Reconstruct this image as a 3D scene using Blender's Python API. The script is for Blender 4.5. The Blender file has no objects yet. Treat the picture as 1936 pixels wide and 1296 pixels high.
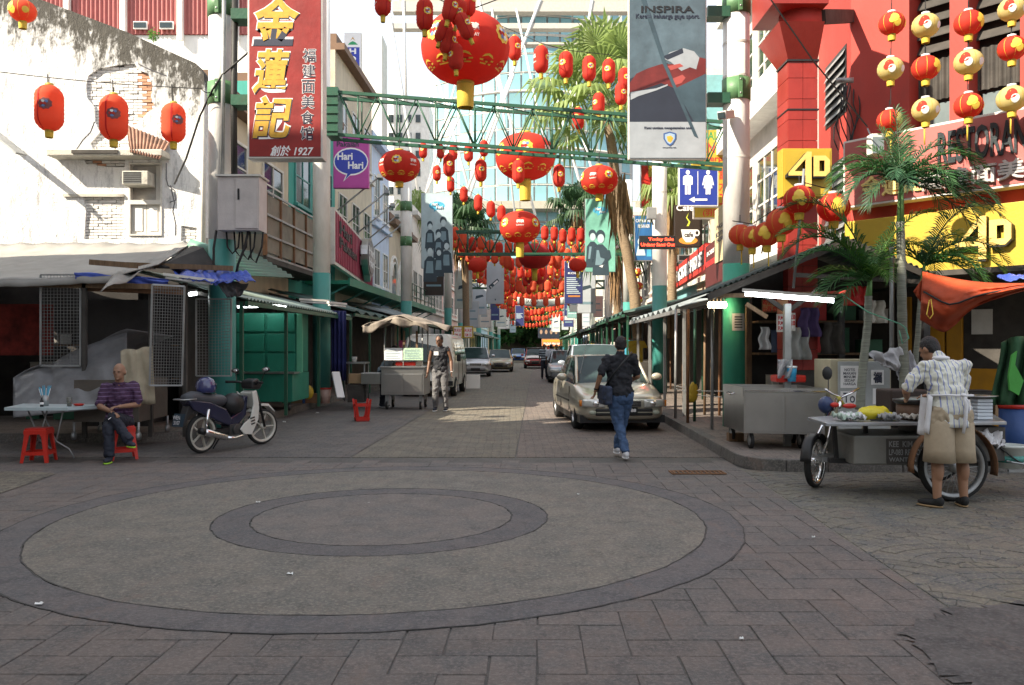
import bpy,bmesh,math,random
from mathutils import Vector,Matrix,noise
from mathutils.geometry import tessellate_polygon
random.seed(7)
SC=bpy.context.scene
COL=SC.collection
R=math.radians
# ---------------------------------------------------------------- camera
F,CX,HY,H=1603.0,968.0,656.0,1.55
cd=bpy.data.cameras.new("camera"); cam=bpy.data.objects.new("camera",cd); COL.objects.link(cam)
cam.location=(0,0,H); cam.rotation_euler=(R(90),0,0)
cd.sensor_width=36.0; cd.lens=36.0*F/1936.0; cd.shift_y=8.0/1936.0
cd.clip_end=3000; SC.camera=cam
# ---------------------------------------------------------------- light
SUN_AZ,SUN_EL=58.0,38.0
Ld=Vector((-math.sin(R(SUN_AZ))*math.cos(R(SUN_EL)),-math.cos(R(SUN_AZ))*math.cos(R(SUN_EL)),math.sin(R(SUN_EL))))
sd=bpy.data.lights.new("sun",'SUN'); sun=bpy.data.objects.new("sun",sd); COL.objects.link(sun)
sd.energy=5.0; sd.angle=R(0.55); sd.color=(1.0,0.89,0.72)
sun.rotation_euler=Ld.to_track_quat('Z','Y').to_euler()
W=bpy.data.worlds.new("World"); SC.world=W; W.use_nodes=True
wn,wl=W.node_tree.nodes,W.node_tree.links
sky=wn.new('ShaderNodeTexSky'); sky.sky_type='NISHITA'; sky.sun_disc=False
sky.sun_elevation=R(SUN_EL); sky.sun_rotation=math.atan2(Ld.x,Ld.y)
sky.air_density=1.2; sky.dust_density=2.5; sky.ozone_density=1.5
bg=wn['Background']; bg.inputs['Strength'].default_value=0.072
tc=wn.new('ShaderNodeTexCoord'); nz=wn.new('ShaderNodeTexNoise'); nz.inputs['Scale'].default_value=2.2; nz.inputs['Detail'].default_value=6
rp=wn.new('ShaderNodeValToRGB'); rp.color_ramp.elements[0].position=0.3; rp.color_ramp.elements[0].color=(.55,.55,.55,1); rp.color_ramp.elements[1].position=0.62; rp.color_ramp.elements[1].color=(.9,.9,.9,1)
mx=wn.new('ShaderNodeMixRGB'); mx.inputs[2].default_value=(7.2,7.6,8.2,1)
wl.new(tc.outputs['Generated'],nz.inputs['Vector']); wl.new(nz.outputs['Fac'],rp.inputs['Fac']); wl.new(rp.outputs['Color'],mx.inputs[0])
wl.new(sky.outputs['Color'],mx.inputs[1]); wl.new(mx.outputs['Color'],bg.inputs['Color'])
SC.view_settings.view_transform='Standard'; SC.view_settings.look='None'
SC.view_settings.exposure=1.33; SC.view_settings.gamma=1.0; SC.view_settings.use_curve_mapping=False
SC.cycles.max_bounces=7; SC.cycles.diffuse_bounces=4; SC.cycles.transparent_max_bounces=12
# ---------------------------------------------------------------- picture measure -> metres
def gx(px,Y):return(px-CX)/F*Y
def gz(py,Y):return H-(py-HY)/F*Y
def gy(py,z=0.0):return F*(H-z)/(py-HY)
def P(px,py,Y):return Vector((gx(px,Y),Y,gz(py,Y)))
def G(px,py,z=0.0):
 Y=gy(py,z); return Vector((gx(px,Y),Y,z))
S=47.0/F
def sx(c,Y):return c+S*Y
# ---------------------------------------------------------------- mesh builder
class MB:
 def __init__(s,*mats):
  s.v=[]; s.f=[]; s.mi=[]; s.sm=[]; s.mats=list(mats); s.cur=0; s.T=None; s.smooth=False
 def m(s,mat):
  if mat not in s.mats:s.mats.append(mat)
  s.cur=s.mats.index(mat); return s
 def add(s,vs,fs,smooth=None):
  o=len(s.v)
  if s.T is not None:vs=[s.T@Vector(v)for v in vs]
  s.v.extend([tuple(v)for v in vs])
  sm=s.smooth if smooth is None else smooth
  for f in fs:
   s.f.append(tuple(i+o for i in f)); s.mi.append(s.cur); s.sm.append(sm)
  return s
 def box(s,c,d,rot=None):
  x,y,z=d[0]/2,d[1]/2,d[2]/2
  vs=[Vector(p)for p in((-x,-y,-z),(x,-y,-z),(x,y,-z),(-x,y,-z),(-x,-y,z),(x,-y,z),(x,y,z),(-x,y,z))]
  if rot is not None:vs=[rot@v for v in vs]
  c=Vector(c)
  return s.add([v+c for v in vs],[(0,3,2,1),(4,5,6,7),(0,1,5,4),(1,2,6,5),(2,3,7,6),(3,0,4,7)],False)
 def bx(s,x0,x1,y0,y1,z0,z1):
  return s.box(((x0+x1)/2,(y0+y1)/2,(z0+z1)/2),(abs(x1-x0),abs(y1-y0),abs(z1-z0)))
 def beam(s,p0,p1,w,h=None,up=(0,0,1)):
  p0,p1=Vector(p0),Vector(p1); d=p1-p0; L=d.length
  if L<1e-6:return s
  d.normalize(); up=Vector(up)
  if abs(d.dot(up))>.98:up=Vector((0,1,0))
  a=d.cross(up).normalized(); b=a.cross(d)
  h=w if h is None else h
  rot=Matrix((a,d,b)).transposed()
  return s.box((p0+p1)/2,(w,L,h),rot)
 def tube(s,pts,r,n=8,cap=True,closed=False):
  pts=[Vector(p)for p in pts]; N=len(pts)
  if not hasattr(r,'__len__'):r=[r]*N
  vs=[]; up=None
  for i,p in enumerate(pts):
   a=pts[i-1]if(i or closed)else p; b=pts[(i+1)%N]if(i<N-1 or closed)else p
   t=(b-a)
   if t.length<1e-9:t=Vector((0,0,1))
   t.normalize()
   if up is None:
    up=Vector((0,0,1))if abs(t.z)<.9 else Vector((0,1,0))
   x=t.cross(up)
   if x.length<1e-5:x=t.orthogonal()
   x.normalize(); y=x.cross(t); up=y
   for k in range(n):
    an=2*math.pi*k/n
    vs.append(p+(x*math.cos(an)+y*math.sin(an))*r[i])
  fs=[]
  for i in range(N if closed else N-1):
   j=(i+1)%N
   for k in range(n):
    k2=(k+1)%n
    fs.append((i*n+k,i*n+k2,j*n+k2,j*n+k))
  if cap and not closed:
   fs.append(tuple(range(n))[::-1]); fs.append(tuple((N-1)*n+k for k in range(n)))
  return s.add(vs,fs,n>5)
 def cyl(s,p0,p1,r0,r1=None,n=16,cap=True):
  return s.tube([p0,p1],[r0,r0 if r1 is None else r1],n,cap)
 def lathe(s,prof,n=24,c=(0,0,0),sc=(1,1),M=None,smooth=True,cap=True):
  c=Vector(c); vs=[]
  for r_,z in prof:
   for k in range(n):
    a=2*math.pi*k/n
    q=Vector((r_*math.cos(a)*sc[0],r_*math.sin(a)*sc[1],z))
    if M is not None:q=M@q
    vs.append(q+c)
  fs=[]
  for i in range(len(prof)-1):
   for k in range(n):
    k2=(k+1)%n; fs.append((i*n+k,i*n+k2,(i+1)*n+k2,(i+1)*n+k))
  if cap and prof[0][0]>1e-4:fs.append(tuple(range(n))[::-1])
  if cap and prof[-1][0]>1e-4:fs.append(tuple((len(prof)-1)*n+k for k in range(n)))
  return s.add(vs,fs,smooth)
 def ell(s,c,r,rot=None,n=14,k=8):
  prof=[(max(math.sin(math.pi*i/k),1e-5),-math.cos(math.pi*i/k))for i in range(k+1)]
  r=Vector(r)if hasattr(r,'__len__')else Vector((r,r,r))
  D=Matrix.Diagonal((r[0],r[1],r[2],1.0))
  M=D if rot is None else rot@D
  return s.lathe(prof,n,c,(1,1),M)
 def cap2(s,p0,p1,r0,r1,n=12):
  s.cyl(p0,p1,r0,r1,n); s.ell(p0,r0,n=n,k=6); s.ell(p1,r1,n=n,k=6); return s
 def prism(s,poly,M,t,back=True):
  n=len(poly)
  vs=[M@Vector((p[0],p[1],0))for p in poly]+[M@Vector((p[0],p[1],t))for p in poly]
  fs=[tuple(range(n,2*n))]
  if back:fs.append(tuple(range(n))[::-1])
  for i in range(n):
   j=(i+1)%n; fs.append((i,j,n+j,n+i))
  return s.add(vs,fs,False)
 def holed(s,loops,M,t):
  """plate with holes: loops[0] the outline, the rest holes; front at +t"""
  tri=tessellate_polygon([[Vector((p[0],p[1],0))for p in l]for l in loops])
  pts=[p for l in loops for p in l]; n=len(pts)
  vs=[M@Vector((p[0],p[1],t))for p in pts]+[M@Vector((p[0],p[1],0))for p in pts]
  fs=[tuple(a)for a in tri]
  o=0
  for l in loops:
   k=len(l)
   for i in range(k):
    a,b=o+i,o+(i+1)%k; fs.append((a,b,n+b,n+a))
   o+=k
  return s.add(vs,fs,False)
 def grid(s,fn,nu,nv,smooth=True,closeu=False):
  vs=[Vector(fn(i/nu,j/nv))for j in range(nv+1)for i in range(nu+(0 if closeu else 1))]
  w=nu if closeu else nu+1; fs=[]
  for j in range(nv):
   for i in range(nu):
    i2=(i+1)%w; fs.append((j*w+i,j*w+i2,(j+1)*w+i2,(j+1)*w+i))
  return s.add(vs,fs,smooth)
 def mesh(s,name,inv=None):
  me=bpy.data.meshes.new(name)
  vs=s.v if inv is None else[tuple(inv@Vector(v))for v in s.v]
  me.from_pydata(vs,[],s.f)
  for mt in s.mats:me.materials.append(mt)
  me.polygons.foreach_set('material_index',s.mi); me.polygons.foreach_set('use_smooth',s.sm)
  me.update(); return me
WM={}
def link(name,data,parent=None):
 o=bpy.data.objects.new(name,data); COL.objects.link(o)
 if parent is not None:o.parent=parent
 return o
def tag(o,label=None,cat=None,group=None,kind=None):
 if label:o['label']=label
 if cat:o['category']=cat
 if group:o['group']=group
 if kind:o['kind']=kind
 return o
def thing(name,label,cat,loc=(0,0,0),rz=0.0,group=None,s=1.0):
 o=link(name,None); o.empty_display_size=.2
 o.location=loc; o.rotation_euler=(0,0,rz); o.scale=(s,s,s)
 WM[o.name]=(Matrix.Translation(Vector(loc))@Matrix.Rotation(rz,4,'Z')@Matrix.Scale(s,4)).inverted()
 return tag(o,label,cat,group)
def part(name,mb,parent=None,world=False,bevel=0.0,rm=0.0,sm=5,solid=0.0,sub=0,shade=None,kind=None,root=None):
 inv=WM.get((root or parent).name)if(world and parent is not None)else None
 o=link(name,mb.mesh(name,inv),parent)
 if bevel:
  b=o.modifiers.new('bevel','BEVEL'); b.width=bevel; b.segments=2; b.limit_method='ANGLE'; b.angle_limit=R(40)
 if rm:
  b=o.modifiers.new('remesh','REMESH'); b.mode='VOXEL'; b.voxel_size=rm; b.use_smooth_shade=True
  b=o.modifiers.new('smooth','SMOOTH'); b.factor=.6; b.iterations=sm
 if sub:
  b=o.modifiers.new('sub','SUBSURF'); b.levels=sub; b.render_levels=sub
 if solid:
  b=o.modifiers.new('solid','SOLIDIFY'); b.thickness=solid; b.offset=0
 if kind:o['kind']=kind
 return o
def solo(name,mb,label,cat,group=None,**k):
 """a thing that is one mesh"""
 return tag(part(name,mb,None,**k),label,cat,group)
def struct(name,mb,**k):
 o=part(name,mb,None,**k); o['kind']='structure'; return o
def dup(root,loc=None,rz=None,label=None,group=None,s=None):
 r=root.copy(); COL.objects.link(r)
 if loc is not None:r.location=loc
 if rz is not None:r.rotation_euler=(0,0,rz)
 if s is not None:r.scale=(s,s,s)if not hasattr(s,'__len__')else s
 if label:r['label']=label
 if group:r['group']=group
 for ch in list(root.children):
  c=ch.copy(); COL.objects.link(c); c.parent=r
  for g in list(ch.children):
   d=g.copy(); COL.objects.link(d); d.parent=c
 return r
def bake(o):
 """turn modifiers into plain mesh"""
 dg=bpy.context.evaluated_depsgraph_get(); me=bpy.data.meshes.new_from_object(o.evaluated_get(dg))
 o.modifiers.clear(); o.data=me; return o
def cut(o,mb):
 c=link('cutter',mb.mesh('cutter')); c.parent=o.parent
 b=o.modifiers.new('cut','BOOLEAN'); b.object=c; b.operation='DIFFERENCE'; b.solver='EXACT'
 bpy.context.view_layer.update(); bake(o)
 bpy.data.objects.remove(c); return o
def frame(p0,p1,up=None):
 """x along p0->p1, y up, z out of the face (towards the camera for a left-to-right run)"""
 p0,p1=Vector(p0),Vector(p1); x=(p1-p0).normalized(); u=Vector((0,0,1))if up is None else Vector(up)
 z=x.cross(u).normalized(); y=z.cross(x)
 return Matrix.Translation(p0)@Matrix((x,y,z)).transposed().to_4x4()
_tc={}
def text_mesh(body,bold=0.0,ext=.01,res=3,shear=0.0):
 k=(body,bold,ext,res,shear)
 if k in _tc:return _tc[k]
 cu=bpy.data.curves.new('lettering','FONT'); cu.body=body; cu.resolution_u=res; cu.offset=bold; cu.extrude=0; cu.shear=shear; cu.space_line=.95
 cu.align_x='CENTER'
 o=bpy.data.objects.new('lettering',cu); COL.objects.link(o)
 me=bpy.data.meshes.new_from_object(o.evaluated_get(bpy.context.evaluated_depsgraph_get()))
 vs=[v.co.copy()for v in me.vertices]; fs=[tuple(p.vertices)for p in me.polygons]
 bpy.data.objects.remove(o); bpy.data.meshes.remove(me)
 if not vs:return None
 xs=[v.x for v in vs]; ys=[v.y for v in vs]; a,b,c,d=min(xs),max(xs),min(ys),max(ys)
 vs=[((v.x-a)/(b-a+1e-9),(v.y-c)/(d-c+1e-9))for v in vs]
 _tc[k]=(vs,fs,(b-a)/(d-c+1e-9)); return _tc[k]
def text(body,M,u0,v0,u1,v1,mat,parent,ext=0.0,bold=.012,name='lettering',world=False,root=None,fit=False,shear=0.0,mp=None):
 t=text_mesh(body,bold,shear=shear)
 if t is None:return None
 vs,fs,asp=t
 if fit:
  w,h=u1-u0,v1-v0
  if w/h>asp:d=(w-h*asp)/2; u0+=d; u1-=d
  else:d=(h-w/asp)/2; v0+=d; v1-=d
 mb=MB(mat); q=mp or(lambda u,v,w:M@Vector((u,v,w)))
 top=[q(u0+(u1-u0)*a,v0+(v1-v0)*b,ext)for a,b in vs]
 if ext>.004:
  n=len(top); bot=[q(u0+(u1-u0)*a,v0+(v1-v0)*b,0)for a,b in vs]
  cnt={}
  for f in fs:
   for i in range(len(f)):
    e=(f[i],f[(i+1)%len(f)]); cnt[frozenset(e)]=cnt.get(frozenset(e),[])+[e]
  side=[(e[0][0],e[0][1],n+e[0][1],n+e[0][0])for e in cnt.values()if len(e)==1]
  mb.add(top+bot,list(fs)+side,False)
 else:mb.add(top,fs,False)
 return part(name,mb,parent,world=world,root=root)
# ---------------------------------------------------------------- materials
MT={}
def mat(name,col,rough=.6,metal=0.0,var=.12,vs=3.0,bump=.15,bs=30.0,dirt=0.0,dcol=(.09,.075,.06),ds=1.2,stretch=(1,1,1),coat=0.0,emit=0.0,rand=0.0,alpha=1.0,trans=0.0,ior=1.45):
 if name in MT:return MT[name]
 m=bpy.data.materials.new(name); m.use_nodes=True; n,l=m.node_tree.nodes,m.node_tree.links
 b=n['Principled BSDF']; b.inputs['Roughness'].default_value=rough; b.inputs['Metallic'].default_value=metal
 b.inputs['Coat Weight'].default_value=coat; b.inputs['IOR'].default_value=ior; b.inputs['Transmission Weight'].default_value=trans
 b.inputs['Alpha'].default_value=alpha
 c4=(col[0],col[1],col[2],1)
 tcn=n.new('ShaderNodeTexCoord'); mp=n.new('ShaderNodeMapping'); mp.inputs['Scale'].default_value=stretch
 l.new(tcn.outputs['Object'],mp.inputs['Vector'])
 nzz=n.new('ShaderNodeTexNoise'); nzz.inputs['Scale'].default_value=vs; nzz.inputs['Detail'].default_value=8; nzz.inputs['Roughness'].default_value=.62
 l.new(mp.outputs['Vector'],nzz.inputs['Vector'])
 mix=n.new('ShaderNodeMixRGB'); mix.inputs[1].default_value=tuple(x*(1-var)for x in col)+(1,); mix.inputs[2].default_value=tuple(min(x*(1+var),.9)for x in col)+(1,)
 cr=n.new('ShaderNodeValToRGB'); cr.color_ramp.elements[0].position=.3; cr.color_ramp.elements[1].position=.7
 l.new(nzz.outputs['Fac'],cr.inputs['Fac']); l.new(cr.outputs['Color'],mix.inputs[0]); out=mix.outputs['Color']
 if rand:
  oi=n.new('ShaderNodeObjectInfo'); hs=n.new('ShaderNodeHueSaturation'); mr=n.new('ShaderNodeMapRange')
  mr.inputs[3].default_value=1-rand; mr.inputs[4].default_value=1+rand
  l.new(oi.outputs['Random'],mr.inputs[0]); l.new(mr.outputs[0],hs.inputs['Value']); l.new(out,hs.inputs['Color']); out=hs.outputs['Color']
 if dirt:
  n2=n.new('ShaderNodeTexNoise'); n2 .inputs['Scale'].default_value=ds; n2 .inputs['Detail'].default_value=10; n2 .inputs['Roughness'].default_value=.7
  l.new(mp.outputs['Vector'],n2 .inputs['Vector'])
  c2=n.new('ShaderNodeValToRGB'); c2 .color_ramp.elements[0].position=.5; c2 .color_ramp.elements[0].color=(0,0,0,1); c2 .color_ramp.elements[1].position=.75; c2 .color_ramp.elements[1].color=(dirt,dirt,dirt,1)
  l.new(n2 .outputs['Fac'],c2 .inputs['Fac'])
  m2=n.new('ShaderNodeMixRGB'); m2 .inputs[2].default_value=tuple(dcol)+(1,); l.new(c2 .outputs['Color'],m2 .inputs[0]); l.new(out,m2 .inputs[1]); out=m2 .outputs['Color']
 l.new(out,b.inputs['Base Color'])
 if bump:
  n3=n.new('ShaderNodeTexNoise'); n3 .inputs['Scale'].default_value=bs; n3 .inputs['Detail'].default_value=6; l.new(mp.outputs['Vector'],n3 .inputs['Vector'])
  bp=n.new('ShaderNodeBump'); bp.inputs['Strength'].default_value=bump; bp.inputs['Distance'].default_value=.02
  l.new(n3 .outputs['Fac'],bp.inputs['Height']); l.new(bp.outputs['Normal'],b.inputs['Normal'])
 if emit:
  b.inputs['Emission Color'].default_value=c4; b.inputs['Emission Strength'].default_value=emit
 MT[name]=m; return m
def paper(name,col,tr=.45,var=.12):
 """thin cloth or paper that lets some light through"""
 m=mat(name,col,.8,var=var,vs=6,bump=.05,dirt=.12)
 n,l=m.node_tree.nodes,m.node_tree.links; b=n['Principled BSDF']; o=n['Material Output']
 t=n.new('ShaderNodeBsdfTranslucent'); t.inputs['Color'].default_value=tuple(min(x*1.1,1)for x in col)+(1,)
 ms=n.new('ShaderNodeMixShader'); ms.inputs[0].default_value=tr
 l.new(b.outputs[0],ms.inputs[1]); l.new(t.outputs[0],ms.inputs[2]); l.new(ms.outputs[0],o.inputs['Surface']); return m
white=mat('white_paint',(.78,.77,.74),.5,dirt=.35,ds=1.6,stretch=(1,1,.35),dcol=(.3,.27,.22))
offw=mat('off_white',(.62,.6,.55),.6,dirt=.3)
sheetw=mat('print_white',(.8,.8,.8),.5,var=.03,bump=0)
black=mat('black_paint',(.015,.015,.016),.45,var=.3,bump=.03)
dark=mat('dark_interior',(.034,.03,.028),.85,var=.4)  # near-black colour stands in for the deep shade inside the stalls
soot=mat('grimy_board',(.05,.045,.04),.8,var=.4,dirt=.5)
teal=mat('teal_paint',(.055,.25,.22),.45,dirt=.35,ds=2.5,stretch=(1,1,.5),dcol=(.05,.12,.1))
green=mat('green_paint',(.02,.2,.13),.42,dirt=.35,ds=2,stretch=(1,1,.5),dcol=(.02,.07,.05))
dgreen=mat('truss_green',(.02,.085,.05),.45,dirt=.4,ds=4,dcol=(.06,.05,.03))
lgreen=mat('clamp_green',(.09,.2,.09),.5,dirt=.3)
steel=mat('stainless_steel',(.5,.5,.49),.3,.95,var=.1,vs=2.5,bump=.06,bs=6,dirt=.25,dcol=(.25,.22,.18))
alu=mat('dull_aluminium',(.42,.42,.42),.45,.7,var=.15)
chrome=mat('chrome',(.75,.75,.75),.12,1.0,var=.03,bump=0)
galv=mat('galvanised_pipe',(.33,.34,.34),.45,.6,var=.2,dirt=.3)
rust=mat('rusty_iron',(.2,.1,.05),.8,.2,var=.4,dirt=.5)
rubber=mat('black_rubber',(.018,.018,.018),.85,var=.2)
wood=mat('weathered_wood',(.16,.1,.055),.75,var=.35,vs=4,stretch=(6,6,1),dirt=.3)
redpl=mat('red_plastic',(.5,.022,.012),.35,var=.06,bump=.02)
gold=mat('gold_print',(.58,.33,.04),.5,var=.2,vs=14,bump=0)
yellow=mat('yellow_sign',(.44,.3,.025),.5,var=.08,dirt=.15)
yellowl=mat('yellow_letter',(.78,.62,.22),.5,var=.05)
skin=mat('skin_tan',(.3,.16,.095),.5,var=.12,bump=.05)
skind=mat('skin_brown',(.15,.075,.045),.5,var=.12,bump=.05)
hairb=mat('black_hair',(.012,.01,.01),.55,var=.3,vs=60,bump=.5,bs=120)
hairg=mat('grey_stubble_hair',(.3,.25,.22),.7,var=.3,vs=80)
glass=mat('dark_glass',(.03,.045,.05),.06,var=.3,bump=.0,coat=.3)
lglass=mat('pale_window_glass',(.16,.2,.21),.12,var=.3,vs=.8,bump=.02)
wire=mat('black_cable',(.012,.012,.012),.6)
# ---------------------------------------------------------------- ground
def ground_mat(name,c1,c2,blotch,dirt_c,bstr=.35,brick=None,rough=.72):
 m=bpy.data.materials.new(name); m.use_nodes=True; n,l=m.node_tree.nodes,m.node_tree.links; b=n['Principled BSDF']
 tcn=n.new('ShaderNodeTexCoord'); V=tcn.outputs['Object']
 def nzf(sc,det=8,ro=.6,st=None):
  q=n.new('ShaderNodeTexNoise'); q.inputs['Scale'].default_value=sc; q.inputs['Detail'].default_value=det; q.inputs['Roughness'].default_value=ro
  if st:
   mp=n.new('ShaderNodeMapping'); mp.inputs['Scale'].default_value=st; l.new(V,mp.inputs['Vector']); l.new(mp.outputs['Vector'],q.inputs['Vector'])
  else:l.new(V,q.inputs['Vector'])
  return q.outputs['Fac']
 def ramp(f,a,bb,lo=0,hi=1):
  r_=n.new('ShaderNodeValToRGB'); r_.color_ramp.elements[0].position=a; r_.color_ramp.elements[1].position=bb
  r_.color_ramp.elements[0].color=(lo,lo,lo,1); r_.color_ramp.elements[1].color=(hi,hi,hi,1); l.new(f,r_.inputs['Fac']); return r_.outputs['Color']
 def mixc(f,a,bb,mode='MIX'):
  q=n.new('ShaderNodeMixRGB'); q.blend_type=mode
  if isinstance(f,float):q.inputs[0].default_value=f
  else:l.new(f,q.inputs[0])
  for i,x in((1,a),(2,bb)):
   if isinstance(x,tuple):q.inputs[i].default_value=x+(1,)
   else:l.new(x,q.inputs[i])
  return q.outputs['Color']
 oi=n.new('ShaderNodeObjectInfo')
 base=mixc(ramp(nzf(.7,5),.35,.65),c1,c2)
 base=mixc(ramp(nzf(2.2,10,.72),.45,.58,0,.75),base,blotch)
 base=mixc(ramp(nzf(7,12,.8,(1,.6,1)),.5,.6,0,.6),base,dirt_c)
 base=mixc(ramp(nzf(38,8,.75),.5,.58,0,.5),base,tuple(x*1.9 for x in c1))
 base=mixc(ramp(nzf(1.3,12,.85,(1.4,.5,1)),.55,.62,0,.35),base,(.2,.13,.1))
 vo=n.new('ShaderNodeTexVoronoi'); vo.inputs['Scale'].default_value=1.1; l.new(V,vo.inputs['Vector'])
 base=mixc(ramp(vo.outputs['Distance'],.008,.02,.8,0),base,(.45,.44,.42))
 hs=n.new('ShaderNodeHueSaturation'); mr=n.new('ShaderNodeMapRange'); mr.inputs[3].default_value=.93; mr.inputs[4].default_value=1.07
 l.new(oi.outputs['Random'],mr.inputs[0]); l.new(mr.outputs[0],hs.inputs['Value']); l.new(base,hs.inputs['Color']); base=hs.outputs['Color']
 h=nzf(11,13,.8)
 hb=n.new('ShaderNodeMath'); hb.operation='ADD'; l.new(h,hb.inputs[0]); q=nzf(70,4); m3=n.new('ShaderNodeMath'); m3 .operation='MULTIPLY'; m3 .inputs[1].default_value=.35; l.new(q,m3 .inputs[0]); l.new(m3 .outputs[0],hb.inputs[1])
 height=hb.outputs[0]
 if brick:
  br=n.new('ShaderNodeTexBrick'); br.inputs['Scale'].default_value=1; br.inputs['Brick Width'].default_value=brick[0]; br.inputs['Row Height'].default_value=brick[1]; br.inputs['Mortar Size'].default_value=.009
  br.inputs['Mortar Smooth'].default_value=.4; br.inputs['Color1'].default_value=(1,1,1,1); br.inputs['Color2'].default_value=(.86,.86,.86,1); br.inputs['Mortar'].default_value=(.42,.42,.42,1)
  mp=n.new('ShaderNodeMapping'); wv=nzf(1.4,3); l.new(V,mp.inputs['Vector'])
  va=n.new('ShaderNodeVectorMath'); va.operation='MULTIPLY_ADD'; va.inputs[1].default_value=(.09,.09,0)
  cb=n.new('ShaderNodeCombineXYZ'); l.new(wv,cb.inputs[0]); l.new(nzf(2.3,3),cb.inputs[1]); l.new(cb.outputs[0],va.inputs[0]); l.new(mp.outputs[0],va.inputs[2]); l.new(va.outputs[0],br.inputs['Vector'])
  base=mixc(1.0,base,br.outputs['Color'],'MULTIPLY')
  ad=n.new('ShaderNodeMath'); ad.operation='MULTIPLY_ADD'; l.new(br.outputs['Fac'],ad.inputs[0]); ad.inputs[1].default_value=-1.0; l.new(height,ad.inputs[2]); height=ad.outputs[0]
 l.new(base,b.inputs['Base Color'])
 rr=n.new('ShaderNodeMapRange'); rr.inputs[3].default_value=rough-.22; rr.inputs[4].default_value=rough+.15; l.new(nzf(3.1,6),rr.inputs[0]); l.new(rr.outputs[0],b.inputs['Roughness'])
 bp=n.new('ShaderNodeBump'); bp.inputs['Strength'].default_value=bstr; bp.inputs['Distance'].default_value=.02; l.new(height,bp.inputs['Height']); l.new(bp.outputs['Normal'],b.inputs['Normal'])
 return m
g_purple=ground_mat('stamped_concrete_mauve',(.13,.112,.102),(.155,.124,.108),(.09,.09,.09),(.055,.053,.052),.9)
g_beige=ground_mat('stamped_concrete_olive',(.168,.15,.122),(.15,.136,.118),(.1,.1,.092),(.065,.063,.058),.8)
g_inner=ground_mat('stamped_concrete_inner',(.135,.118,.106),(.145,.125,.11),(.09,.09,.09),(.06,.058,.055),.8)
g_ring=ground_mat('stamped_concrete_ring',(.1,.092,.092),(.118,.103,.1),(.07,.073,.08),(.05,.05,.052),.8)
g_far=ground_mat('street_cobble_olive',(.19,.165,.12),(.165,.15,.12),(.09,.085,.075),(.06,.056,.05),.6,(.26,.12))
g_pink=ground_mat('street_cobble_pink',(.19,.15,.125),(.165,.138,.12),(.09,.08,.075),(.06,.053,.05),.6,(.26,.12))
g_fan=ground_mat('fan_cobble',(.15,.136,.1),(.14,.127,.108),(.075,.082,.09),(.05,.05,.05),.4)
g_walk=ground_mat('walkway_concrete',(.19,.15,.125),(.17,.14,.125),(.11,.1,.09),(.07,.065,.06),.3,(.4,.4))
g_kerb=ground_mat('kerb_concrete',(.13,.12,.105),(.11,.1,.095),(.07,.068,.062),(.045,.043,.04),.5)
g_joint=ground_mat('joint_dirt',(.072,.066,.06),(.06,.056,.052),(.06,.055,.05),(.045,.043,.04),.3)
g_patch=ground_mat('asphalt_patch',(.085,.08,.077),(.1,.09,.085),(.04,.04,.04),(.025,.025,.025),.9)
mb=MB(g_joint); mb.add([(-500,-60,-.0075),(500,-60,-.0075),(500,1500,-.0075),(-500,1500,-.0075)],[(0,1,2,3)])
ground=struct('ground',mb)
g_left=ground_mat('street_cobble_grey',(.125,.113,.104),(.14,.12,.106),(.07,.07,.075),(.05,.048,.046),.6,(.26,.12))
def clip(poly,a,b):
 """keep the part of poly to the left of a->b"""
 out=[]; d=(b[0]-a[0],b[1]-a[1])
 sd_=lambda p:d[0]*(p[1]-a[1])-d[1]*(p[0]-a[0])
 for i in range(len(poly)):
  p,q=poly[i],poly[(i+1)%len(poly)]; s1,s2=sd_(p),sd_(q)
  if s1>=0:out.append(p)
  if s1*s2<0:
   t=s1/(s1-s2); out.append((p[0]+(q[0]-p[0])*t,p[1]+(q[1]-p[1])*t))
 return out
def g2(px,py):v=G(px,py); return(v.x,v.y)
DA,DB=g2(1395,884),g2(1790,1150)
YF=11.9
CC=(-1.172,7.75)
KR,KL=2.6,-5.65
slab_polys=[]
WC=.236
def herring(i,j):
 k=(i-j)%4
 if k==0:return(i,j,2,1)
 if k==3:return(i,j,1,2)
rg=random.Random(3)
for j in range(8,48):
 for i in range(-36,40):
  hb_=herring(i,j)
  if not hb_:continue
  a,b_,w_,h_=hb_; g_=.0032
  x0,y0,x1,y1=a*WC+g_,b_*WC+g_,(a+w_)*WC-g_,(b_+h_)*WC-g_
  jt=lambda:rg.uniform(-.005,.005)
  poly=[(x0+jt(),y0+jt()),(x1+jt(),y0+jt()),(x1+jt(),y1+jt()),(x0+jt(),y1+jt())]
  poly=[(p[0]+S*p[1],p[1])for p in poly]
  d=[math.dist(p,CC)for p in poly]
  if max(d)<3.05:continue
  if abs(poly[0][0])>poly[0][1]*.66+1.2:continue
  poly=clip(poly,(20,YF),(-20,YF))
  if len(poly)>2:poly=clip(poly,DB,DA)
  if len(poly)>2:poly=clip(poly,g2(0,933),g2(150,893))[::1]if False else poly
  if len(poly)<3:continue
  slab_polys.append(poly)
slab_polys.sort(key=lambda p:p[0][1])
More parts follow.
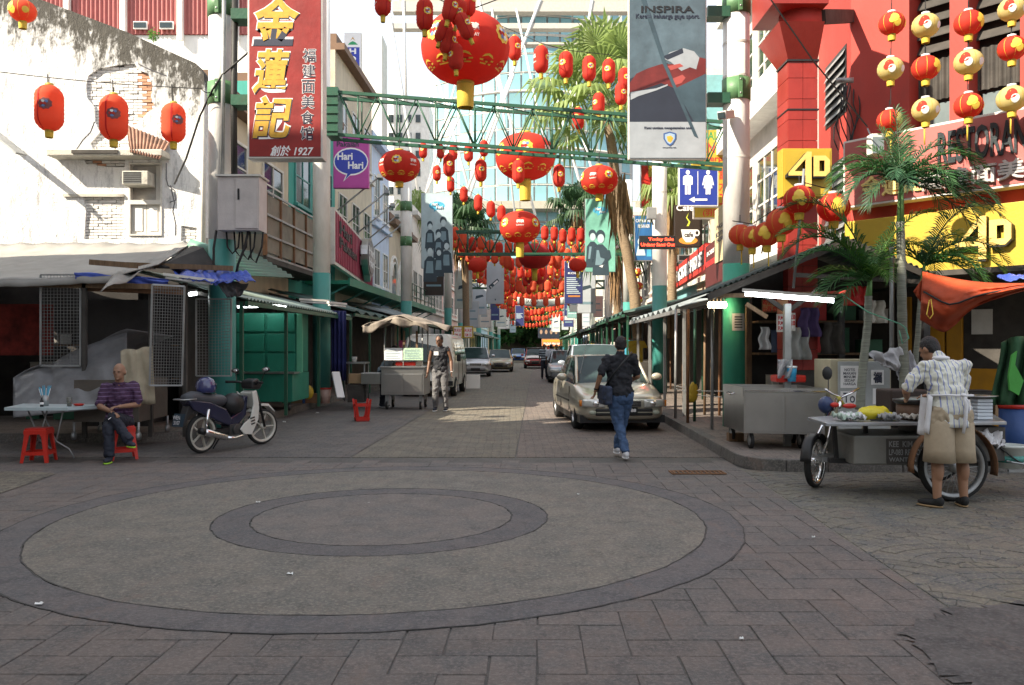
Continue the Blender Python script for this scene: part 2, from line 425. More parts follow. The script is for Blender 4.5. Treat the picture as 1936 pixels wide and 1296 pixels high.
def slab(mb,poly,z1,z0,bev=.006):
 n=len(poly); cx_=sum(p[0]for p in poly)/n; cy_=sum(p[1]for p in poly)/n
 ins=[(p[0]+(cx_-p[0])*bev/max(math.dist(p,(cx_,cy_)),.05),p[1]+(cy_-p[1])*bev/max(math.dist(p,(cx_,cy_)),.05))for p in poly]
 vs=[(p[0],p[1],z0)for p in poly]+[(p[0],p[1],z1-.004)for p in poly]+[(p[0],p[1],z1)for p in ins]
 fs=[tuple(range(2*n,3*n))]
 for i in range(n):
  k=(i+1)%n; fs+=[(i,k,n+k,n+i),(n+i,n+k,2*n+k,2*n+i)]
 mb.add(vs,fs,False)
rest=MB(g_purple)
for q,poly in enumerate(slab_polys):
 dz=rg.uniform(-.0015,.0015)
 if q<290:
  mb=MB(g_purple); slab(mb,poly,dz,-.007); part('paving_slab',mb,ground)
 else:slab(rest,poly,dz,-.007)
part('slab_field',rest,ground,kind='stuff')
def ringmesh(r0,r1,z,n=140,wob=.01):
 mb=MB(); pts=[]
 def rr(r_,k):return r_+wob*math.sin(k*1.7)*math.cos(k*.63)
 vs=[]
 for k in range(n):
  a=2*math.pi*k/n; ca,sa=math.cos(a),math.sin(a)
  for r_ in(r0,r1):vs.append((CC[0]+ca*rr(r_,k),CC[1]+sa*rr(r_,k),z))
  for r_ in(r0,r1):vs.append((CC[0]+ca*rr(r_,k),CC[1]+sa*rr(r_,k),z-.014))
 fs=[]
 for k in range(n):
  a,b_=4*k,4*((k+1)%n)
  fs+=[(a,a+1,b_+1,b_),(a+1,a+3,b_+3,b_+1),(a,b_,b_+2,a+2)]
 return vs,fs
for nm,m_,r0,r1,z in(('outer_ring',g_ring,2.88,3.18,.005),('olive_ring',g_beige,1.5,2.865,.005),('inner_ring',g_ring,1.175,1.487,.005),('centre_disc',g_inner,.001,1.16,.005)):
 mb=MB(m_); v_,f_=ringmesh(r0,r1,z); mb.add(v_,f_,False); part(nm,mb,ground)
mb=MB(g_joint); v_,f_=ringmesh(.01,3.16,-.004,wob=0); mb.add(v_,f_,False); part('ring_bed',mb,ground)
g_line=ground_mat('ring_joint',(.035,.033,.033),(.03,.028,.028),(.04,.038,.035),(.02,.02,.02),.5)
for r0_ in(3.176,2.868,1.489,1.163):
 mb=MB(g_line); v_,f_=ringmesh(r0_,r0_+.011,.0062,n=200,wob=.009); mb.add(v_,f_,False); part('ring_joint',mb,ground)
RF=.84; cob=[]; fans={}
for r_ in range(0,26):
 for c_ in range(-2,13):
  fans[(r_,c_)]=(1.6+(c_+(.5 if r_%2 else 0))*RF*2,2.6+r_*RF*.5)
srt=sorted(fans.items(),key=lambda t:-t[1][1])
def owner2(x,y):
 for k_,(fx,fy)in srt[::-1]:
  if(x-fx)**2+(y-fy)**2<=RF*RF:return k_
 return None
for k_,(fx,fy)in fans.items():
 for ring in range(0,6):
  ra,rb_=RF*ring/6+.006,RF*(ring+1)/6-.008
  nseg=max(4,int(2*math.pi*(ra+rb_)/2/.24))
  for k in range(nseg):
   a0=2*math.pi*k/nseg+.0022/max(rb_,.1); a1=2*math.pi*(k+1)/nseg-.0022/max(rb_,.1); am=(a0+a1)/2; rm_=(ra+rb_)/2
   c=(fx+rm_*math.cos(am),fy+rm_*math.sin(am))
   if c[0]<DB[0]*.5-1 or owner2(*c)!=k_:continue
   if c[0]>c[1]*.64+.5 or c[1]<3.5:continue
   poly=[(fx+ra*math.cos(a0),fy+ra*math.sin(a0)),(fx+rb_*math.cos(a0),fy+rb_*math.sin(a0)),(fx+rb_*math.cos(am),fy+rb_*math.sin(am)),(fx+rb_*math.cos(a1),fy+rb_*math.sin(a1)),(fx+ra*math.cos(a1),fy+ra*math.sin(a1)),(fx+ra*math.cos(am),fy+ra*math.sin(am))]
   poly=clip(poly,(DA[0]+.02,DA[1]),(DB[0]+.02,DB[1]))
   if len(poly)>2:poly=clip(poly,(40,10.6),(-40,10.6))
   if len(poly)<3:continue
   cob.append((c[1],k_[0],poly))
cob.sort(key=lambda t:t[0])
rest=MB(g_fan)
for q,(_,r_,poly)in enumerate(cob):
 z=.001+(r_%3)*.0012
 if q<285:
  mb=MB(g_fan); slab(mb,poly,z,-.006); part('fan_cobble',mb,ground)
 else:slab(rest,poly,z,-.006)
part('fan_cobble_field',rest,ground,kind='stuff')
mb=MB(g_fan); mb.add([(DA[0],DA[1],-.0045),(DB[0],DB[1],-.0045),(DB[0]+8,DB[1]-.2,-.0045),(9,10.7,-.0045),(3,10.7,-.0045)],[(0,1,2,3,4)]); part('fan_bed',mb,ground)
pp=[G(1700,1190),G(1810,1150),G(1936,1140),G(2080,1170),G(2080,1330),G(1880,1330),G(1780,1270)]
mb=MB(g_patch); pts=[]
for i in range(len(pp)):
 a,b_=pp[i],pp[(i+1)%len(pp)]
 for k in range(12):
  q=a.lerp(b_,k/12); pts.append((q.x+rg.uniform(-.06,.06),q.y+rg.uniform(-.06,.06),.0075))
mb.add(pts,[tuple(range(len(pts)))]); part('asphalt_patch',mb,ground)
def lane(nm,m_,c0,c1,Y0,Y1,z=0.0):
 mb=MB(m_); N=30; vs=[]
 for k in range(N+1):
  Y=Y0+(Y1-Y0)*(k/N)**2; vs+=[(sx(c0,Y),Y,z),(sx(c1,Y),Y,z)]
 mb.add(vs,[(2*k,2*k+1,2*k+3,2*k+2)for k in range(N)])
 mb.add([(sx(c0,Y0),Y0,z),(sx(c1,Y0),Y0,z),(sx(c1,Y0),Y0,z-.015),(sx(c0,Y0),Y0,z-.015)],[(0,1,2,3)])
 return struct(nm,mb)
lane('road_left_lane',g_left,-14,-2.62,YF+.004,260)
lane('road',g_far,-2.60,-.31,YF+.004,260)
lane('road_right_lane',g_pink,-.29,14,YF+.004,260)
mb=MB(g_far); a=[G(-60,955),G(0,934),G(60,914),G(105,897),G(60,893),G(-60,893)]
mb.add([(p.x,p.y,.008)for p in a],[tuple(range(6))]); part('olive_corner',mb,ground)
def kerb_run(pts,name='kerb',h=.15,w=.16,L=.9,parent=None,label=''):
 """one kerb made of separate kerb stones; pts run along the outer (road) edge, walk on the left"""
 seq=[Vector((p[0],p[1],0))for p in pts]
 for i in range(len(seq)-1):
  a,b_=seq[i],seq[i+1]; d=b_-a; n=max(1,round(d.length/L)); dn=d.normalized(); nr=Vector((-dn.y,dn.x,0))
  for k in range(n):
   p,q=a+d*(k/n)+dn*.004,a+d*((k+1)/n)-dn*.004
   mb=MB(g_kerb); z=h+rg.uniform(-.006,.003)
   mb.add([p,q,q+nr*w,p+nr*w]+[p+nr*.012+Vector((0,0,z)),q+nr*.012+Vector((0,0,z)),q+nr*w+Vector((0,0,z)),p+nr*w+Vector((0,0,z))],[(0,1,5,4),(4,5,6,7),(1,2,6,5),(3,0,4,7),(2,3,7,6)],False)
   part('kerb_stone',mb,parent,bevel=.012)
rw=[(14,10.35),(3.9,10.45),(3.4,10.5),(3.12,10.62),(2.97,10.85),(2.93,11.2),(sx(KR,12),12.0),(sx(KR,46),46)]
rwr=[(p[0],p[1])for p in rw]
mb=MB(g_walk); zt=.148
inner=rwr+[(sx(KR,200),200),(40,200),(40,10.35)]
mb.add([(p[0]+.02,p[1]+.02,zt)for p in inner],[tuple(range(len(inner)))]); rwalk=struct('pavement_right',mb)
kerb_run(rwr[::-1],parent=rwalk)
lw=[(sx(KL,46),46),(sx(KL,14.6),14.6),(sx(KL,14.0)-.25,13.95),(-6.0,13.7),(-14,13.7)]
mb=MB(g_walk); o_=[(p[0]-.02,p[1]+.02,zt)for p in[(sx(KL,200),200)]+lw+[(-40,13.7),(-40,200)]]
mb.add(o_,[tuple(range(len(o_)))]); lwalk=struct('pavement_left',mb); kerb_run(lw[::-1],parent=lwalk)
gc=G(1318,895); mb=MB(rust)
dr=thing('drain_cover','rusty iron drain grate set in the paving near the kerb corner','drain cover',(gc.x,gc.y,0.004))
mb.bx(-.33,.33,-.13,-.105,0,.012).bx(-.33,.33,.105,.13,0,.012).bx(-.33,-.31,-.105,.105,0,.012).bx(.31,.33,-.105,.105,0,.012); part('frame',mb,dr)
for k in range(11):
 mb=MB(rust); mb.bx(-.28+k*.056-.012,-.28+k*.056+.012,-.1,.1,0,.009); part('grate_bar',mb,dr)
mb=MB(black); mb.bx(-.31,.31,-.105,.105,-.003,.001); part('well',mb,dr)
lit=mat('litter_paper',(.7,.7,.68),.7)
for k,(px,py,lab,w_)in enumerate(((548,1085,'small white paper scrap on the olive ring',.05),(488,950,'white paper scrap beside the inner ring edge',.05),(75,1142,'pale blue straw wrapper on the outer ring',.06),(1093,935,'tiny white scrap on the right of the olive ring',.03),(1538,1016,'white speck of litter on mauve slabs by the joint',.03),(600,781,'crumpled white litter by the left kerb',.09),(537,798,'torn white leaflet lying below the green kiosk',.08),(1402,1208,'white cigarette end on the front slabs',.03))):
 p=G(px,py,.012); mb=MB(lit); s_=w_*.5
 mb.grid(lambda u,v:(p.x+(u-.5)*s_*1.6,p.y+(v-.5)*s_,.014+.012*math.sin(u*5+k)*math.sin(v*4)),4,3)
 solo('litter',mb,lab,'litter')
# ---------------------------------------------------------------- unseen blocks added left of the camera to shade the square; shop row behind
cream=mat('cream_render',(.55,.48,.36),.75,dirt=.5,ds=.8,stretch=(1,1,.4),dcol=(.16,.13,.1))
grey_r=mat('grey_render',(.42,.42,.4),.8,dirt=.4,ds=.8,stretch=(1,1,.4))
def block(name,label,x0,x1,y0,y1,h,m_,faces=((1,0),)):
 t=thing(name,label,'building',((x0+x1)/2,(y0+y1)/2,0))
 mb=MB(m_); mb.bx(x0,x1,y0,y1,0,h); part('wall',mb,t,world=True)
 mb=MB(offw); mb.bx(x0-.2,x1+.2,y0-.2,y1+.2,h,h+.35); part('roof',mb,t,world=True)
 mb=MB(glass)
 for f in range(int(h//3)):
  for k in range(int((y1-y0)//2.5)):mb.bx(x1-.05,x1+.03,y0+.7+k*2.5,y0+2.0+k*2.5,f*3+1,f*3+2.4)
 if mb.v:part('window_band',mb,t,world=True,kind='stuff')
 return t
block('corner_building','tall cream corner block outside the left edge of the view',-26,-8,-26,7.2,14.0,cream)
block('shop_house','low grey shop house beside the tall corner block out of view',-22,-8.5,7.5,12.3,7.1,grey_r)  # unseen; height set to shade the lane up to the sun patch
block('shop_row','cream shop row closing the square behind the camera',-7,26,-34,-26,11.0,cream)
# ---------------------------------------------------------------- white plaster wall, far left
def wall_mat():
 m=bpy.data.materials.new('mouldy_plaster'); m.use_nodes=True; n,l=m.node_tree.nodes,m.node_tree.links; b=n['Principled BSDF']; b.inputs['Roughness'].default_value=.85
 t=n.new('ShaderNodeTexCoord'); sp=n.new('ShaderNodeSeparateXYZ'); l.new(t.outputs['Object'],sp.inputs[0])
 def math_(op,a,b_=None,c=None):
  q=n.new('ShaderNodeMath'); q.operation=op
  for i,x in enumerate((a,b_,c)):
   if x is None:continue
   if isinstance(x,(int,float)):q.inputs[i].default_value=x
   else:l.new(x,q.inputs[i])
  return q.outputs[0]
 def nz_(sc,st,det=9,ro=.7):
  mp=n.new('ShaderNodeMapping'); mp.inputs['Scale'].default_value=st; l.new(t.outputs['Object'],mp.inputs['Vector'])
  q=n.new('ShaderNodeTexNoise'); q.inputs['Scale'].default_value=sc; q.inputs['Detail'].default_value=det; q.inputs['Roughness'].default_value=ro; l.new(mp.outputs[0],q.inputs['Vector']); return q.outputs['Fac']
 zr=math_('MULTIPLY_ADD',sp.outputs['X'],-.41,7.8)
 dd=math_('SUBTRACT',zr,sp.outputs['Z'])
 top=math_('POWER',math_('MAXIMUM',math_('SUBTRACT',1.0,math_('DIVIDE',math_('MAXIMUM',dd,0.0),1.9)),0.0),1.2)
 st=nz_(2.2,(1.6,1,.32)); fine=nz_(9,(1,1,.6))
 v=math_('ADD',math_('MULTIPLY',top,.26),math_('ADD',math_('MULTIPLY',st,.55),math_('MULTIPLY',fine,.45)))
 r_=n.new('ShaderNodeValToRGB'); e=r_.color_ramp.elements; e[0].position=.585; e[0].color=(0,0,0,1); e[1].position=.7; e[1].color=(1,1,1,1); l.new(v,r_.inputs['Fac'])
 m1=n.new('ShaderNodeMixRGB'); m1 .inputs[1].default_value=(.8,.8,.79,1); m1 .inputs[2].default_value=(.3,.3,.31,1); r3=n.new('ShaderNodeValToRGB'); e3=r3 .color_ramp.elements; e3[0].position=.5; e3[0].color=(0,0,0,1); e3[1].position=.66; e3[1].color=(.9,.9,.9,1); l.new(nz_(3.5,(2.2,1,.45),12,.8),r3 .inputs['Fac']); l.new(r3 .outputs[0],m1 .inputs[0])
 m2=n.new('ShaderNodeMixRGB'); m2 .inputs[2].default_value=(.07,.065,.055,1); l.new(r_.outputs[0],m2 .inputs[0]); l.new(m1 .outputs[0],m2 .inputs[1])
 l.new(m2 .outputs[0],b.inputs['Base Color'])
 bp=n.new('ShaderNodeBump'); bp.inputs['Strength'].default_value=1.0; bp.inputs['Distance'].default_value=.06
 l.new(math_('ADD',nz_(5,(1,1,.5)),math_('MULTIPLY',nz_(26,(1,1,1)),.4)),bp.inputs['Height']); l.new(bp.outputs['Normal'],b.inputs['Normal'])
 return m
plaster=wall_mat(); YW=19.0
wb=mat('whitewashed_brick',(.74,.72,.69),.85,var=.15,bump=.3,rand=.12)
ob=mat('bare_orange_brick',(.5,.27,.17),.9,var=.25,bump=.3,rand=.2)
mortar=mat('grey_mortar',(.36,.34,.31),.95,var=.25)
def WP(px,py):return(gx(px,YW),gz(py,YW))
wh=thing('white_house','old white plastered gable wall with black mould and peeling patches','house',(-7,YW,0))
MW=Matrix.Translation((0,YW,0))@Matrix(((1,0,0),(0,0,1),(0,1,0))).to_4x4()@Matrix.Diagonal((1,1,-1,1))
outline=[(-26,0),WP(389,900)[:1]+(0,),WP(389,560),WP(389,170),WP(387,140),WP(372,122),WP(240,62),WP(75,0),WP(-900,-395),(-26,14)]
hole1=[WP(*p)for p in((170,145),(190,132),(222,126),(258,123),(264,134),(283,142),(291,165),(288,185),(296,206),(282,214),(262,236),(244,240),(244,262),(248,290),(180,292),(174,272),(192,252),(182,232),(181,204),(167,186),(166,160))]
hole2=[WP(*p)for p in((160,372),(238,373),(236,454),(162,454),(165,402))]
hole3=[WP(*p)for p in((345,428),(374,432),(376,462),(366,466),(344,456))]
hole4=[WP(*p)for p in((158,294),(240,292),(238,318),(205,317),(166,312))]
win=[WP(*p)for p in((247,310),(309,310),(309,447),(247,447))]
mb=MB(plaster); mb.holed([outline,hole1[::-1],hole2[::-1],hole3[::-1],hole4[::-1],win[::-1]],MW@Matrix.Translation((0,0,.0)),.07); part('plaster',mb,wh,world=True)
mb=MB(mortar); mb.bx(-26,gx(388,YW),YW+.03,YW+.28,0,gz(170,YW)); part('wall',mb,wh,world=True)
mb=MB(plaster); mb.holed([[(outline[2][0]-.01,4.),(outline[2][0]-.01,outline[3][1]),outline[4],outline[5],outline[6],outline[7],outline[8],(-26,4)][::-1]],MW@Matrix.Translation((0,0,-.3)),.26); part('gable',mb,wh,world=True)
def inpoly(x,y,poly):
 c=False
 for i in range(len(poly)):
  a,b_=poly[i],poly[i-1]
  if(a[1]>y)!=(b_[1]>y)and x<(b_[0]-a[0])*(y-a[1])/(b_[1]-a[1])+a[0]:c=not c
 return c
orange=[WP(*p)for p in((260,130),(283,142),(291,165),(289,185),(296,206),(284,214),(262,238),(250,238),(268,218),(272,205),(270,165))]
bl,bh=.205,.066
pre={}
for nm_,mt_ in(('w',wb),('o',ob)):
 m_=MB(mt_); m_.box((0,0,0),(bl-.014,.05,bh-.013)); pre[nm_]=m_.mesh('brick')
for hl in(hole1,hole2,hole3,hole4):
 xs=[p[0]for p in hl]; zs=[p[1]for p in hl]
 for j in range(int((max(zs)-min(zs))/bh)+2):
  for i in range(int((max(xs)-min(xs))/bl)+3):
   x=min(xs)+(i-.5+(j%2)*.5)*bl; z=min(zs)+j*bh
   if not any(inpoly(x+dx,z,hl)for dx in(-bl*.45,0,bl*.45)):continue
   o=link('brick',pre['o' if(inpoly(x,z,orange)or(hl is hole4 and rg.random()<.15))else 'w'],wh); o.location=(x+7,.01+rg.uniform(-.012,.012),z)
   o.rotation_euler=(rg.uniform(-.03,.03),rg.uniform(-.015,.015),rg.uniform(-.03,.03))
crackm=mat('crack_shadow',(.1,.1,.11),.95)
for pts in(((182,232),(172,252),(158,266),(150,282),(142,288)),((324,352),(330,370),(332,385),(328,400),(334,425),(335,446)),((315,310),(316,340),(320,352),(332,362),(336,380),(322,384)),((264,123),(282,132),(300,139),(316,146))):
 mb=MB(crackm); q=[Vector((WP(*p)[0]+rg.uniform(-.02,.02),YW-.072,WP(*p)[1]))for p in pts]; mb.tube(q,.011,4); part('crack',mb,wh,world=True)
def wbx(mb,x0,y0,x1,y1,d0,d1):a,b_=WP(x0,y1),WP(x1,y0); return mb.bx(a[0],b_[0],YW-d1,YW-d0,a[1],b_[1])
stone=mat('stained_ledge',(.5,.48,.42),.85,dirt=.7,ds=3,dcol=(.1,.09,.07),bump=.5)
mb=MB(stone); wbx(mb,110,292,324,304,.0,.5); part('ledge',mb,wh,world=True,bevel=.02)
mb=MB(soot); wbx(mb,158,294,243,300,.505,.53).m(stone); wbx(mb,124,369,238,374,.07,.12); part('broken_edge',mb,wh,world=True)
mb=MB(mat('rusty_sheet',(.3,.17,.12),.75,.2,var=.35,vs=5,dirt=.6)); a=[Vector(P(238,236,YW-.1)),Vector(P(322,270,YW-.1)),Vector(P(302,302,YW-.55)),Vector(P(246,288,YW-.55))]
def corr(mb,a,b_,c,d,n,amp,nv=1):
 """corrugated sheet, waves run across a->b; d->c is the other end"""
 a,b_,c,d=map(Vector,(a,b_,c,d)); nr=(b_-a).cross(d-a).normalized()
 return mb.grid(lambda u,v:a.lerp(b_,u).lerp(d.lerp(c,u),v)+nr*amp*math.sin(u*n*2*math.pi),n*6,nv)
corr(mb,a[0],a[1],a[2],a[3],11,.018); part('tin_hood',mb,wh,world=True,solid=.006)
mb=MB(offw)
for r_ in((247,310,250,447),(306,310,309,447),(250,310,306,313),(250,380,306,388),(250,444,306,447)):wbx(mb,*r_,-.05,.1)
w_=part('window',mb,wh,world=True)
mb=MB(soot); wbx(mb,250,313,295,380,-.1,-.05).m(offw); wbx(mb,295,313,306,380,-.1,.0); part('board',mb,w_,world=True,root=wh)
for k in range(2):
 x0=251+k*28; mb=MB(offw); wbx(mb,x0,388,x0+27,444,-.02,.03)
 s_=part('shutter',mb,w_,world=True,root=wh); mb=MB(white); wbx(mb,x0+5,394,x0+20,438,.03,.045); part('shutter_panel',mb,w_,world=True,root=wh)
a_,b_=WP(246,356),WP(294,330)
ac=thing('air_conditioner','boxy old air conditioner jutting from the white wall window','air conditioner',(a_[0],YW-.4,a_[1]))
mb=MB(stone); mb.bx(0,b_[0]-a_[0],0,.42,0,b_[1]-a_[1]); part('casing',mb,ac,bevel=.015)
mb=MB(black); mb.bx(.03,(b_[0]-a_[0])*.74,-.006,.004,.03,b_[1]-a_[1]-.035); g_=part('grille',mb,ac)
for k in range(6):
 mb=MB(galv); z=.045+k*(b_[1]-a_[1]-.08)/5; mb.bx(.035,(b_[0]-a_[0])*.735,-.011,-.006,z,z+.008); part('grille_bar',mb,g_)
mb=MB(galv); p0,p1=P(-60,210,YW-.1),P(40,292,YW-.8)
mb.beam(p0,p1,.25,.04); solo('tin_awning',mb,'small grey tin awning at the left frame edge of the white wall','awning')
mb=MB(offw); mb.cyl((gx(384,YW-.15),YW-.15,gz(490,YW)),(gx(384,YW-.15),YW-.15,gz(175,YW)),.05,n=10); solo('drain_pipe',mb,'off white drain pipe down the right corner of the white wall','pipe')
# ---------------------------------------------------------------- red corrugated building behind
pinkm=mat('red_cladding',(.4,.13,.12),.6,var=.1,dirt=.2,ds=.6)
YR=42.0; rb=thing('clad_building','white building with red corrugated cladding above the mouldy gable','building',(gx(230,YR),YR,0))
def rq(mb,x0,y0,x1,y1,d0,d1):return mb.bx(gx(x0,YR),gx(x1,YR),YR-d1,YR-d0,gz(y1,YR),gz(y0,YR))
mb=MB(white); rq(mb,-300,67,470,560,0,-6); part('wall',mb,rb,world=True)
mb=MB(pinkm); corr(mb,(gx(-300,YR),YR-.1,gz(-260,YR)),(gx(470,YR),YR-.1,gz(-260,YR)),(gx(470,YR),YR-.1,gz(67,YR)),(gx(-300,YR),YR-.1,gz(67,YR)),92,.06); part('cladding',mb,rb,world=True)
mb=MB(pinkm); rq(mb,-300,-260,470,66,.0,-6); part('wall',mb,rb,world=True)
for x in(132,238,345,449):
 mb=MB(white); rq(mb,x-5,-250,x+5,80,.12,.4); part('pilaster',mb,rb,world=True)
for x in(258,307):
 mb=MB(white); rq(mb,x-1,45,x+25,59,.2,.3); f_=part('window',mb,rb,world=True); mb=MB(glass); rq(mb,x,47,x+23,57,.3,.33); part('pane',mb,f_,world=True,root=rb)
# ---------------------------------------------------------------- street facades
def wmat(M,u,v,w,h,d=0.0):return M@Matrix.Translation((u,v,d))
def window(M,u,v,w,h,parent,fm,pm,nx=2,ny=2,sill=True,t=.05,name='window'):
 """frame + mullions as one part, the panes behind as a sub-part"""
 mb=MB(fm); mb.T=M@Matrix.Translation((u,v,0)); e=max(.05,w*.04)
 mb.bx(0,w,0,e,0,t).bx(0,w,h-e,h,0,t).bx(0,e,e,h-e,0,t).bx(w-e,w,e,h-e,0,t)
 for k in range(1,nx):mb.bx(w*k/nx-e*.35,w*k/nx+e*.35,e,h-e,0,t*.8)
 for k in range(1,ny):mb.bx(e,w-e,h*k/ny-e*.3,h*k/ny+e*.3,0,t*.7)
 if sill:mb.bx(-.08,w+.08,-.09,0,0,.14)
 f_=part(name,mb,parent,world=True); mb=MB(pm); mb.T=M@Matrix.Translation((u,v,0)); mb.bx(e,w-e,e,h-e,-.02,.014); part('pane',mb,f_,world=True,root=parent); return f_
def side_frame(side,Y0,Y1):
 """frame on the street face: side -1 left houses (faces +x), side +1 right houses"""
 c=-7.5 if side<0 else 5.85
 a,b_=Vector((sx(c,Y0),Y0,0)),Vector((sx(c,Y1),Y1,0))
 return(frame(a,b_),(b_-a).length)if side<0 else(frame(b_,a),(b_-a).length)
def facade(label,side,Y0,Y1,h,wm,floors,fm=None,trim=None,depth=9.0,nx=2,ny=2,roof=None,ow=None,ww=None,pm=None):
 M,L=side_frame(side,Y0+.02,Y1-.02); fm=fm or offw; pm=pm or glass
 c=M@Vector((L/2,0,0)); t=thing('shop_house',label,'building',tuple(c))
 mb=MB(wm); mb.T=M; mb.bx(0,L,0,h,-depth,0); part('wall',mb,t,world=True)
 mb=MB(roof or trim or offw); mb.T=M; mb.bx(-.0,L,h,h+.25,-depth,.35); mb.bx(0,L,h+.25,h+.6,-.3,.05); part('roof',mb,t,world=True)
 for v,hh,n in floors:
  w_=(L/n)*(ww or .6)
  for k in range(n):window(M,L*(k+.5)/n-w_/2,v,w_,hh,t,fm,pm,nx,ny)
  mb=MB(trim or offw); mb.T=M; mb.bx(0,L,v-.5,v-.32,.0,.18); part('ledge',mb,t,world=True)
 return t,M,L
tealw=mat('teal_render',(.045,.3,.25),.7,dirt=.45,ds=1.0,stretch=(1,1,.4),dcol=(.04,.1,.09))
bluew=mat('pale_blue_render',(.5,.6,.75),.7,dirt=.35,ds=1.0,stretch=(1,1,.4),dcol=(.25,.27,.3))
brownr=mat('brown_fascia',(.17,.1,.06),.7,dirt=.4)
pinkw=mat('pink_render',(.62,.42,.38),.7,dirt=.4,ds=1,stretch=(1,1,.4))
yellw=mat('yellow_render',(.6,.5,.22),.7,dirt=.4,ds=1,stretch=(1,1,.4))
facade('cream house with a rusty steel balcony just past the white gable wall',-1,19.4,25.6,7.3,cream,[(5.4,1.3,2)],roof=brownr)
tt,M,L=facade('teal green shop house behind the first teal and white pole',-1,25.6,31.5,9.6,tealw,[(6.0,1.8,2)],fm=teal,trim=tealw,roof=brownr,depth=2.5)
for k in range(9):
 mb=MB(teal); mb.T=M; mb.bx(.3+k*.6,.42+k*.6,3.6,5.4,0,.09); part('rib',mb,tt,world=True)
facade('cream house with deep brown roof eaves behind the fuchsia sign',-1,31.5,38.5,12.6,cream,[(5.8,1.6,3),(9.3,1.8,3)],roof=brownr,depth=3)
facade('pale blue house with open casement windows over the canopy',-1,38.5,43.0,10.8,bluew,[(4.4,1.7,2),(7.6,1.9,2)],trim=bluew,fm=white,depth=3)
t,M,L=facade('old cream shop house with arched white window surrounds',-1,43.0,51.0,7.8,cream,[],roof=brownr)
for k in range(3):
 u=L*(k+.5)/3
 mb=MB(white); mb.T=M
 for r0,r1 in((.98,1.12),(.7,.78)):
  pts=[]
  for q in range(13):
   a=math.pi*q/12; pts.append(((u+r1*math.cos(a)),5.2+r1*math.sin(a)))
  for q in range(12,-1,-1):
   a=math.pi*q/12; pts.append(((u+r0*math.cos(a)),5.2+r0*math.sin(a)))
  mb.prism(pts,Matrix.Identity(4),.1)
 mb.bx(u-1.12,u-.98,3.5,5.2,0,.1).bx(u+.98,u+1.12,3.5,5.2,0,.1)
 a_=part('arch',mb,t,world=True); mb=MB(glass); mb.T=M
 mb.prism([(u-.68,3.6),(u+.68,3.6)]+[(u+.68*math.cos(math.pi*q/10),5.2+.68*math.sin(math.pi*q/10))for q in range(11)],Matrix.Identity(4),.03); part('pane',mb,a_,world=True,root=t)
facade('narrow off white shop house past the arched one on the left',-1,51,58,9.5,offw,[(4.6,1.6,3)])
cols=[grey_r,pinkw,offw,yellw,bluew,cream,tealw]
Y=58
for k in range(8):
 w_=9+(k*37%5)+k*1.6; facade('distant %s shop house number %s along the left side'%(('grey','pink','white','yellow','blue','cream','teal','grey')[k%8],('first','second','third','fourth','fifth','sixth','seventh','eighth')[k]),-1,Y,Y+w_,8.5+(k*13%4),cols[k%7],[(4.4,1.5,4),(7.0,1.3,4)][:2 if k%2 else 1]); Y+=w_
bal=thing('steel_balcony','rusty sheet steel balcony panel jutting over the awnings on the left','balcony',(sx(-6.6,22),22,3.6))
Ma=frame((sx(-6.55,20.4),20.4,0),(sx(-6.55,26.3),26.3,0)); LB=5.9
rs=mat('rusty_sheet_panel',(.22,.2,.16),.7,.3,var=.3,dirt=.7,ds=1.5,dcol=(.12,.06,.03))
for k in range(5):
 mb=MB(rs); mb.T=Ma; mb.bx(k*LB/5+.03,(k+1)*LB/5-.03,3.85,5.25,-.01,.01); part('sheet',mb,bal,world=True)
for k in range(6):
 mb=MB(rust); mb.T=Ma; x=k*LB/5; mb.bx(x-.03,x+.03,3.75,5.3,-.04,.06); part('post',mb,bal,world=True)
for v in(3.75,4.25,4.75,5.3):
 mb=MB(galv); mb.T=Ma; mb.bx(0,LB,v-.025,v+.025,.02,.06); part('rail',mb,bal,world=True)
mb=MB(soot); mb.T=Ma; mb.bx(0,LB,3.6,3.75,-1.1,.05); mb.bx(LB,LB+.05,3.75,5.3,-1.1,.05); part('floor_slab',mb,bal,world=True)
can=thing('green_canopy','dark green steel canopy along the left shopfronts below the oblique sign','canopy',(sx(-6.6,36),36,3.4))
Mc=frame((sx(-6.0,27),27,0),(sx(-6.0,50),50,0))
mb=MB(green); mb.T=Mc; mb.bx(0,23,3.55,3.67,-1.4,.0); mb.bx(0,23,3.5,3.75,.0,.05); part('deck',mb,can,world=True)
for k in range(9):
 mb=MB(teal); mb.T=Mc; mb.beam((k*2.8+.2,3.5,-.1),(k*2.8+.2,2.9,-1.3),.05); part('strut',mb,can,world=True)
rl=thing('balcony_railing','thin dark railing along the canopy top on the left','railing',(sx(-6,42),42,3.7))
for v in(4.0,4.3,4.6):
 mb=MB(dgreen); mb.T=Mc; mb.bx(11,23,v-.015,v+.015,-.02,.01); part('rail',mb,rl,world=True)
for k in range(9):
 mb=MB(dgreen); mb.T=Mc; mb.bx(11+k*1.5-.02,11+k*1.5+.02,3.67,4.62,-.04,-.005); part('post',mb,rl,world=True)
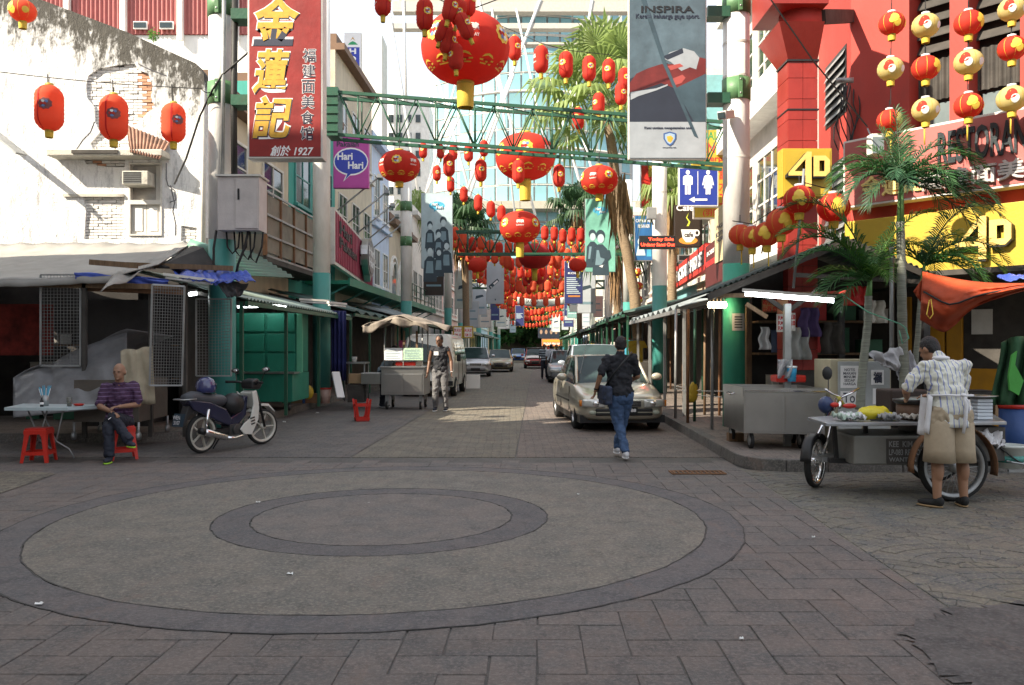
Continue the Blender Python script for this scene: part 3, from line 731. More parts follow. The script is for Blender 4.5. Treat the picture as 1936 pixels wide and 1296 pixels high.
# ---------------------------------------------------------------- right side
redw=mat('red_render',(.38,.042,.03),.7,var=.12,vs=1.5,dirt=.45,ds=1.6,stretch=(1,1,.35),dcol=(.2,.05,.04))
redt=mat('red_tile',(.28,.025,.018),.45,var=.15,dirt=.3,ds=3,stretch=(1,1,.5),dcol=(.15,.04,.03),rand=.08)
louv=mat('dark_louvre',(.035,.03,.028),.6)
YA,YB=13.45,15.4; pA=Vector((gx(1900,YA),YA,0)); dA=Vector((-.853,1,0)).normalized()
pC=pA+dA*((YB-YA)/dA.y)
pN=pA-dA*4.2
red=thing('red_building','red corner building with louvred windows above the restaurant sign','building',tuple(pC))
MF=frame(pC,pN); LF=(pN-pC).length
pil=[(0,1.12),(1.92,2.3),(3.1,3.45),(4.3,5.2)]
mb=MB(redw); mb.T=MF
mb.bx(0,LF,0,4.4,-.5,0); mb.bx(0,LF,9.8,11.0,-.5,0)
mb.bx(0,LF,0,11,-3.5,-.9)
part('wall',mb,red,world=True)
for k,(u0,u1)in enumerate(((0,1.05),(1.72,2.02),(2.78,3.06),(3.75,4.1),(4.9,LF))):
 mb=MB(redw); mb.T=MF; mb.bx(u0,u1,4.4,9.8,-.6,.0 if k else .0); part('pillar',mb,red,world=True)
bays=((1.05,1.72),(2.02,2.78),(3.06,3.75),(4.1,4.9))
for u0,u1 in bays:
 mb=MB(dark); mb.T=MF; mb.bx(u0,u1,4.4,9.8,-.6,-.45); b0=part('window',mb,red,world=True)
 mb=MB(lglass); mb.T=MF; mb.bx(u0+.05,u1-.05,4.45,5.75,-.44,-.42); part('pane',mb,b0,world=True,root=red)
 mb=MB(soot); mb.T=MF
 corr(mb,(u0,6.5,-.36),(u1,6.5,-.36),(u1,5.8,-.36),(u0,5.8,-.36),6,.03); part('roller_shutter',mb,b0,world=True,root=red)
 for q in range(12):
  mb=MB(soot); mb.T=MF; v=6.62+q*.26; mb.add([(u0,v,-.3),(u1,v,-.3),(u1,v+.16,-.42),(u0,v+.16,-.42),(u0,v+.02,-.3),(u1,v+.02,-.3),(u1,v+.18,-.42),(u0,v+.18,-.42)],[(0,1,2,3),(4,5,6,7),(0,1,5,4),(2,3,7,6)]); part('slat',mb,b0,world=True,root=red)
pS=Vector((sx(5.85,17.6),17.6,0)); MS=frame(pS,pC); LS=(pC-pS).length
mb=MB(redw); mb.T=MS; mb.bx(0,LS,0,11,-2.4,0); part('side_wall',mb,red,world=True)
for v0,v1,nm in((5.9,7.15,'louvre'),(3.2,5.1,'louvre')):
 mb=MB(black); mb.T=MS; mb.bx(.55,LS-.25,v0,v1,-.02,.012); w0=part('window',mb,red,world=True)
 for q in range(int((v1-v0)/.17)):
  mb=MB(galv); mb.T=MS; v=v0+.06+q*.17; mb.add([(.6,v,.06),(LS-.3,v,.06),(LS-.3,v+.1,.014),(.6,v+.1,.014)],[(0,1,2,3)]); part('slat',mb,w0,world=True,root=red)
rp_=thing('red_pier','free standing square pier clad in red tiles with flared head','pillar',(gx(1512,13.6),13.6,.15))
RX0,RX1,RY0,RY1=gx(1490,13.4),gx(1546,13.4),13.4,13.95
mb=MB(soot); mb.bx(RX0+.02,RX1-.02,RY0+.02,RY1-.02,0,6.1); part('core',mb,rp_,world=True)
z=gz(700,13.4); k=0;
tv=.33
while z<gz(116,13.4)-.05:
 z2=min(z+tv-.008,gz(116,13.4))
 for q in range(2):
  w2=(RX1-RX0)/2
  mb=MB(redt); mb.bx(RX0+q*w2+.003,RX0+(q+1)*w2-.003,RY0,RY0+.02,z,z2); part('tile',mb,rp_,world=True)
 mb=MB(redt); mb.bx(RX0,RX0+.02,RY0+.021,RY1,z,z2); part('tile',mb,rp_,world=True)
 z+=tv; k+=1
zf0,zf1=gz(113,13.4),gz(52,13.4)
mb=MB(redt); b4=[(RX0,RY0),(RX1,RY0),(RX1,RY1),(RX0,RY1)]; t4=[(RX0-.22,RY0-.25),(RX1+.02,RY0-.25),(RX1+.02,RY1+.3),(RX0-.22,RY1+.3)]
mb.add([(x,y,zf0)for x,y in b4]+[(x,y,zf1)for x,y in t4],[(0,1,5,4),(1,2,6,5),(2,3,7,6),(3,0,4,7),(4,5,6,7),(0,3,2,1)]); part('flared_head',mb,rp_,world=True)
mb=MB(black); mb.bx(RX0-.02,RX1+.02,RY0-.02,RY1,zf0-.03,zf0); mb.bx(RX0-.01,RX1+.02,RY0-.012,RY1,gz(206,13.4)-.02,gz(206,13.4)); part('joint',mb,rp_,world=True)
mb=MB(redw); mb.cyl((RX0+.3,RY0+.3,zf1),(RX0+.3,RY0+.3,zf1+.3),.34,n=18); part('neck',mb,rp_,world=True)
mb=MB(redt); mb.bx(RX0-.3,RX1+.1,RY0-.2,RY1+.4,zf1+.3,zf1+1.6); part('box_head',mb,rp_,world=True)
mb=MB(soot); mb.beam((RX1+.1,RY0+.1,zf1+.2),(pC.x,pC.y,zf1+.95),.12,.22); solo('duct_beam',mb,'grey weathered beam from the red pier to the red wall','beam')
wt,M,L=facade('white and grey apartment house with stacked balconies behind the red pier',1,17.7,25.0,13,offw,[(4.6,1.9,3),(8.2,1.9,3)],trim=white,nx=3,ny=3,ww=.86)
for v in(3.6,7.2,10.9):
 mb=MB(white); mb.T=M; mb.bx(0,L,v,v+.75,0,.55); part('balcony',mb,wt,world=True)
facade('cream shop house with yellow sign boards on the right',1,25,31,7.0,cream,[(4.3,1.5,2)],roof=brownr)
facade('pale teal block beyond the yellow sign boards',1,31,37,11.5,mat('pale_teal_render',(.2,.42,.44),.7,dirt=.3),[(4.3,1.5,2),(7.5,1.5,2)])
facade('brown and cream café house on the right side',1,37,44,7.0,pinkw,[(4.3,1.5,2)],roof=brownr)
Y=44
for k in range(9):
 w_=9+(k*29%5)+k*1.4; facade('distant %s shop house number %s along the right side'%(('white','pink','grey','cream','blue','teal','white','pink','grey')[k%9],('first','second','third','fourth','fifth','sixth','seventh','eighth','ninth')[k]),1,Y,Y+w_,7.0+(k*11%4),(offw,pinkw,grey_r,cream,bluew,tealw,offw,pinkw,grey_r)[k],[(4.2,1.5,4)]); Y+=w_
# ---------------------------------------------------------------- glass tower and the white mast structure far ahead
gpan=mat('teal_glass_pane',(.22,.42,.46),.15,var=.25,vs=.05,bump=0,coat=.3,rand=.3)
YG=175.0
gt=thing('glass_tower','curved teal glass tower closing the street behind the lanterns','tower',(gx(1000,YG),YG+10,0))
NX,NZ=16,18; x0,x1=gx(815,YG),gx(1205,YG); z0,z1=8.0,gz(-40,YG)
pw,ph=(x1-x0)/NX,(z1-z0)/NZ
def gcur(u):return YG+9*(2*u-1)**2
pm_=MB(gpan); pm_.box((0,0,0),(pw-.35,.12,ph-.45)); pme=pm_.mesh('pane')
for j in range(NZ):
 for i in range(NX):
  o=link('pane',pme,gt); u=(i+.5)/NX
  o.location=WM[gt.name]@Vector((x0+pw*(i+.5),gcur(u),z0+ph*(j+.5))); o.rotation_euler=(0,0,math.atan2(gcur(u+.01)-gcur(u-.01),.02*(x1-x0)))
mb=MB(mat('tower_frame',(.5,.5,.47),.6)); mb.grid(lambda u,v:(x0-.3+(x1-x0+.6)*u,gcur(u)+.4,z0-4+(z1-z0+4)*v),NX,1)
part('frame',mb,gt,world=True,solid=.3)
for j in range(NZ+1):
 mb=MB(offw); mb.tube([(x0+(x1-x0)*i/16,gcur(i/16)-.15,z0+ph*j)for i in range(17)],.1 if j%3 else .28,4); part('transom',mb,gt,world=True)
mb=MB(mat('concrete_band',(.4,.37,.3),.8,dirt=.3))
for py in(12,388):mb.bx(x0-6,x1+6,YG-5,YG,gz(py+14,YG),gz(py,YG))
part('canopy_band',mb,gt,world=True)
pod=thing('podium','pale podium block at the far end of the street under the glass','building',(gx(990,YG),YG-8,0)); mb=MB(mat('podium_stone',(.2,.18,.15),.8,dirt=.5)); mb.bx(gx(790,YG),gx(1230,YG),YG-8,YG-5.2,0,19); part('wall',mb,pod,world=True)
mb=MB(glass)
for k in range(14):mb.bx(gx(820+k*27,YG),gx(838+k*27,YG),YG-8.1,YG-8,9,12)
part('window_band',mb,pod,world=True,kind='stuff')
YM=120.0; mast=mat('white_mast',(.62,.62,.6),.5,dirt=.15)
ms=[(732,0,800,420,6),(763,10,768,190,5),(872,120,790,420,4),(1010,30,860,420,6),(905,0,1010,400,5),(830,160,905,420,5),(935,60,975,420,4),(960,170,870,420,6),(800,130,845,320,4),(1120,0,1065,300,5),(1050,180,1120,430,6),(1085,200,1150,430,5),(985,60,1060,410,4),(860,240,790,400,5),(935,140,1000,320,4)]
labs=['far left leaning white mast beside the sky','vertical white mast left of the big lantern','thin white strut leaning left under the big lantern','long white tube crossing the glass to lower left','white tube crossing the glass to lower right','white tube right of the big lantern underside','slim white mast in front of the glass middle','thick white strut crossing above the truss','short white tube below the top left lantern','white tube near the fan palm crown','steep white tube beside the teal banner','second steep white tube beside the teal banner','slim white tube over the centre glass','low white strut by the family banner','short white tube at mid glass']
for(a,b_,c,d,w_),lb in zip(ms,labs):
 mb=MB(mast); p0,p1=P(c,d,YM),P(a,b_,YM); e=(p1-p0); mb.cyl(p0-e*.02,p1+e*.12,w_*YM/F/2,n=8); solo('mast',mb,lb,'mast',group='white masts before the glass tower')
cp=thing('steel_canopy','grey steel canopy structure high over the far street end','canopy',(gx(960,YM),YM,40))
for y0,y1,x0_,x1_ in((2,22,742,1190),(44,54,738,1190),(80,84,900,1100)):
 mb=MB(mat('canopy_steel',(.42,.4,.36),.6)); mb.bx(gx(x0_,YM),gx(x1_,YM),YM,YM+1.5,gz(y1,YM),gz(y0,YM)); part('girder',mb,cp,world=True)
fb=thing('far_block','hazy white apartment block left of the white masts','building',(gx(770,150),150,0)); mb=MB(white); mb.bx(gx(700,150),gx(812,150),150,158,0,gz(185,150)); part('wall',mb,fb,world=True)
mb=MB(offw); mb.bx(gx(655,140),gx(722,140),140,146,0,gz(65,140)); part('tower_wall',mb,fb,world=True)
for r_ in range(6):
 for k in range(4):
  mb=MB(glass); mb.bx(gx(735+k*17,150),gx(744+k*17,150),149.8,150,gz(232+r_*34,150),gz(218+r_*34,150)); part('window',mb,fb,world=True)
# ---------------------------------------------------------------- street columns
def column(px,Y,zb,ztop,label,r=.225,base_teal=True,bands=(),join=(),zg=.15,low=teal,group='teal and white street poles'):
 x=gx(px,Y); t=thing('street_pole',label,'pole',(x,Y,zg),0,group)
 mb=MB(low); mb.cyl((0,0,0),(0,0,zb-zg),r,n=28); part('base',mb,t)
 mb=MB(white); mb.cyl((0,0,zb-zg),(0,0,ztop-zg),r*.985,n=28); sh=part('shaft',mb,t)
 for zz in join:
  mb=MB(offw); mb.cyl((0,0,zz-zg-.02),(0,0,zz-zg+.02),r*1.01,n=28,cap=False); part('joint_ring',mb,t)
 for zz in bands:
  mb=MB(lgreen); mb.cyl((0,0,zz-zg-.19),(0,0,zz-zg+.19),r*1.06,n=28)
  mb.bx(-.03,.03,-r*1.06-.05,-r,zz-zg-.19,zz-zg+.19); b_=part('clamp',mb,t)
  for q in(-.12,.12):
   mb=MB(galv); mb.cyl((0,-r-.07,zz-zg+q),(0,-r-.03,zz-zg+q),.016,n=8); part('bolt',mb,b_)
 return t
Y0L,Y1L,Y2L,Y3L,Y1R,Y2R,Y3R=14.4,21.9,34.0,51.0,15.0,25.8,39.0
bz=lambda py,Y:gz(py,Y)
column(420,Y0L,bz(455,Y0L),9.5,'beige white street pole behind the grey meter box and red banner',bands=(bz(180,Y0L),bz(14,Y0L)))
column(608,Y1L,bz(517,Y1L),10.6,'white street pole with teal foot right of the red banner')
column(768,Y2L,bz(570,Y2L),9.2,'white street pole with green clamps holding the family banner',bands=(bz(391,Y2L),bz(457,Y2L)))
column(847,Y3L,bz(583,Y3L),9.0,'slim white street pole below the family banner on the left')
column(1392,Y1R,bz(500,Y1R),8.2,'thick street pole with green foot, clamps and torn poster behind the steel cart',r=.235,bands=(bz(172,Y1R),bz(10,Y1R)),join=(bz(85,Y1R),bz(148,Y1R),bz(300,Y1R)),low=mat('pole_green',(.05,.36,.24),.45,dirt=.4,ds=3,stretch=(1,1,.5),dcol=(.05,.14,.1)))
column(1247,Y2R,bz(541,Y2R),8.8,'white street pole with camera box beside the toilet sign',join=(bz(365,Y2R),))
column(1187,Y3R,bz(572,Y3R),9.2,'white street pole with green clamps behind the leaning palm trunk',bands=(bz(400,Y3R),bz(465,Y3R)),zg=.15)
for k,(px,Y,zb)in enumerate(((872,66,3.4),(905,84,3.4),(928,105,3.4),(943,130,3.4),(1150,56,3.3),(1120,74,3.3),(1098,98,3.3),(1082,128,3.3))):
 column(px,Y,zb,9,'small distant street pole, %s from the front on the %s side'%(('fourth','fifth','sixth','seventh')[k%4],'left' if k<4 else 'right'),r=.25)
for px,py,w_,h_,lab in((1389,610,22,32,'torn white notice glued on the thick green pole foot'),):
 x,z=gx(px,Y1R),gz(py,Y1R); mb=MB(lit); mb.grid(lambda u,v:(gx(1392,Y1R)+.243*math.sin((u-.5)*.9-.1),Y1R-.243*math.cos((u-.5)*.9-.1),z-.15+.3*v),8,3)
 po=solo('notice',mb,lab,'poster')
 for q in range(5):
  mb=MB(black); v=z-.1+q*.045; mb.grid(lambda u,v_:(gx(1392,Y1R)+.2455*math.sin((u-.5)*.55-.1),Y1R-.2455*math.cos((u-.5)*.55-.1),v+.018*v_),5,1); part('print',mb,po)
YB_=13.9; x0,x1=gx(411,YB_),gx(490,YB_); z0,z1=gz(436,YB_),gz(334,YB_)
mbx=thing('meter_box','pale grey electric meter box hung on the left street pole','electric box',(x0,YB_,z0))
boxm=mat('grey_enamel',(.5,.46,.44),.45,dirt=.2)
mb=MB(boxm); mb.bx(0,x1-x0,0,.45,0,z1-z0); part('case',mb,mbx,bevel=.012)
mb=MB(boxm); mb.bx(.3,x1-x0-.02,-.022,-.002,.03,z1-z0-.04); d_=part('door',mb,mbx,bevel=.006)
mb=MB(black); mb.bx(.34,.37,-.035,-.022,.5,.68); part('handle',mb,d_)
mb=MB(offw); mb.bx(-.03,x1-x0+.03,-.04,.48,z1-z0,z1-z0+.03); part('lid',mb,mbx)
for k in range(4):
 mb=MB(wire); xx=.08+k*.13; mb.tube([(xx,.2,0),(xx+.02,.2,-.25-k*.06),(xx+.1,.2,-.36-k*.05),(xx+.2,.2,-.25),(xx+.22,.2,0)],.016,6); part('cable_loop',mb,mbx)
for px0,pts,lb in((0,((409,436),(404,470),(404,500),(410,520)),'black cable running down the left side of the pole'),(0,((470,436),(462,470),(450,500),(446,520)),'black cable bundle dropping from the meter box to the roof')):
 mb=MB(wire); mb.tube([P(a,b_,14.0)for a,b_ in pts],.022,6); solo('cable',mb,lb,'cable')
mb=MB(wire); mb.tube([P(445,-40,14.15),P(442,200,14.15),P(443,336,14.15)],[.055,.055,.055],8); solo('cable',mb,'thick black cable trunk running up beside the beige pole','cable')
mb=MB(wire); mb.tube([P(330,348,16.5),P(352,300,15.5),P(378,220,14.6),(P(402,170,14.1)),P(420,142,14.1),P(440,125,14.1),P(475,95,14.1)],.018,6); solo('cable',mb,'black cable curving from the white wall up to the pole','cable')
mb=MB(galv); mb.tube([P(424,-40,14.12),P(420,333,14.12)],.035,8); solo('conduit',mb,'thin grey conduit pipe on the face of the beige pole','pipe')
# ---------------------------------------------------------------- lattice beams
def truss(name,label,A,B,h,d,n,r=.035,m_=dgreen):
 A,B=Vector(A),Vector(B); t=thing(name,label,'truss',tuple(A),0,'green lattice beams across the street')
 ax=(B-A).normalized(); up=Vector((0,0,1)); bk=Vector((0,1,0)); L=(B-A).length
 q=lambda u,k,w:A+ax*(L*u)+up*(k*h)+bk*(w*d)
 for k,w,nm in((0,0,'lower_chord'),(0,1,'lower_chord'),(1,0,'upper_chord'),(1,1,'upper_chord')):
  mb=MB(m_); mb.beam(q(0,k,w),q(1,k,w),r*2,r*2.2); part(nm,mb,t,world=True)
 for w in(0,1):
  for i in range(n):
   u0,u1,um=i/n,(i+1)/n,(i+.5)/n
   for a,b_ in((q(u0,1,w),q(um,0,w)),(q(um,0,w),q(u1,1,w))):
    mb=MB(m_); mb.cyl(a,b_,r*.5,n=6); part('web_rod',mb,t,world=True)
   mb=MB(m_); mb.cyl(q(um,0,w),q(um,.96,w),r*.5,n=6); part('web_rod',mb,t,world=True)
 for i in range(n+1):
  mb=MB(m_); mb.cyl(q(i/n,1,0),q(i/n,1,1),r*.45,n=6); mb.cyl(q(i/n,1,0),q(min(1,(i+1)/n),1,1),r*.4,n=6); part('cross_tie',mb,t,world=True)
 return t
YT=21.0
ordn1=('first','second','third','fourth','fifth','sixth','seventh','eighth','ninth')
t1=truss('lattice_beam','dark green lattice beam crossing the street above the first pole',P(640,255,YT),P(1375,312,YT),1.05,.55,10)
mb=MB(dgreen); a=P(622,262,YT+.2); mb.bx(a.x,a.x+.28,a.y-.3,a.y+.3,a.z,a.z+1.2)
for k in range(5):mb.bx(a.x-.02,a.x+.3,a.y-.33,a.y-.3,a.z+.1+k*.22,a.z+.16+k*.22)
part('end_bracket',mb,t1,world=True)
truss('lattice_beam','second green lattice beam further up behind the round lanterns',P(862,480,36),P(1245,480,36),.95,.5,9,.04)
truss('lattice_beam','third green lattice beam above the pale street banner',P(885,545,58),P(1160,545,58),.5,.4,8,.05)
for k,(py,Y)in enumerate(((588,85),(606,112))):truss('lattice_beam',('small green beam below the pale street banner','smallest green beam deepest in the street')[k],(sx(-5.2,Y),Y,gz(py,Y)),(sx(3.6,Y),Y,gz(py,Y)),.35,.3,6,.05)
# ---------------------------------------------------------------- signs
def sign(name,label,cat,A,B,yt,yb,face,fr=None,t=.12,fw=.035,texts=(),polys=(),group=None,face_name='panel',tex=.0):
 """A=(px,Y) left edge, B=(px,Y) right edge, yt/yb picture rows at the left edge"""
 fr=fr or alu; a=Vector((gx(A[0],A[1]),A[1],gz(yb,A[1]))); b_=Vector((gx(B[0],B[1]),B[1],a.z)); h=gz(yt,A[1])-a.z
 M=frame(a,b_); L=(b_-a).length; r_=thing(name,label,cat,tuple(a),0,group)
 mb=MB(fr); mb.T=M; mb.bx(0,L,0,h,-t,0); part('case',mb,r_,world=True,bevel=.008)
 mb=MB(face); mb.T=M; mb.bx(fw,L-fw,fw,h-fw,0,.008); part(face_name,mb,r_,world=True)
 for i,(m_,pts)in enumerate(polys):
  mb=MB(m_); mb.T=M; mb.add([(L*u,h*v,.0095+i*.0012)for u,v in pts],[tuple(range(len(pts)))]); part('print',mb,r_,world=True)
 for tx in texts:
  body,u0,v0,u1,v1,m_=tx[:6]; ext=tx[6]if len(tx)>6 else tex; bo=tx[7]if len(tx)>7 else .02
  text(body,M,L*u0,h*v0,L*u1,h*v1,m_,r_,ext=.0095+len(polys)*.0012+.002+ext,bold=bo,world=True,name='lettering')
 return r_,M,L,h
def ov(cx_,cy_,rx,ry,n=24,a0=0.0):return[(cx_+rx*math.cos(a0+2*math.pi*k/n),cy_+ry*math.sin(a0+2*math.pi*k/n))for k in range(n)]
crimson=mat('crimson_banner',(.25,.019,.017),.5,var=.25,vs=2,bump=1.0,bs=1.5)
inky=mat('navy_ink',(.03,.035,.06),.5,bump=0)
YS=13.7
rb_,M,L,h=sign('restaurant_banner','tall crimson banner with gold brush characters and 1927 hung on the left pole','sign',(468,YS),(610,YS),-120,300,crimson,offw,t=.3,fw=.03)
MB_=Matrix.Translation((-.0,-.0,0))
def on(r_,M,L,h,yt,yb,x0,x1,body,X0,Y0_,X1,Y1_,m_,ext=.0,bold=.02,d=.012,shear=0.0):
 """place lettering by picture box on a camera facing sign"""
 u=lambda px:L*(px-x0)/(x1-x0); v=lambda py:h*(yb-py)/(yb-yt)
 return text(body,M,u(X0),v(Y1_),u(X1),v(Y0_),m_,r_,ext=d+ext,bold=bold,world=True,shear=shear)
for ch,X0,Y0_,X1,Y1_ in(('金',478,-8,566,86),('蓮',478,94,548,178),('記',478,182,552,262)):
 on(rb_,M,L,h,-120,300,468,610,ch,X0-2,Y0_-2,X1+2,Y1_+2,sheetw,bold=.058,d=.011,shear=.18)
 on(rb_,M,L,h,-120,300,468,610,ch,X0+1,Y0_+1.5,X1+1,Y1_+1.5,inky,bold=.03,d=.014,shear=.18)
 on(rb_,M,L,h,-120,300,468,610,ch,X0,Y0_,X1,Y1_,gold,bold=.026,d=.017,shear=.18)
for k,ch in enumerate('福建面美食馆'):
 y=93+k*29.4; x=573-k*.9
 on(rb_,M,L,h,-120,300,468,610,ch,x-1,y-1,x+25,y+26,sheetw,bold=.03,d=.011)
 on(rb_,M,L,h,-120,300,468,610,ch,x,y,x+24,y+25,inky,bold=.002,d=.014)
on(rb_,M,L,h,-120,300,468,610,'創於 1927',511,276,593,296,sheetw,bold=.02,d=.012,shear=.25)
for py in(14,180):mb=MB(dgreen); mb.bx(gx(438,YS+.3),gx(470,YS+.3),YS+.25,YS+.6,gz(py+10,YS),gz(py-10,YS)); part('bracket',mb,rb_,world=True)
YI=14.6
bsky=mat('banner_sky_blue',(.065,.1,.125),.6,var=.55,vs=1.2,bump=1.0,bs=1.6)
ib,M,L,h=sign('car_banner','large advertising banner with a red car print hung on the right pole','banner',(1188,YI),(1336,YI),-60,302,bsky,offw,t=.1,fw=.02)
bu=lambda x,y:((x-1188)/148,(302-y)/362)
def onp(r_,M,L,h,pts,m_,d,bx_=bu,name='print'):
 mb=MB(m_); mb.T=M; q=[bx_(*p)for p in pts]; mb.add([(L*u,h*v,d)for u,v in q],[tuple(range(len(q)))]); return part(name,mb,r_,world=True)
pgrey=mat('print_grey',(.3,.33,.36),.6,bump=0); pdark=mat('print_dark_navy',(.02,.025,.04),.5,bump=0); pred=mat('print_car_red',(.14,.018,.016),.5,var=.3,vs=3,bump=0); pred2=mat('print_car_highlight',(.36,.07,.06),.5,bump=0); pblu=mat('print_shield_blue',(.04,.09,.25),.5,bump=0); pmid=mat('print_mid_blue',(.04,.07,.09),.5,var=.3,vs=2,bump=0)
onp(ib,M,L,h,((1190,231),(1334,231),(1334,299),(1190,299)),pgrey,.0095)
onp(ib,M,L,h,((1190,150),(1240,128),(1262,120),(1312,231),(1190,231)),pdark,.0105)
onp(ib,M,L,h,((1190,158),(1203,140),(1225,130),(1250,122),(1290,122),(1318,108),(1334,112),(1334,165),(1316,150),(1276,168),(1250,158),(1215,170),(1190,176)),pred,.0115)
onp(ib,M,L,h,((1255,112),(1266,100),(1292,92),(1312,98),(1322,110),(1316,132),(1304,128),(1288,135),(1268,118)),pgrey,.0125)
onp(ib,M,L,h,((1252,108),(1290,92),(1292,101),(1262,114)),pdark,.0135)
onp(ib,M,L,h,((1262,126),(1285,121),(1292,126),(1268,134)),pred2,.0135)
onp(ib,M,L,h,((1270,150),(1290,142),(1296,148),(1288,158),(1276,162)),pred2,.0135)
onp(ib,M,L,h,((1276,168),(1334,140),(1334,231),(1312,231)),pmid,.0125)
onp(ib,M,L,h,((1192,175),(1240,168),(1262,160),(1262,163),(1240,172),(1206,183),(1192,190)),pgrey,.0145)
mb=MB(mat('banner_fold',(.34,.4,.42),.6,bump=0)); a_,b2=bu(1210,-20),bu(1318,250)
pts=[(1205,-20),(1214,-20),(1260,122),(1320,262),(1312,258),(1252,120)]
onp(ib,M,L,h,pts,pmid,.0155)
wt_=mat('print_shadow_blue',(.12,.2,.25),.6,bump=0)
ub=lambda X0,Y0_,X1,Y1_,body,m_,bold=.01,d=.017:text(body,M,L*bu(X0,0)[0],h*bu(0,Y1_)[1],L*bu(X1,0)[0],h*bu(0,Y0_)[1],m_,ib,ext=d,bold=bold,world=True)
ub(1212,12,1312,25,'INSPIRA',black,.015); ub(1202,27,1322,38,'Kereta keluarga gaya sport.',inky,0)
ub(1218,240,1310,246,'Kami sentiasa mengutamakan anda.',inky,0)
ub(1252,279,1278,281,'www.proton.com',inky,0)
sh=[(1254,253),(1266,249.5),(1278,253),(1278,263),(1272,273),(1266,277),(1260,273),(1254,263)]
onp(ib,M,L,h,sh,pblu,.017); onp(ib,M,L,h,[(1266+(x-1266)*.78,262+(y-262)*.78)for x,y in sh],mat('print_shield_light',(.3,.42,.55),.5,bump=0),.018); onp(ib,M,L,h,((1260,259),(1268,257),(1273,262),(1268,271),(1262,268)),gold,.019)
for py in(12,178):mb=MB(dgreen); mb.bx(gx(1336,YI+.3),gx(1378,YI+.3),YI+.2,YI+.5,gz(py+10,YI),gz(py-10,YI)); part('bracket',mb,ib,world=True)
fuch=mat('fuchsia_sign',(.42,.06,.3),.45,bump=0,var=.06); blu=mat('royal_blue',(.03,.05,.38),.45,bump=0,var=.05)
fs,M,L,h=sign('fuchsia_sign','fuchsia vertical shop sign reading Pakaian with blue Hari Hari bubble','sign',(630,27),(697,27),256,356,fuch,fuch,t=.2,polys=((sheetw,ov(.5,.5,.49,.265)),(sheetw,[(.4,.3),(.28,.12),(.55,.28)]),(blu,ov(.5,.5,.46,.235)),(blu,[(.42,.3),(.34,.16),(.52,.28)])),texts=(('Pusat',.12,.9,.42,.97,inky),('Pakaian',.1,.78,.72,.88,inky),('Hari',.12,.53,.55,.67,sheetw,0,.03),('Hari',.42,.36,.85,.5,sheetw,0,.03)))
maro=mat('maroon_board',(.3,.03,.07),.45,var=.25,vs=1.2,dirt=.2)
ob_,M,L,h=sign('maroon_board','oblique maroon shop board with black lettering and round bubble emblem','sign',(633,26.5),(705,39.0),392,500,maro,offw,t=.15,fw=.1,texts=(('Hari',.08,.62,.34,.84,black,.03,.03),('Pakaian',.08,.36,.46,.56,black,.03,.03)))
for k in range(26):
 mb=MB(maro); mb.T=M; u=L*(k+.5)/26; mb.bx(u-.05,u+.05,.12,h-.12,.008,.03); part('rib',mb,ob_,world=True)
mb=MB(steel); mb.T=M; mb.prism([(L*.64+a,h*.58+b_)for a,b_ in ov(0,0,1.45,.78)],Matrix.Translation((0,0,.1)),.25); mb.prism([(L*.6,h*.3),(L*.6+.2,h*.02),(L*.7,h*.3)],Matrix.Translation((0,0,.1)),.25); em=part('emblem',mb,ob_,world=True)
mb=MB(mat('bubble_grey',(.16,.15,.17),.3)); mb.T=M; mb.prism([(L*.64+a,h*.58+b_)for a,b_ in ov(0,0,1.3,.68)],Matrix.Translation((0,0,.36)),.02); part('emblem_face',mb,em,world=True,root=ob_)
text('Hari\nHari',M,L*.555,h*.36,L*.725,h*.8,sheetw,ob_,ext=.39,bold=.02,world=True)
for k in range(5):
 mb=MB(galv); mb.T=M; u=L*(.05+k*.22); mb.tube([(u,h,0),(u+.1,h+1.1,1.3)],.03,6); mb.box((u+.1,h+1.1,1.35),(.5,.12,.16)); part('lamp_arm',mb,ob_,world=True)
hb_,M,L,h=sign('hotel_sign','tall blue and white vertical hotel sign high on the left','sign',(651,46),(683,46),62,178,sheetw,offw,t=.3,fw=.02,polys=((blu,[(.1,0.01),(.9,0.01),(.9,.76),(.1,.76)]),(mat('logo_green',(.03,.3,.12),.5,bump=0),[(.2,.8),(.8,.8),(.66,.84),(.5,.86),(.34,.84)]),(mat('logo_amber',(.6,.35,.1),.5,bump=0),[(.35,.86),(.5,.93),(.65,.86),(.5,.9)])))
for k,ch in enumerate('HOTEL'):text(ch,M,L*.3,h*(.65-k*.125),L*.7,h*(.74-k*.125),sheetw,hb_,ext=.016,bold=.04,world=True)
fam1=mat('pale_banner',(.4,.52,.56),.6,var=.25,vs=1.0,bump=.08,bs=3); fam2=mat('green_banner',(.18,.45,.36),.6,var=.4,vs=.8,bump=.08,bs=3)
tone1=mat('tone_slate',(.035,.06,.08),.6,bump=0); tone2=mat('tone_pale_skin',(.5,.62,.66),.6,bump=0); cy=mat('cyan_bubble',(.08,.4,.6),.5,bump=0); tone3=mat('tone_mid',(.18,.28,.33),.6,bump=0)
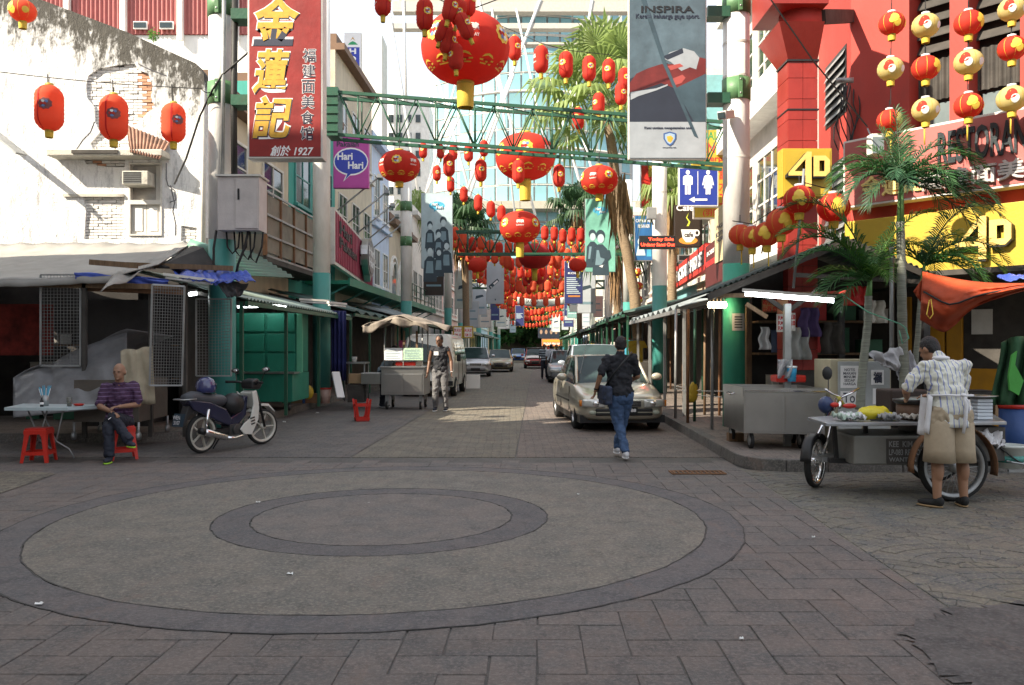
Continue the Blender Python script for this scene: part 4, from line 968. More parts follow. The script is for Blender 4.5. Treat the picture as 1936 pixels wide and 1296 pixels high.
def fig(cx_,cy_,s_,hair=True,asp=.42):
 """little printed seated figure: body, face, hair"""
 o=[(tone1,[(cx_-1.1*s_,cy_-2.6*s_*asp*2),(cx_+1.2*s_,cy_-2.6*s_*asp*2),(cx_+.9*s_,cy_-.8*s_*asp*2),(cx_+.3*s_,cy_-.5*s_*asp*2),(cx_-.3*s_,cy_-.5*s_*asp*2),(cx_-.9*s_,cy_-.9*s_*asp*2)])]
 o.append((tone2 if not hair else tone3,[(cx_-.7*s_,cy_-1.9*s_*asp*2),(cx_+.6*s_,cy_-1.9*s_*asp*2),(cx_+.5*s_,cy_-.9*s_*asp*2),(cx_-.5*s_,cy_-.9*s_*asp*2)]))
 o.append((tone1,ov(cx_,cy_+.08*s_,.62*s_,.62*s_*asp*1.25,14))); o.append((tone2,ov(cx_+.05*s_,cy_-.1*s_,.46*s_,.48*s_*asp*1.3,14))); return o
pl=[(cy,ov(.5,.83,.25,.055)),(cy,[(.42,.8),(.4,.745),(.55,.79)])]
for c_ in((.7,.62,.17),(.28,.57,.14),(.55,.46,.15),(.8,.31,.17),(.28,.24,.19),(.56,.22,.15)):pl+=fig(*c_)
sign('family_banner','pale banner with grey family figures hung by the second left pole','banner',(796,33.5),(856,33.5),365,508,fam1,alu,t=.08,fw=.02,polys=pl,texts=(('Hari',.34,.83,.52,.87,sheetw),('Hari',.48,.79,.68,.83,sheetw)))
pl=[(cy,ov(.5,.84,.25,.05)),(cy,[(.42,.81),(.4,.765),(.55,.8)])]
for c_ in((.24,.5,.2),(.5,.48,.24)):pl+=fig(*c_)
pl+=[(tone1,[(.45,.3),(.8,.3),(.85,.2),(.62,.1),(.5,.08),(.66,.18),(.5,.2)]),(tone1,[(.22,.36),(.34,.36),(.24,.14),(.16,.16)]),(sheetw,[(.45,.08),(.6,.1),(.56,.06)])]
sign('green_banner','sea green banner with two running figures hung right of centre','banner',(1106,33.5),(1164,33.5),376,515,fam2,alu,t=.08,fw=.02,polys=pl,texts=(('Hari',.34,.84,.52,.88,sheetw),('Hari',.48,.8,.68,.84,sheetw)))
gban=mat('grey_banner',(.42,.46,.5),.6,var=.12,vs=1,bump=.1,bs=4)
sign('phone_banner','pale grey banner with a small black gadget print in the centre left','banner',(920,45),(953,45),495,575,gban,alu,t=.06,fw=.02,polys=((tone1,[(.1,.42),(.62,.6),(.72,.54),(.2,.34)]),(sheetw,[(.2,.42),(.6,.56),(.66,.53),(.26,.38)]),(tone1,ov(.32,.44,.12,.035)),(tone1,[(.45,.12),(.55,.12),(.5,.07)])))
navy=mat('navy_banner',(.03,.04,.14),.5,var=.1,bump=0)
pl=[(tone2,[(.12,.62-k*.045),(.86-(k*7%4)*.08,.62-k*.045),(.86-(k*7%4)*.08,.6-k*.045),(.12,.6-k*.045)])for k in range(9)]+[(mat('print_orange',(.5,.2,.05),.5,bump=0),[(.2,.2),(.85,.2),(.85,.16),(.2,.16)])]
sign('navy_banner','dark blue notice banner full of small print right of centre','banner',(1067,45),(1102,45),494,575,navy,alu,t=.06,fw=.02,polys=pl,texts=(('E',.2,.84,.45,.97,sheetw),('KOLEJ',.2,.68,.85,.74,sheetw)))
sign('navy_banner','small dark blue banner hanging far down the street left of centre','banner',(974,70),(991,70),578,617,navy,alu,t=.06,polys=pl[:6])
sign('teal_notice','pale teal notice board hanging behind the navy banner','banner',(1072,66),(1096,66),575,602,mat('teal_notice_face',(.2,.38,.36),.6),alu,t=.06,polys=((tone2,[(.1,.3),(.9,.3),(.9,.36),(.1,.36)]),(tone2,[(.1,.5),(.8,.5),(.8,.56),(.1,.56)])))
clo=mat('pale_street_cloth',(.5,.54,.5),.7,var=.15)
mb=MB(clo); YQ=62.0
mb.grid(lambda u,v:(gx(978+u*90,YQ),YQ+.1*math.sin(u*9),gz(562+v*14+5*math.sin(math.pi*u)*1.0,YQ)),16,3); cb_=solo('street_banner',mb,'sagging pale grey cloth banner across the far street','banner',solid=.01)
text('SKOSO',Matrix.Translation((gx(994,YQ),YQ-.14,gz(574,YQ)))@Matrix.Rotation(R(90),4,'X'),0,0,.9,.3,inky,cb_,bold=.01)
sign('street_banner','dark banner with four faces across the far street','banner',(1017,120),(1058,120),620,640,pdark,black,t=.05,polys=tuple((mat('print_face',(.35,.22,.15),.6,bump=0),ov(.15+.23*k,.6,.06,.22,12))for k in range(4)))
sign('street_banner','orange and yellow banner across the deepest part of the street','banner',(1024,125),(1064,125),641,655,mat('orange_banner',(.7,.2,.05),.5),alu,t=.05,polys=((gold,[(.05,.6),(.95,.6),(.95,.85),(.05,.85)]),),texts=(('PASAR MALAM',.1,.15,.9,.5,sheetw),))
tn=mat('blue_toilet_sign',(.02,.04,.26),.4,bump=0,var=.04)
ts,M,L,h=sign('toilet_sign','blue toilet sign with white man, woman and left arrow','sign',(1283,24),(1358,24),317,390,tn,sheetw,t=.1,fw=.03,polys=((sheetw,ov(.23,.87,.05,.06,16)),(sheetw,[(.15,.79),(.31,.79),(.35,.75),(.35,.55),(.31,.55),(.31,.7),(.3,.7),(.3,.3),(.24,.3),(.24,.54),(.22,.54),(.22,.3),(.16,.3),(.16,.7),(.15,.7),(.15,.55),(.11,.55),(.11,.75)]),(sheetw,[(.475,.9),(.49,.9),(.49,.3),(.475,.3)]),(sheetw,ov(.74,.87,.05,.06,16)),(sheetw,[(.67,.79),(.81,.79),(.84,.76),(.89,.54),(.85,.54),(.81,.7),(.8,.7),(.85,.46),(.8,.46),(.8,.3),(.75,.3),(.75,.46),(.73,.46),(.73,.3),(.68,.3),(.68,.46),(.63,.46),(.68,.7),(.67,.7),(.63,.54),(.59,.54),(.64,.76)]),(sheetw,[(.72,.19),(.4,.19),(.4,.24),(.26,.165),(.4,.09),(.4,.14),(.72,.14)])))
redl=mat('red_letter',(.6,.03,.03),.5,bump=0); grl=mat('green_letter',(.03,.2,.06),.5,bump=0)
sign('yellow_sign','yellow sign with green and red lettering reading Enterprise behind the car banner','sign',(1308,25),(1395,25),246,314,yellow,yellow,t=.15,texts=(('DAI UNG',.22,.72,1.1*.9,.95,grl),('EN HIN',.22,.36,.98,.64,redl),('Enterprise',.12,.08,.98,.28,redl)))
vs_,M,L,h=sign('yellow_sign','narrow yellow vertical sign with red characters behind the toilet sign','sign',(1352,24.6),(1376,24.6),316,392,yellow,yellow,t=.12)
for k,ch in enumerate('富才工'):text(ch,M,L*.3,h*(.68-k*.31),L*.85,h*(.95-k*.31),redl,vs_,ext=.012,world=True)
sign('yellow_sign','short wide yellow sign with red bracketed characters below the toilet sign','sign',(1311,24.4),(1362,24.4),391,414,yellow,offw,t=.12,texts=(('(羽興',.35,.15,.98,.8,redl),))
cf=mat('cafe_black',(.03,.02,.015),.45)
sign('cafe_sign','black hanging café sign with a white steaming cup','sign',(1276,27),(1328,27),388,468,cf,cf,t=.2,polys=((mat('saucer_orange',(.7,.25,.04),.5,bump=0),ov(.48,.16,.34,.09)),(sheetw,[(.22,.42),(.78,.42),(.72,.22),(.58,.12),(.4,.12),(.28,.22)]),(sheetw,ov(.8,.34,.1,.08,12)),(cf,ov(.8,.34,.055,.045,12)),(mat('steam_lime',(.55,.6,.06),.5,bump=0),[(.42,.5),(.5,.6),(.4,.7),(.5,.82),(.44,.7),(.56,.6),(.5,.5)])),texts=(('Café',.05,.86,.68,1.0,sheetw),('cafe',.34,.24,.66,.36,cf)))
sign('blue_notice','blue notice with pale pictures and the words CAP KAPAK','sign',(1199,31),(1235,31),407,494,mat('notice_blue',(.03,.13,.33),.5,var=.3,vs=2,bump=0),alu,t=.08,polys=((tone2,ov(.4,.42,.22,.1)),(tone2,[(.1,.12),(.6,.12),(.5,.3),(.2,.34)]),(cy,[(.65,.1),(.9,.1),(.9,.5),(.7,.5)])),texts=(('CAP KAPAK',.08,.84,.92,.91,sheetw),('MINYAK ANGIN',.2,.72,.8,.8,sheetw)))
ledm=mat('led_red',(1,.05,.02),.5,emit=2.5,bump=0)
sign('led_board','black electronic board with glowing red letters across the white pole','sign',(1209,24.8),(1277,24.8),446,471,black,black,t=.12,texts=(('Today Sale',.25,.55,.95,.85,ledm),('Urdang Sami Out',.04,.12,.98,.45,ledm)))
sign('red_sign','red and yellow vertical shop sign reading Night right of the green banner','sign',(1211,33),(1241,33),312,394,mat('sign_red',(.6,.03,.02),.5),alu,t=.1,polys=((yellow,[(.5,.72),(.98,.72),(.98,.98),(.5,.98)]),),texts=(('Ena',.1,.4,.7,.56,yellowl),('Night',.1,.12,.98,.34,yellowl)))
fsn,M,L,h=sign('store_sign','oblique red framed sign with white words Factory Store on black','sign',(1266,32),(1333,22.8),516,552,black,mat('frame_red',(.6,.04,.03),.5),t=.15,fw=.16,texts=(('THE FACTORY STORE',.06,.22,.94,.76,sheetw,.02,.03),))
sign('maroon_store_board','dark maroon board with red stripes between factory sign and thick pole','sign',(1334,22.6),(1372,19.4),468,548,mat('dark_maroon',(.09,.02,.02),.5),black,t=.1,polys=((redl,[(.05,.5),(.95,.5),(.95,.62),(.05,.62)]),),texts=(('BOBBY',.1,.74,.6,.84,sheetw),))
sign('wooden_notice','pale plywood notice board with faded lettering leaning by the thick pole','sign',(1352,16.2),(1379,14.9),398,500,mat('plywood',(.55,.45,.27),.7,dirt=.2),wood,t=.05,fw=.01,texts=(('PASAR',.15,.6,.85,.68,inky),('BOUTIQUE\nFASHION',.1,.36,.9,.55,inky)))
sign('small_sign','small dark grey hanging sign below the café sign','sign',(1282,28),(1306,28),482,494,black,galv,t=.1)
for k,(x0,x1,y0,y1,Y,m_,lb)in enumerate(((885,905,570,620,60,gban,'pale box sign above the left awnings'),(906,928,585,620,66,offw,'small cream box sign above the left awnings'),(873,890,525,560,52,mat('poster_red',(.55,.04,.02),.5),'red chinese poster board behind the left palm trunk'),(925,945,580,600,75,clo,'grey green board far left of centre'),(1100,1118,590,618,80,gban,'pale grey board far right of centre'),(1122,1140,560,600,60,pinkw,'pink wall board right of the navy banner'),(800,840,500,560,46,cf,'dark brown menu board behind the left pole'))):
 sign('shop_board',lb,'sign',(x0,Y),(x1,Y),y0,y1,m_,alu,t=.2,polys=((tone3,[(.15,.3),(.85,.3),(.85,.36),(.15,.36)]),(tone3,[(.15,.6),(.7,.6),(.7,.66),(.15,.66)])))
for k in range(2):sign('price_board','yellow bordered white price board, %s of the pair over the white van'%('left','right')[k],'sign',(856+k*20,33),(875+k*20,33),617,640,sheetw,yellow,t=.05,fw=.05,texts=(('天天好',.1,.5,.9,.8,redl),('RM 10',.2,.15,.8,.4,redl)))
rs2=random.Random(4)
for k in range(18):
 Y=46+5.2*k; sd2=-1 if k%2 else 1; x0_=sx((-4.4 if sd2<0 else 2.5)+rs2 .uniform(-.6,.6),Y); m_=(gban,offw,navy,white,clo,fam1)[rs2 .randrange(6)]; px0=CX+x0_/Y*F; wp=rs2 .uniform(.8,1.1)*F/Y; zt_,zb_=rs2 .uniform(5.2,6.4),rs2 .uniform(3.3,4.0)
 sign('hanging_banner','narrow %s hanging banner, %s down the %s poles'%(m_.name.replace('_',' ').replace(' banner',''),ordn1[k//2],'left' if sd2<0 else 'right'),'banner',(px0,Y),(px0+wp,Y),HY-(zt_-H)*F/Y,HY-(zb_-H)*F/Y,m_,alu,t=.06,polys=((tone1,[(.2,.5),(.8,.58),(.7,.64),(.25,.6)]),(tone3,[(.15,.2),(.85,.2),(.85,.26),(.15,.26)])))
salm=mat('restaurant_board',(.42,.12,.11),.35,var=.08,vs=.8,bump=.02,coat=.2)
def facade_sign(name,label,u0,u1,v0,v1,face,fr,t=.16,texts=(),fw=.04):
 a=MF@Vector((u0,v0,.02+t)); r_=thing(name,label,'sign',tuple(a)); L=u1-u0; h=v1-v0; M=MF@Matrix.Translation((u0,v0,.02+t))
 mb=MB(fr); mb.T=M; mb.bx(0,L,0,h,-t,0); part('case',mb,r_,world=True,bevel=.01)
 mb=MB(face); mb.T=M; mb.bx(fw,L-fw,fw,h-fw,0,.01); part('panel',mb,r_,world=True); return r_,M,L,h
rs_,M,L,h=facade_sign('restaurant_sign','long salmon red restaurant board on the red corner building',.02,6.0,4.02,5.22,salm,offw,t=.3)
dkl=mat('dark_metal_letter',(.03,.04,.045),.35,.3)
text('RESTORAN',M,1.66,.5,2.98,1.04,dkl,rs_,ext=.05,bold=.02,world=True)
text('金蓮記',M,.35,.12,1.45,.5,yellowl,rs_,ext=.05,bold=.02,world=True)
text('福建面美食馆',M,1.35,.1,3.75,.42,mat('silver_letter',(.55,.53,.52),.3,.4),rs_,ext=.08,bold=.02,world=True)
def emblem4d(parent,M,u,v,s_):
 """slanted block figures 4 and D standing off the board"""
 T=lambda pts:[(u+x*s_,v+y*s_)for x,y in pts]
 fc=mat('emblem_gold',(.72,.5,.14),.4); bk=black
 P4=[[(0,.38),(.5,.95),(.62,.95),(.62,0),(.46,0),(.46,.3),(0,.3)]]
 hole=[(.17,.42),(.46,.42),(.46,.74)]
 D_=[(.68,.28),(1.0,.28),(1.12,.4),(1.12,.72),(1.0,.84),(.68,.84)]; dh=[(.82,.42),(.82,.7),(.96,.7),(.96,.42)]
 for lo,nm in(((T(P4[0]),T(hole)),'figure_four'),((T(D_),T(dh)),'letter_d')):
  mb=MB(bk); mb.holed([[(x-.012,y-.02)for x,y in lo[0]],lo[1]],M@Matrix.Translation((0,0,.01)),.16*s_); e_=part(nm,mb,parent,world=True)
  mb=MB(fc); mb.holed([[(x*.96+(u+.55*s_)*.04,y*.96+(v+.5*s_)*.04)for x,y in lo[0]],lo[1]],M@Matrix.Translation((0,0,.01+.162*s_)),.012); part('face',mb,e_,world=True,root=parent)
ys,M,L,h=facade_sign('lottery_sign','big yellow 4D sign board on the red building behind the palms',.05,5.9,2.75,3.78,yellow,yellow,t=.3)
mb=MB(mat('seam_dark',(.2,.15,.02),.6)); mb.T=M; mb.bx(3.05,3.075,.02,h-.02,.01,.02); part('seam',mb,ys,world=True)
emblem4d(ys,M,1.95,.16,.74)
s4,M,L,h=sign('lottery_sign','square yellow 4D box sign mounted on the red tiled pier','sign',(1479,12.95),(1573,12.95),281,372,yellow,yellow,t=.25)
emblem4d(s4,M,.05,.12,.58)
cpy=MB(soot); cpy.T=MF; cpy.bx(.1,LF,2.62,2.7,.02,1.5); solo('shop_canopy',cpy,'thin dark canopy slab under the big yellow sign board','canopy')  # canopy put in to keep sun off the yellow shopfront
fl_=P(1655,275,13.9); fd=thing('flood_light','white boxy flood light at the left end of the restaurant board','lamp',tuple(fl_)); mb=MB(offw); mb.box((0,0,0),(.22,.2,.34)); part('housing',mb,fd,bevel=.02); mb=MB(lglass); mb.box((0,-.105,-.02),(.18,.01,.26)); part('lens',mb,fd); mb=MB(galv); mb.tube([(0,.1,.1),(0,.3,.35)],.015,6); part('arm',mb,fd)
cc=P(1372,218,14.6); cx_=thing('security_camera','white security camera on an arm from the thick street pole','camera',tuple(cc)); mb=MB(offw); mb.beam((-.12,-.2,-.06),(.12,.15,.05),.16,.14); part('housing',mb,cx_,bevel=.015); mb=MB(glass); mb.beam((-.135,-.222,-.067),(-.122,-.203,-.061),.12,.1); part('lens',mb,cx_); mb=MB(galv); mb.tube([(.05,.1,.04),(.28,.35,.3)],.02,6); part('arm',mb,cx_)
cc=P(1232,404,25.4); cx_=thing('junction_box','grey junction box on the white pole beside the blue notice','box',tuple(cc)); mb=MB(galv); mb.box((0,0,0),(.28,.2,.36)); part('case',mb,cx_,bevel=.015); mb=MB(wire); mb.tube([(0,0,-.18),(.05,0,-.35)],.02,6); part('plug',mb,cx_)
for k in range(7):
 mb=MB(wire); x=1583+k*6; mb.tube([P(1590+k*5,150+k,15.6-k*.04)]+[P(x+8*math.sin(j*1.3+k),175+j*22,15.5-k*.04)for j in range(1,6)],.012,5); solo('cable',mb,'thin black cable drooping down the red side wall, %s from the left'%('first','second','third','fourth','fifth','sixth','seventh')[k],'cable','cables on the red wall')
mb=MB(galv); mb.tube([P(1580,153,15.0),P(1614,152,14.9)],.05,8); solo('wall_bracket',mb,'grey pipe bracket sticking out from the red side wall','bracket')
# ---------------------------------------------------------------- lanterns
lred=paper('lantern_red_cloth',(.62,.05,.028),.42); lora=paper('lantern_orange_cloth',(.74,.15,.07),.55); lyel=paper('lantern_yellow_cloth',(.64,.54,.22),.35); ldark=paper('lantern_crimson_cloth',(.5,.02,.02),.25)
tas=mat('tassel_gold',(.62,.43,.05),.7,var=.25,vs=30,stretch=(4,4,1)); cap_g=mat('lantern_cap_gold',(.5,.36,.05),.5); capw=mat('lantern_cap_white',(.7,.7,.72),.4)
fl_b=mat('flower_blue',(.12,.2,.4),.5,bump=0); fl_w=mat('flower_white',(.7,.7,.68),.5,bump=0); motd=mat('motif_dark',(.16,.05,.05),.6,bump=0); motg=mat('motif_gold',(.75,.5,.06),.5,bump=0); lwh=mat('lantern_lettering',(.75,.68,.62),.5,bump=0)
def tallprof(w,h,n=22,rib=.006):
 p=[]
 for i in range(n+1):
  t=i/n; z=-h/2+h*t; e=abs(2*t-1); r_=w/2*(1-max(0,(e-.45)/.55)**2.4*.55)
  p.append((r_+(rib if i%2 else 0),z))
 return p
def ballprof(w,h,n=16,rib=0.0,k=1.0):
 p=[]
 for i in range(n+1):
  a=math.pi*(.06+.88*i/n); p.append((w/2*math.sin(a)**k+(rib if i%2 else 0),-h/2*math.cos(a)/math.cos(math.pi*.06)))
 return p
def rad_at(prof,z):
 for i in range(len(prof)-1):
  if prof[i][1]<=z<=prof[i+1][1]:t=(z-prof[i][1])/max(prof[i+1][1]-prof[i][1],1e-6); return prof[i][0]*(1-t)+prof[i+1][0]*t
 return prof[0][0]if z<prof[0][1]else prof[-1][0]
def wrap(prof,ang,z0,off,rmax):
 def q(u,v,w=0):
  r_=rad_at(prof,z0+v); a=ang+u/max(rmax*.9,.01); return Vector((math.cos(a)*(r_+off),math.sin(a)*(r_+off),z0+v))
 return q
def motif(prof,ang,z0,s_,parent,rmax,full=True):
 q=wrap(prof,ang,z0,.01,rmax); mb=MB(motg if full else motd)
 n=18; ring=[(s_*(1+.16*(k%2))*math.cos(2*math.pi*k/n),s_*(1+.16*(k%2))*math.sin(2*math.pi*k/n))for k in range(n)]
 vs=[q(0,0)]+[q(a*.55,b_*.55)for a,b_ in ring]+[q(a,b_)for a,b_ in ring]
 mb.add(vs,[(0,1+k,1+(k+1)%n)for k in range(n)]+[(1+k,1+n+k,1+n+(k+1)%n,1+(k+1)%n)for k in range(n)],True)
 e=part('emblem',mb,parent)
 rr_=random.Random(int(s_*1e4)); q2=wrap(prof,ang,z0,.014,rmax)
 for c in range(7 if full else 5):
  mm=(lred,fl_b,fl_w,ldark,fl_b,fl_w,motg)[c]; mb=MB(mm); a0=c*2*math.pi/6
  ccx,ccy=(0,0)if c==0 else(s_*.5*math.cos(a0),s_*.5*math.sin(a0)); rad=s_*.3
  m2=[(ccx+rad*math.cos(2*math.pi*k/8)*rr_.uniform(.7,1.1),ccy+rad*math.sin(2*math.pi*k/8)*rr_.uniform(.7,1.1))for k in range(8)]
  mb.add([q2(ccx,ccy)]+[q2(*p)for p in m2],[(0,1+k,1+(k+1)%8)for k in range(8)],True); part('petal',mb,e)
 return e
def lett(prof,body,ang,z0,w,h,parent,m_,rmax):
 q=wrap(prof,ang,z0,.012,rmax); return text(body,None,-w/2,-h/2,w/2,h/2,m_,parent,mp=q,bold=.03)
def lantern(kind,w,h,label,cmat,loc=(0,0,0),rz=0.0,group=None,tassel=.2,detail=2,name='lantern'):
 t=thing(name,label,'lantern',loc,rz,group)
 big=kind=='big'
 prof=tallprof(w,h)if kind=='tall' else ballprof(w,h,20 if detail>1 else 8,0 if big else(.004 if detail>1 else 0),.8 if big else 1)
 if detail==0:prof=tallprof(w,h,6,0)if kind=='tall' else prof
 n=32 if detail>1 else 12
 mb=MB(cmat)
 if big or kind=='ball':
  vs=[]
  for r_,z in prof:
   for k in range(n*2 if big and detail>1 else n):
    nn=n*2 if big and detail>1 else n; a=2*math.pi*k/nn; rr_=r_*(1+(.012 if big and detail>1 and k%4==0 else 0)); vs.append((math.cos(a)*rr_,math.sin(a)*rr_,z))
  nn=n*2 if big and detail>1 else n
  mb.add(vs,[(i*nn+k,i*nn+(k+1)%nn,(i+1)*nn+(k+1)%nn,(i+1)*nn+k)for i in range(len(prof)-1)for k in range(nn)]+[tuple(range(nn))[::-1],tuple((len(prof)-1)*nn+k for k in range(nn))],True)
 else:mb.lathe(prof,n)
 part('shade',mb,t)
 cr=w*(.155 if not big else .1)
 mb=MB(capw if kind=='ball' else cap_g); mb.cyl((0,0,h/2-.01),(0,0,h/2+h*.06),cr,n=14); part('cap',mb,t)
 mb=MB(cap_g); mb.cyl((0,0,-h/2-h*.05),(0,0,-h/2+.01),cr,n=14); part('base_ring',mb,t)
 if tassel:
  mb=MB(tas)
  if detail>1:
   tr=cr*(.95 if not big else 1.0); L=tassel
   mb.grid(lambda u,v:((tr+.004*(int(u*28)%2))*math.cos(2*math.pi*u)*(1-.1*v),(tr+.004*(int(u*28)%2))*math.sin(2*math.pi*u)*(1-.1*v),-h/2-h*.05-L*v),28,2)
  else:mb.cyl((0,0,-h/2-h*.05-tassel),(0,0,-h/2-h*.05),cr*.85,n=7)
  part('tassel',mb,t)
 if detail>0:
  mb=MB(wire); mb.cyl((0,0,h/2),(0,0,h/2+.14),.006 if detail>1 else .01,n=4); part('hook',mb,t)
 if detail>1:
  if kind=='tall':
   motif(prof,R(-78),.02,w*.2,t,w/2,cmat is not lora); lett(prof,'恭喜',R(150),.05,w*.4,h*.16,t,lwh,w/2); lett(prof,'SUNWAY',R(150),-h*.14,w*.5,h*.06,t,lwh,w/2)
   mb=MB(ldark if cmat is not ldark else motd); mb.grid(lambda u,v:(lambda z,a:Vector(((rad_at(prof,z)+.008)*math.cos(a),(rad_at(prof,z)+.008)*math.sin(a),z)))(-h*.49+.98*h*v,R(-108)+(u-.5)*.12),1,12); part('seam_tape',mb,t)
  elif kind=='ball':
   mm=lred if cmat is lyel else motg
   for k,(a,z,s_)in enumerate(((-120,.1,.2),(-108,-.12,.17),(-133,-.02,.12),(-50,-.1,.15))):
    q=wrap(prof,R(a),z*h,.008,w/2); m2=ov(0,0,s_*w*.75,s_*h,12); mb=MB(mm if k%2==0 else motg if mm is motg else fl_w); mb.add([q(0,0)]+[q(*p)for p in m2],[(0,1+j,1+(j+1)%12)for j in range(12)],True); part('emblem',mb,t)
   for a in range(0,360,45):
    mb=MB(motg if cmat is not lyel else tas); mb.grid(lambda u,v:(lambda z,b_:Vector(((rad_at(prof,z)+.004)*math.cos(b_),(rad_at(prof,z)+.004)*math.sin(b_),z)))(-h*.46+.92*h*v,R(a+10)+(u-.5)*.03),1,10); part('seam_tape',mb,t)
  elif big:
   for a in(-150,-50,50,150):motif(prof,R(a),h*.1,w*.1,t,w/2)
   for a in(-100,0,100):lett(prof,'福建',R(a),h*.1,w*.17,h*.12,t,lwh,w/2); lett(prof,'SUNWAY',R(a),-.02,w*.17,h*.05,t,lwh,w/2)
   mb=MB(motg)
   for k in range(10):
    q=wrap(prof,2*math.pi*k/10,-h*.33,.011,w/2)
    for pts in(((-.12,.0),(.12,0),(.12,.02),(-.12,.02)),((-.1,.04),(-.06,.08),(0,.1),(.06,.08),(.1,.04),(.06,.05),(0,.07),(-.06,.05)),((-.1,-.04),(.1,-.04),(.1,-.025),(-.1,-.025)),((-.02,-.02),(.02,-.02),(.02,0),(-.02,0))):
     sc_=w/1.4; mb.add([q(a*sc_*1.15,b_*sc_)for a,b_ in pts],[tuple(range(len(pts)))])
   part('cloud_trim',mb,t)
  for o in t.children:pass
 return t
def strand(name,label,pts,r=.008,sag=0.0,n=24,group=None):
 q=[]
 for i in range(len(pts)-1):
  a,b_=Vector(pts[i]),Vector(pts[i+1])
  for k in range(n if i==len(pts)-2 else n):
   t=k/n; p=a.lerp(b_,t); p.z-=sag*4*t*(1-t); q.append(p)
 q.append(Vector(pts[-1])); mb=MB(wire); mb.tube(q,r,5); return solo(name,mb,label,'wire',group)
YL=14.0
for k,(px,py,lab)in enumerate(((93,205,'tall orange lantern, leftmost on the wire before the white wall'),(215,223,'tall orange lantern in the middle of the left wire'),(328,233,'tall orange lantern nearest the street pole on the left wire'))):
 w=(50,50,43)[k]/F*YL; lantern('tall',w,w*1.66,lab,lora,tuple(P(px,py,YL)),R((0,12,30)[k]),tassel=.09)
strand('lantern_wire','thin wire carrying three orange lanterns before the white wall',(P(-120,120,YL),P(380,168,YL),P(404,170,14.3)),sag=.06)
for k,(px,y0,y1)in enumerate(((90,141,162),(213,152,183),(325,160,192))):strand('hanger','short black hanger above the %s orange lantern on the left wire'%('first','second','third')[k],(P(px,y0,YL),P(px+1,y1,YL)),.01)
lantern('ball',.42,.36,'round faded orange lantern at the top left corner of the wall',lora,tuple(P(43,21,YL)),0,tassel=.1)
def big(px,py,wpx,Y,lab,det=2,cm=lred,rz=0.0,tas_=.32):
 w=wpx/F*Y; return lantern('big',w,w*.76,lab,cm,tuple(P(px,py,Y)),R(rz),'round red globe lanterns over the street',tassel=w*tas_,detail=det,name='globe_lantern')
big(880,92,166,13.6,'largest red globe lantern with long orange fringe at the top centre',rz=20,tas_=.26)
big(993,297,112,23.5,'big red globe lantern hanging behind the lattice beam',rz=60)
big(983,430,77,30,'red globe lantern hanging before the second lattice beam',rz=10)
big(755,315,77,15.5,'red globe lantern beside the second white pole under the beam',rz=-40,tas_=.1)
big(1133,341,70,16.2,'red globe lantern left of the palm skirt under the beam',rz=-15,tas_=.15)
big(903,501,36,31,'small red globe lantern above the grey gadget banner',1); big(1092,501,34,31,'small red globe lantern overlapping the navy banner',1)
big(1011,485,62,38,'dark crimson globe lantern in the middle of the lantern mass',1,ldark); big(1013,520,48,50,'second dark crimson globe below it in the mass',1,ldark)
big(960,553,18,62,'tiny red globe left of the pale street banner',1); big(984,587,16,76,'tiny red globe on the small navy banner',1); big(996,603,12,90,'tiniest red globe low in the far street',1); big(1065,603,12,90,'tiny red globe low on the far right',1)
strand('lantern_wire','wire holding the largest globe lantern',(P(700,-60,13.6),P(880,22,13.6),P(1100,-60,13.6)),.01)
for px,py,Y,y0,lb in((993,255,23.5,190,'second'),(983,397,30,300,'third'),(755,287,15.5,262,'left'),(1133,313,16.2,288,'right')):strand('hanger','thin wire above the %s big globe lantern'%lb,(P(px,y0,Y),P(px,py,Y)),.008)
tp=lantern('tall',.3,.56,'tall red lantern',lred,(0,0,-50),0,tassel=.1)
tp1=lantern('tall',.3,.56,'tall red lantern',lred,(0,0,-50),0,tassel=.1,detail=1)
bp1=lantern('tall',.3,.52,'tall red lantern',lora,(0,0,-50),0,tassel=.09,detail=1)
rl_=random.Random(5)
def tl(px,py,wpx,lab,src=None,grp='tall red lanterns over the street',rz=None,hs=1.0,tilt=0.0):
 Y=.3*F/wpx; o=dup(src or tp,tuple(P(px,py,Y)),R(rl_.uniform(-60,60))if rz is None else R(rz),lab,grp,(1,1,hs))
 if tilt:o.rotation_euler=(0,R(tilt),o.rotation_euler[2])
 return o
cl=[(803,28,31,'leftmost in the top cluster',0),(852,14,28,'highest dark one in the top cluster',12),(884,3,30,'one cut by the top edge in the cluster',0),(838,60,26,'slanted one left in the cluster',20),(878,50,27,'slanted one right in the cluster',-25),(847,78,28,'lowest left one in the cluster',10),(862,108,27,'lowest one, right over the big globe',-4),(868,25,25,'middle one in the cluster',15),(724,2,30,'lone one cut by the top edge left of the cluster',0)]
for px,py,w,lb,ti in cl:
 Yc=12.7-.25*(py%3); k_=w/F*Yc/.3; o=dup(tp,tuple(P(px,py,Yc)),R(rl_.uniform(-60,60)),'tall red lantern, '+lb,'tall red lanterns over the street',k_); o.rotation_euler=(R(ti*.3),R(ti),o.rotation_euler[2])
rowA=[(973,92,24,'first'),(1023,113,27,'second'),(1070,123,26,'third'),(1114,130,25,'fourth'),(1151,135,24,'fifth'),(1180,150,22,'sixth')]
for px,py,w,lb in rowA:tl(px,py,w,'tall red lantern, %s from the big globe before the palm'%lb)
strand('lantern_wire','wire of the lantern row in front of the fan palm',(P(900,30,17),P(973,60,19),P(1023,82,18),P(1070,95,18.5),P(1151,104,19.5),P(1185,112,20)),.008)
for px,py,w,lb in((1174,178,22,'upper one under the palm crown'),(1132,197,22,'one left of the palm trunk top'),(1093,225,22,'faint one behind the beam right part')):tl(px,py,w,'tall red lantern, '+lb)
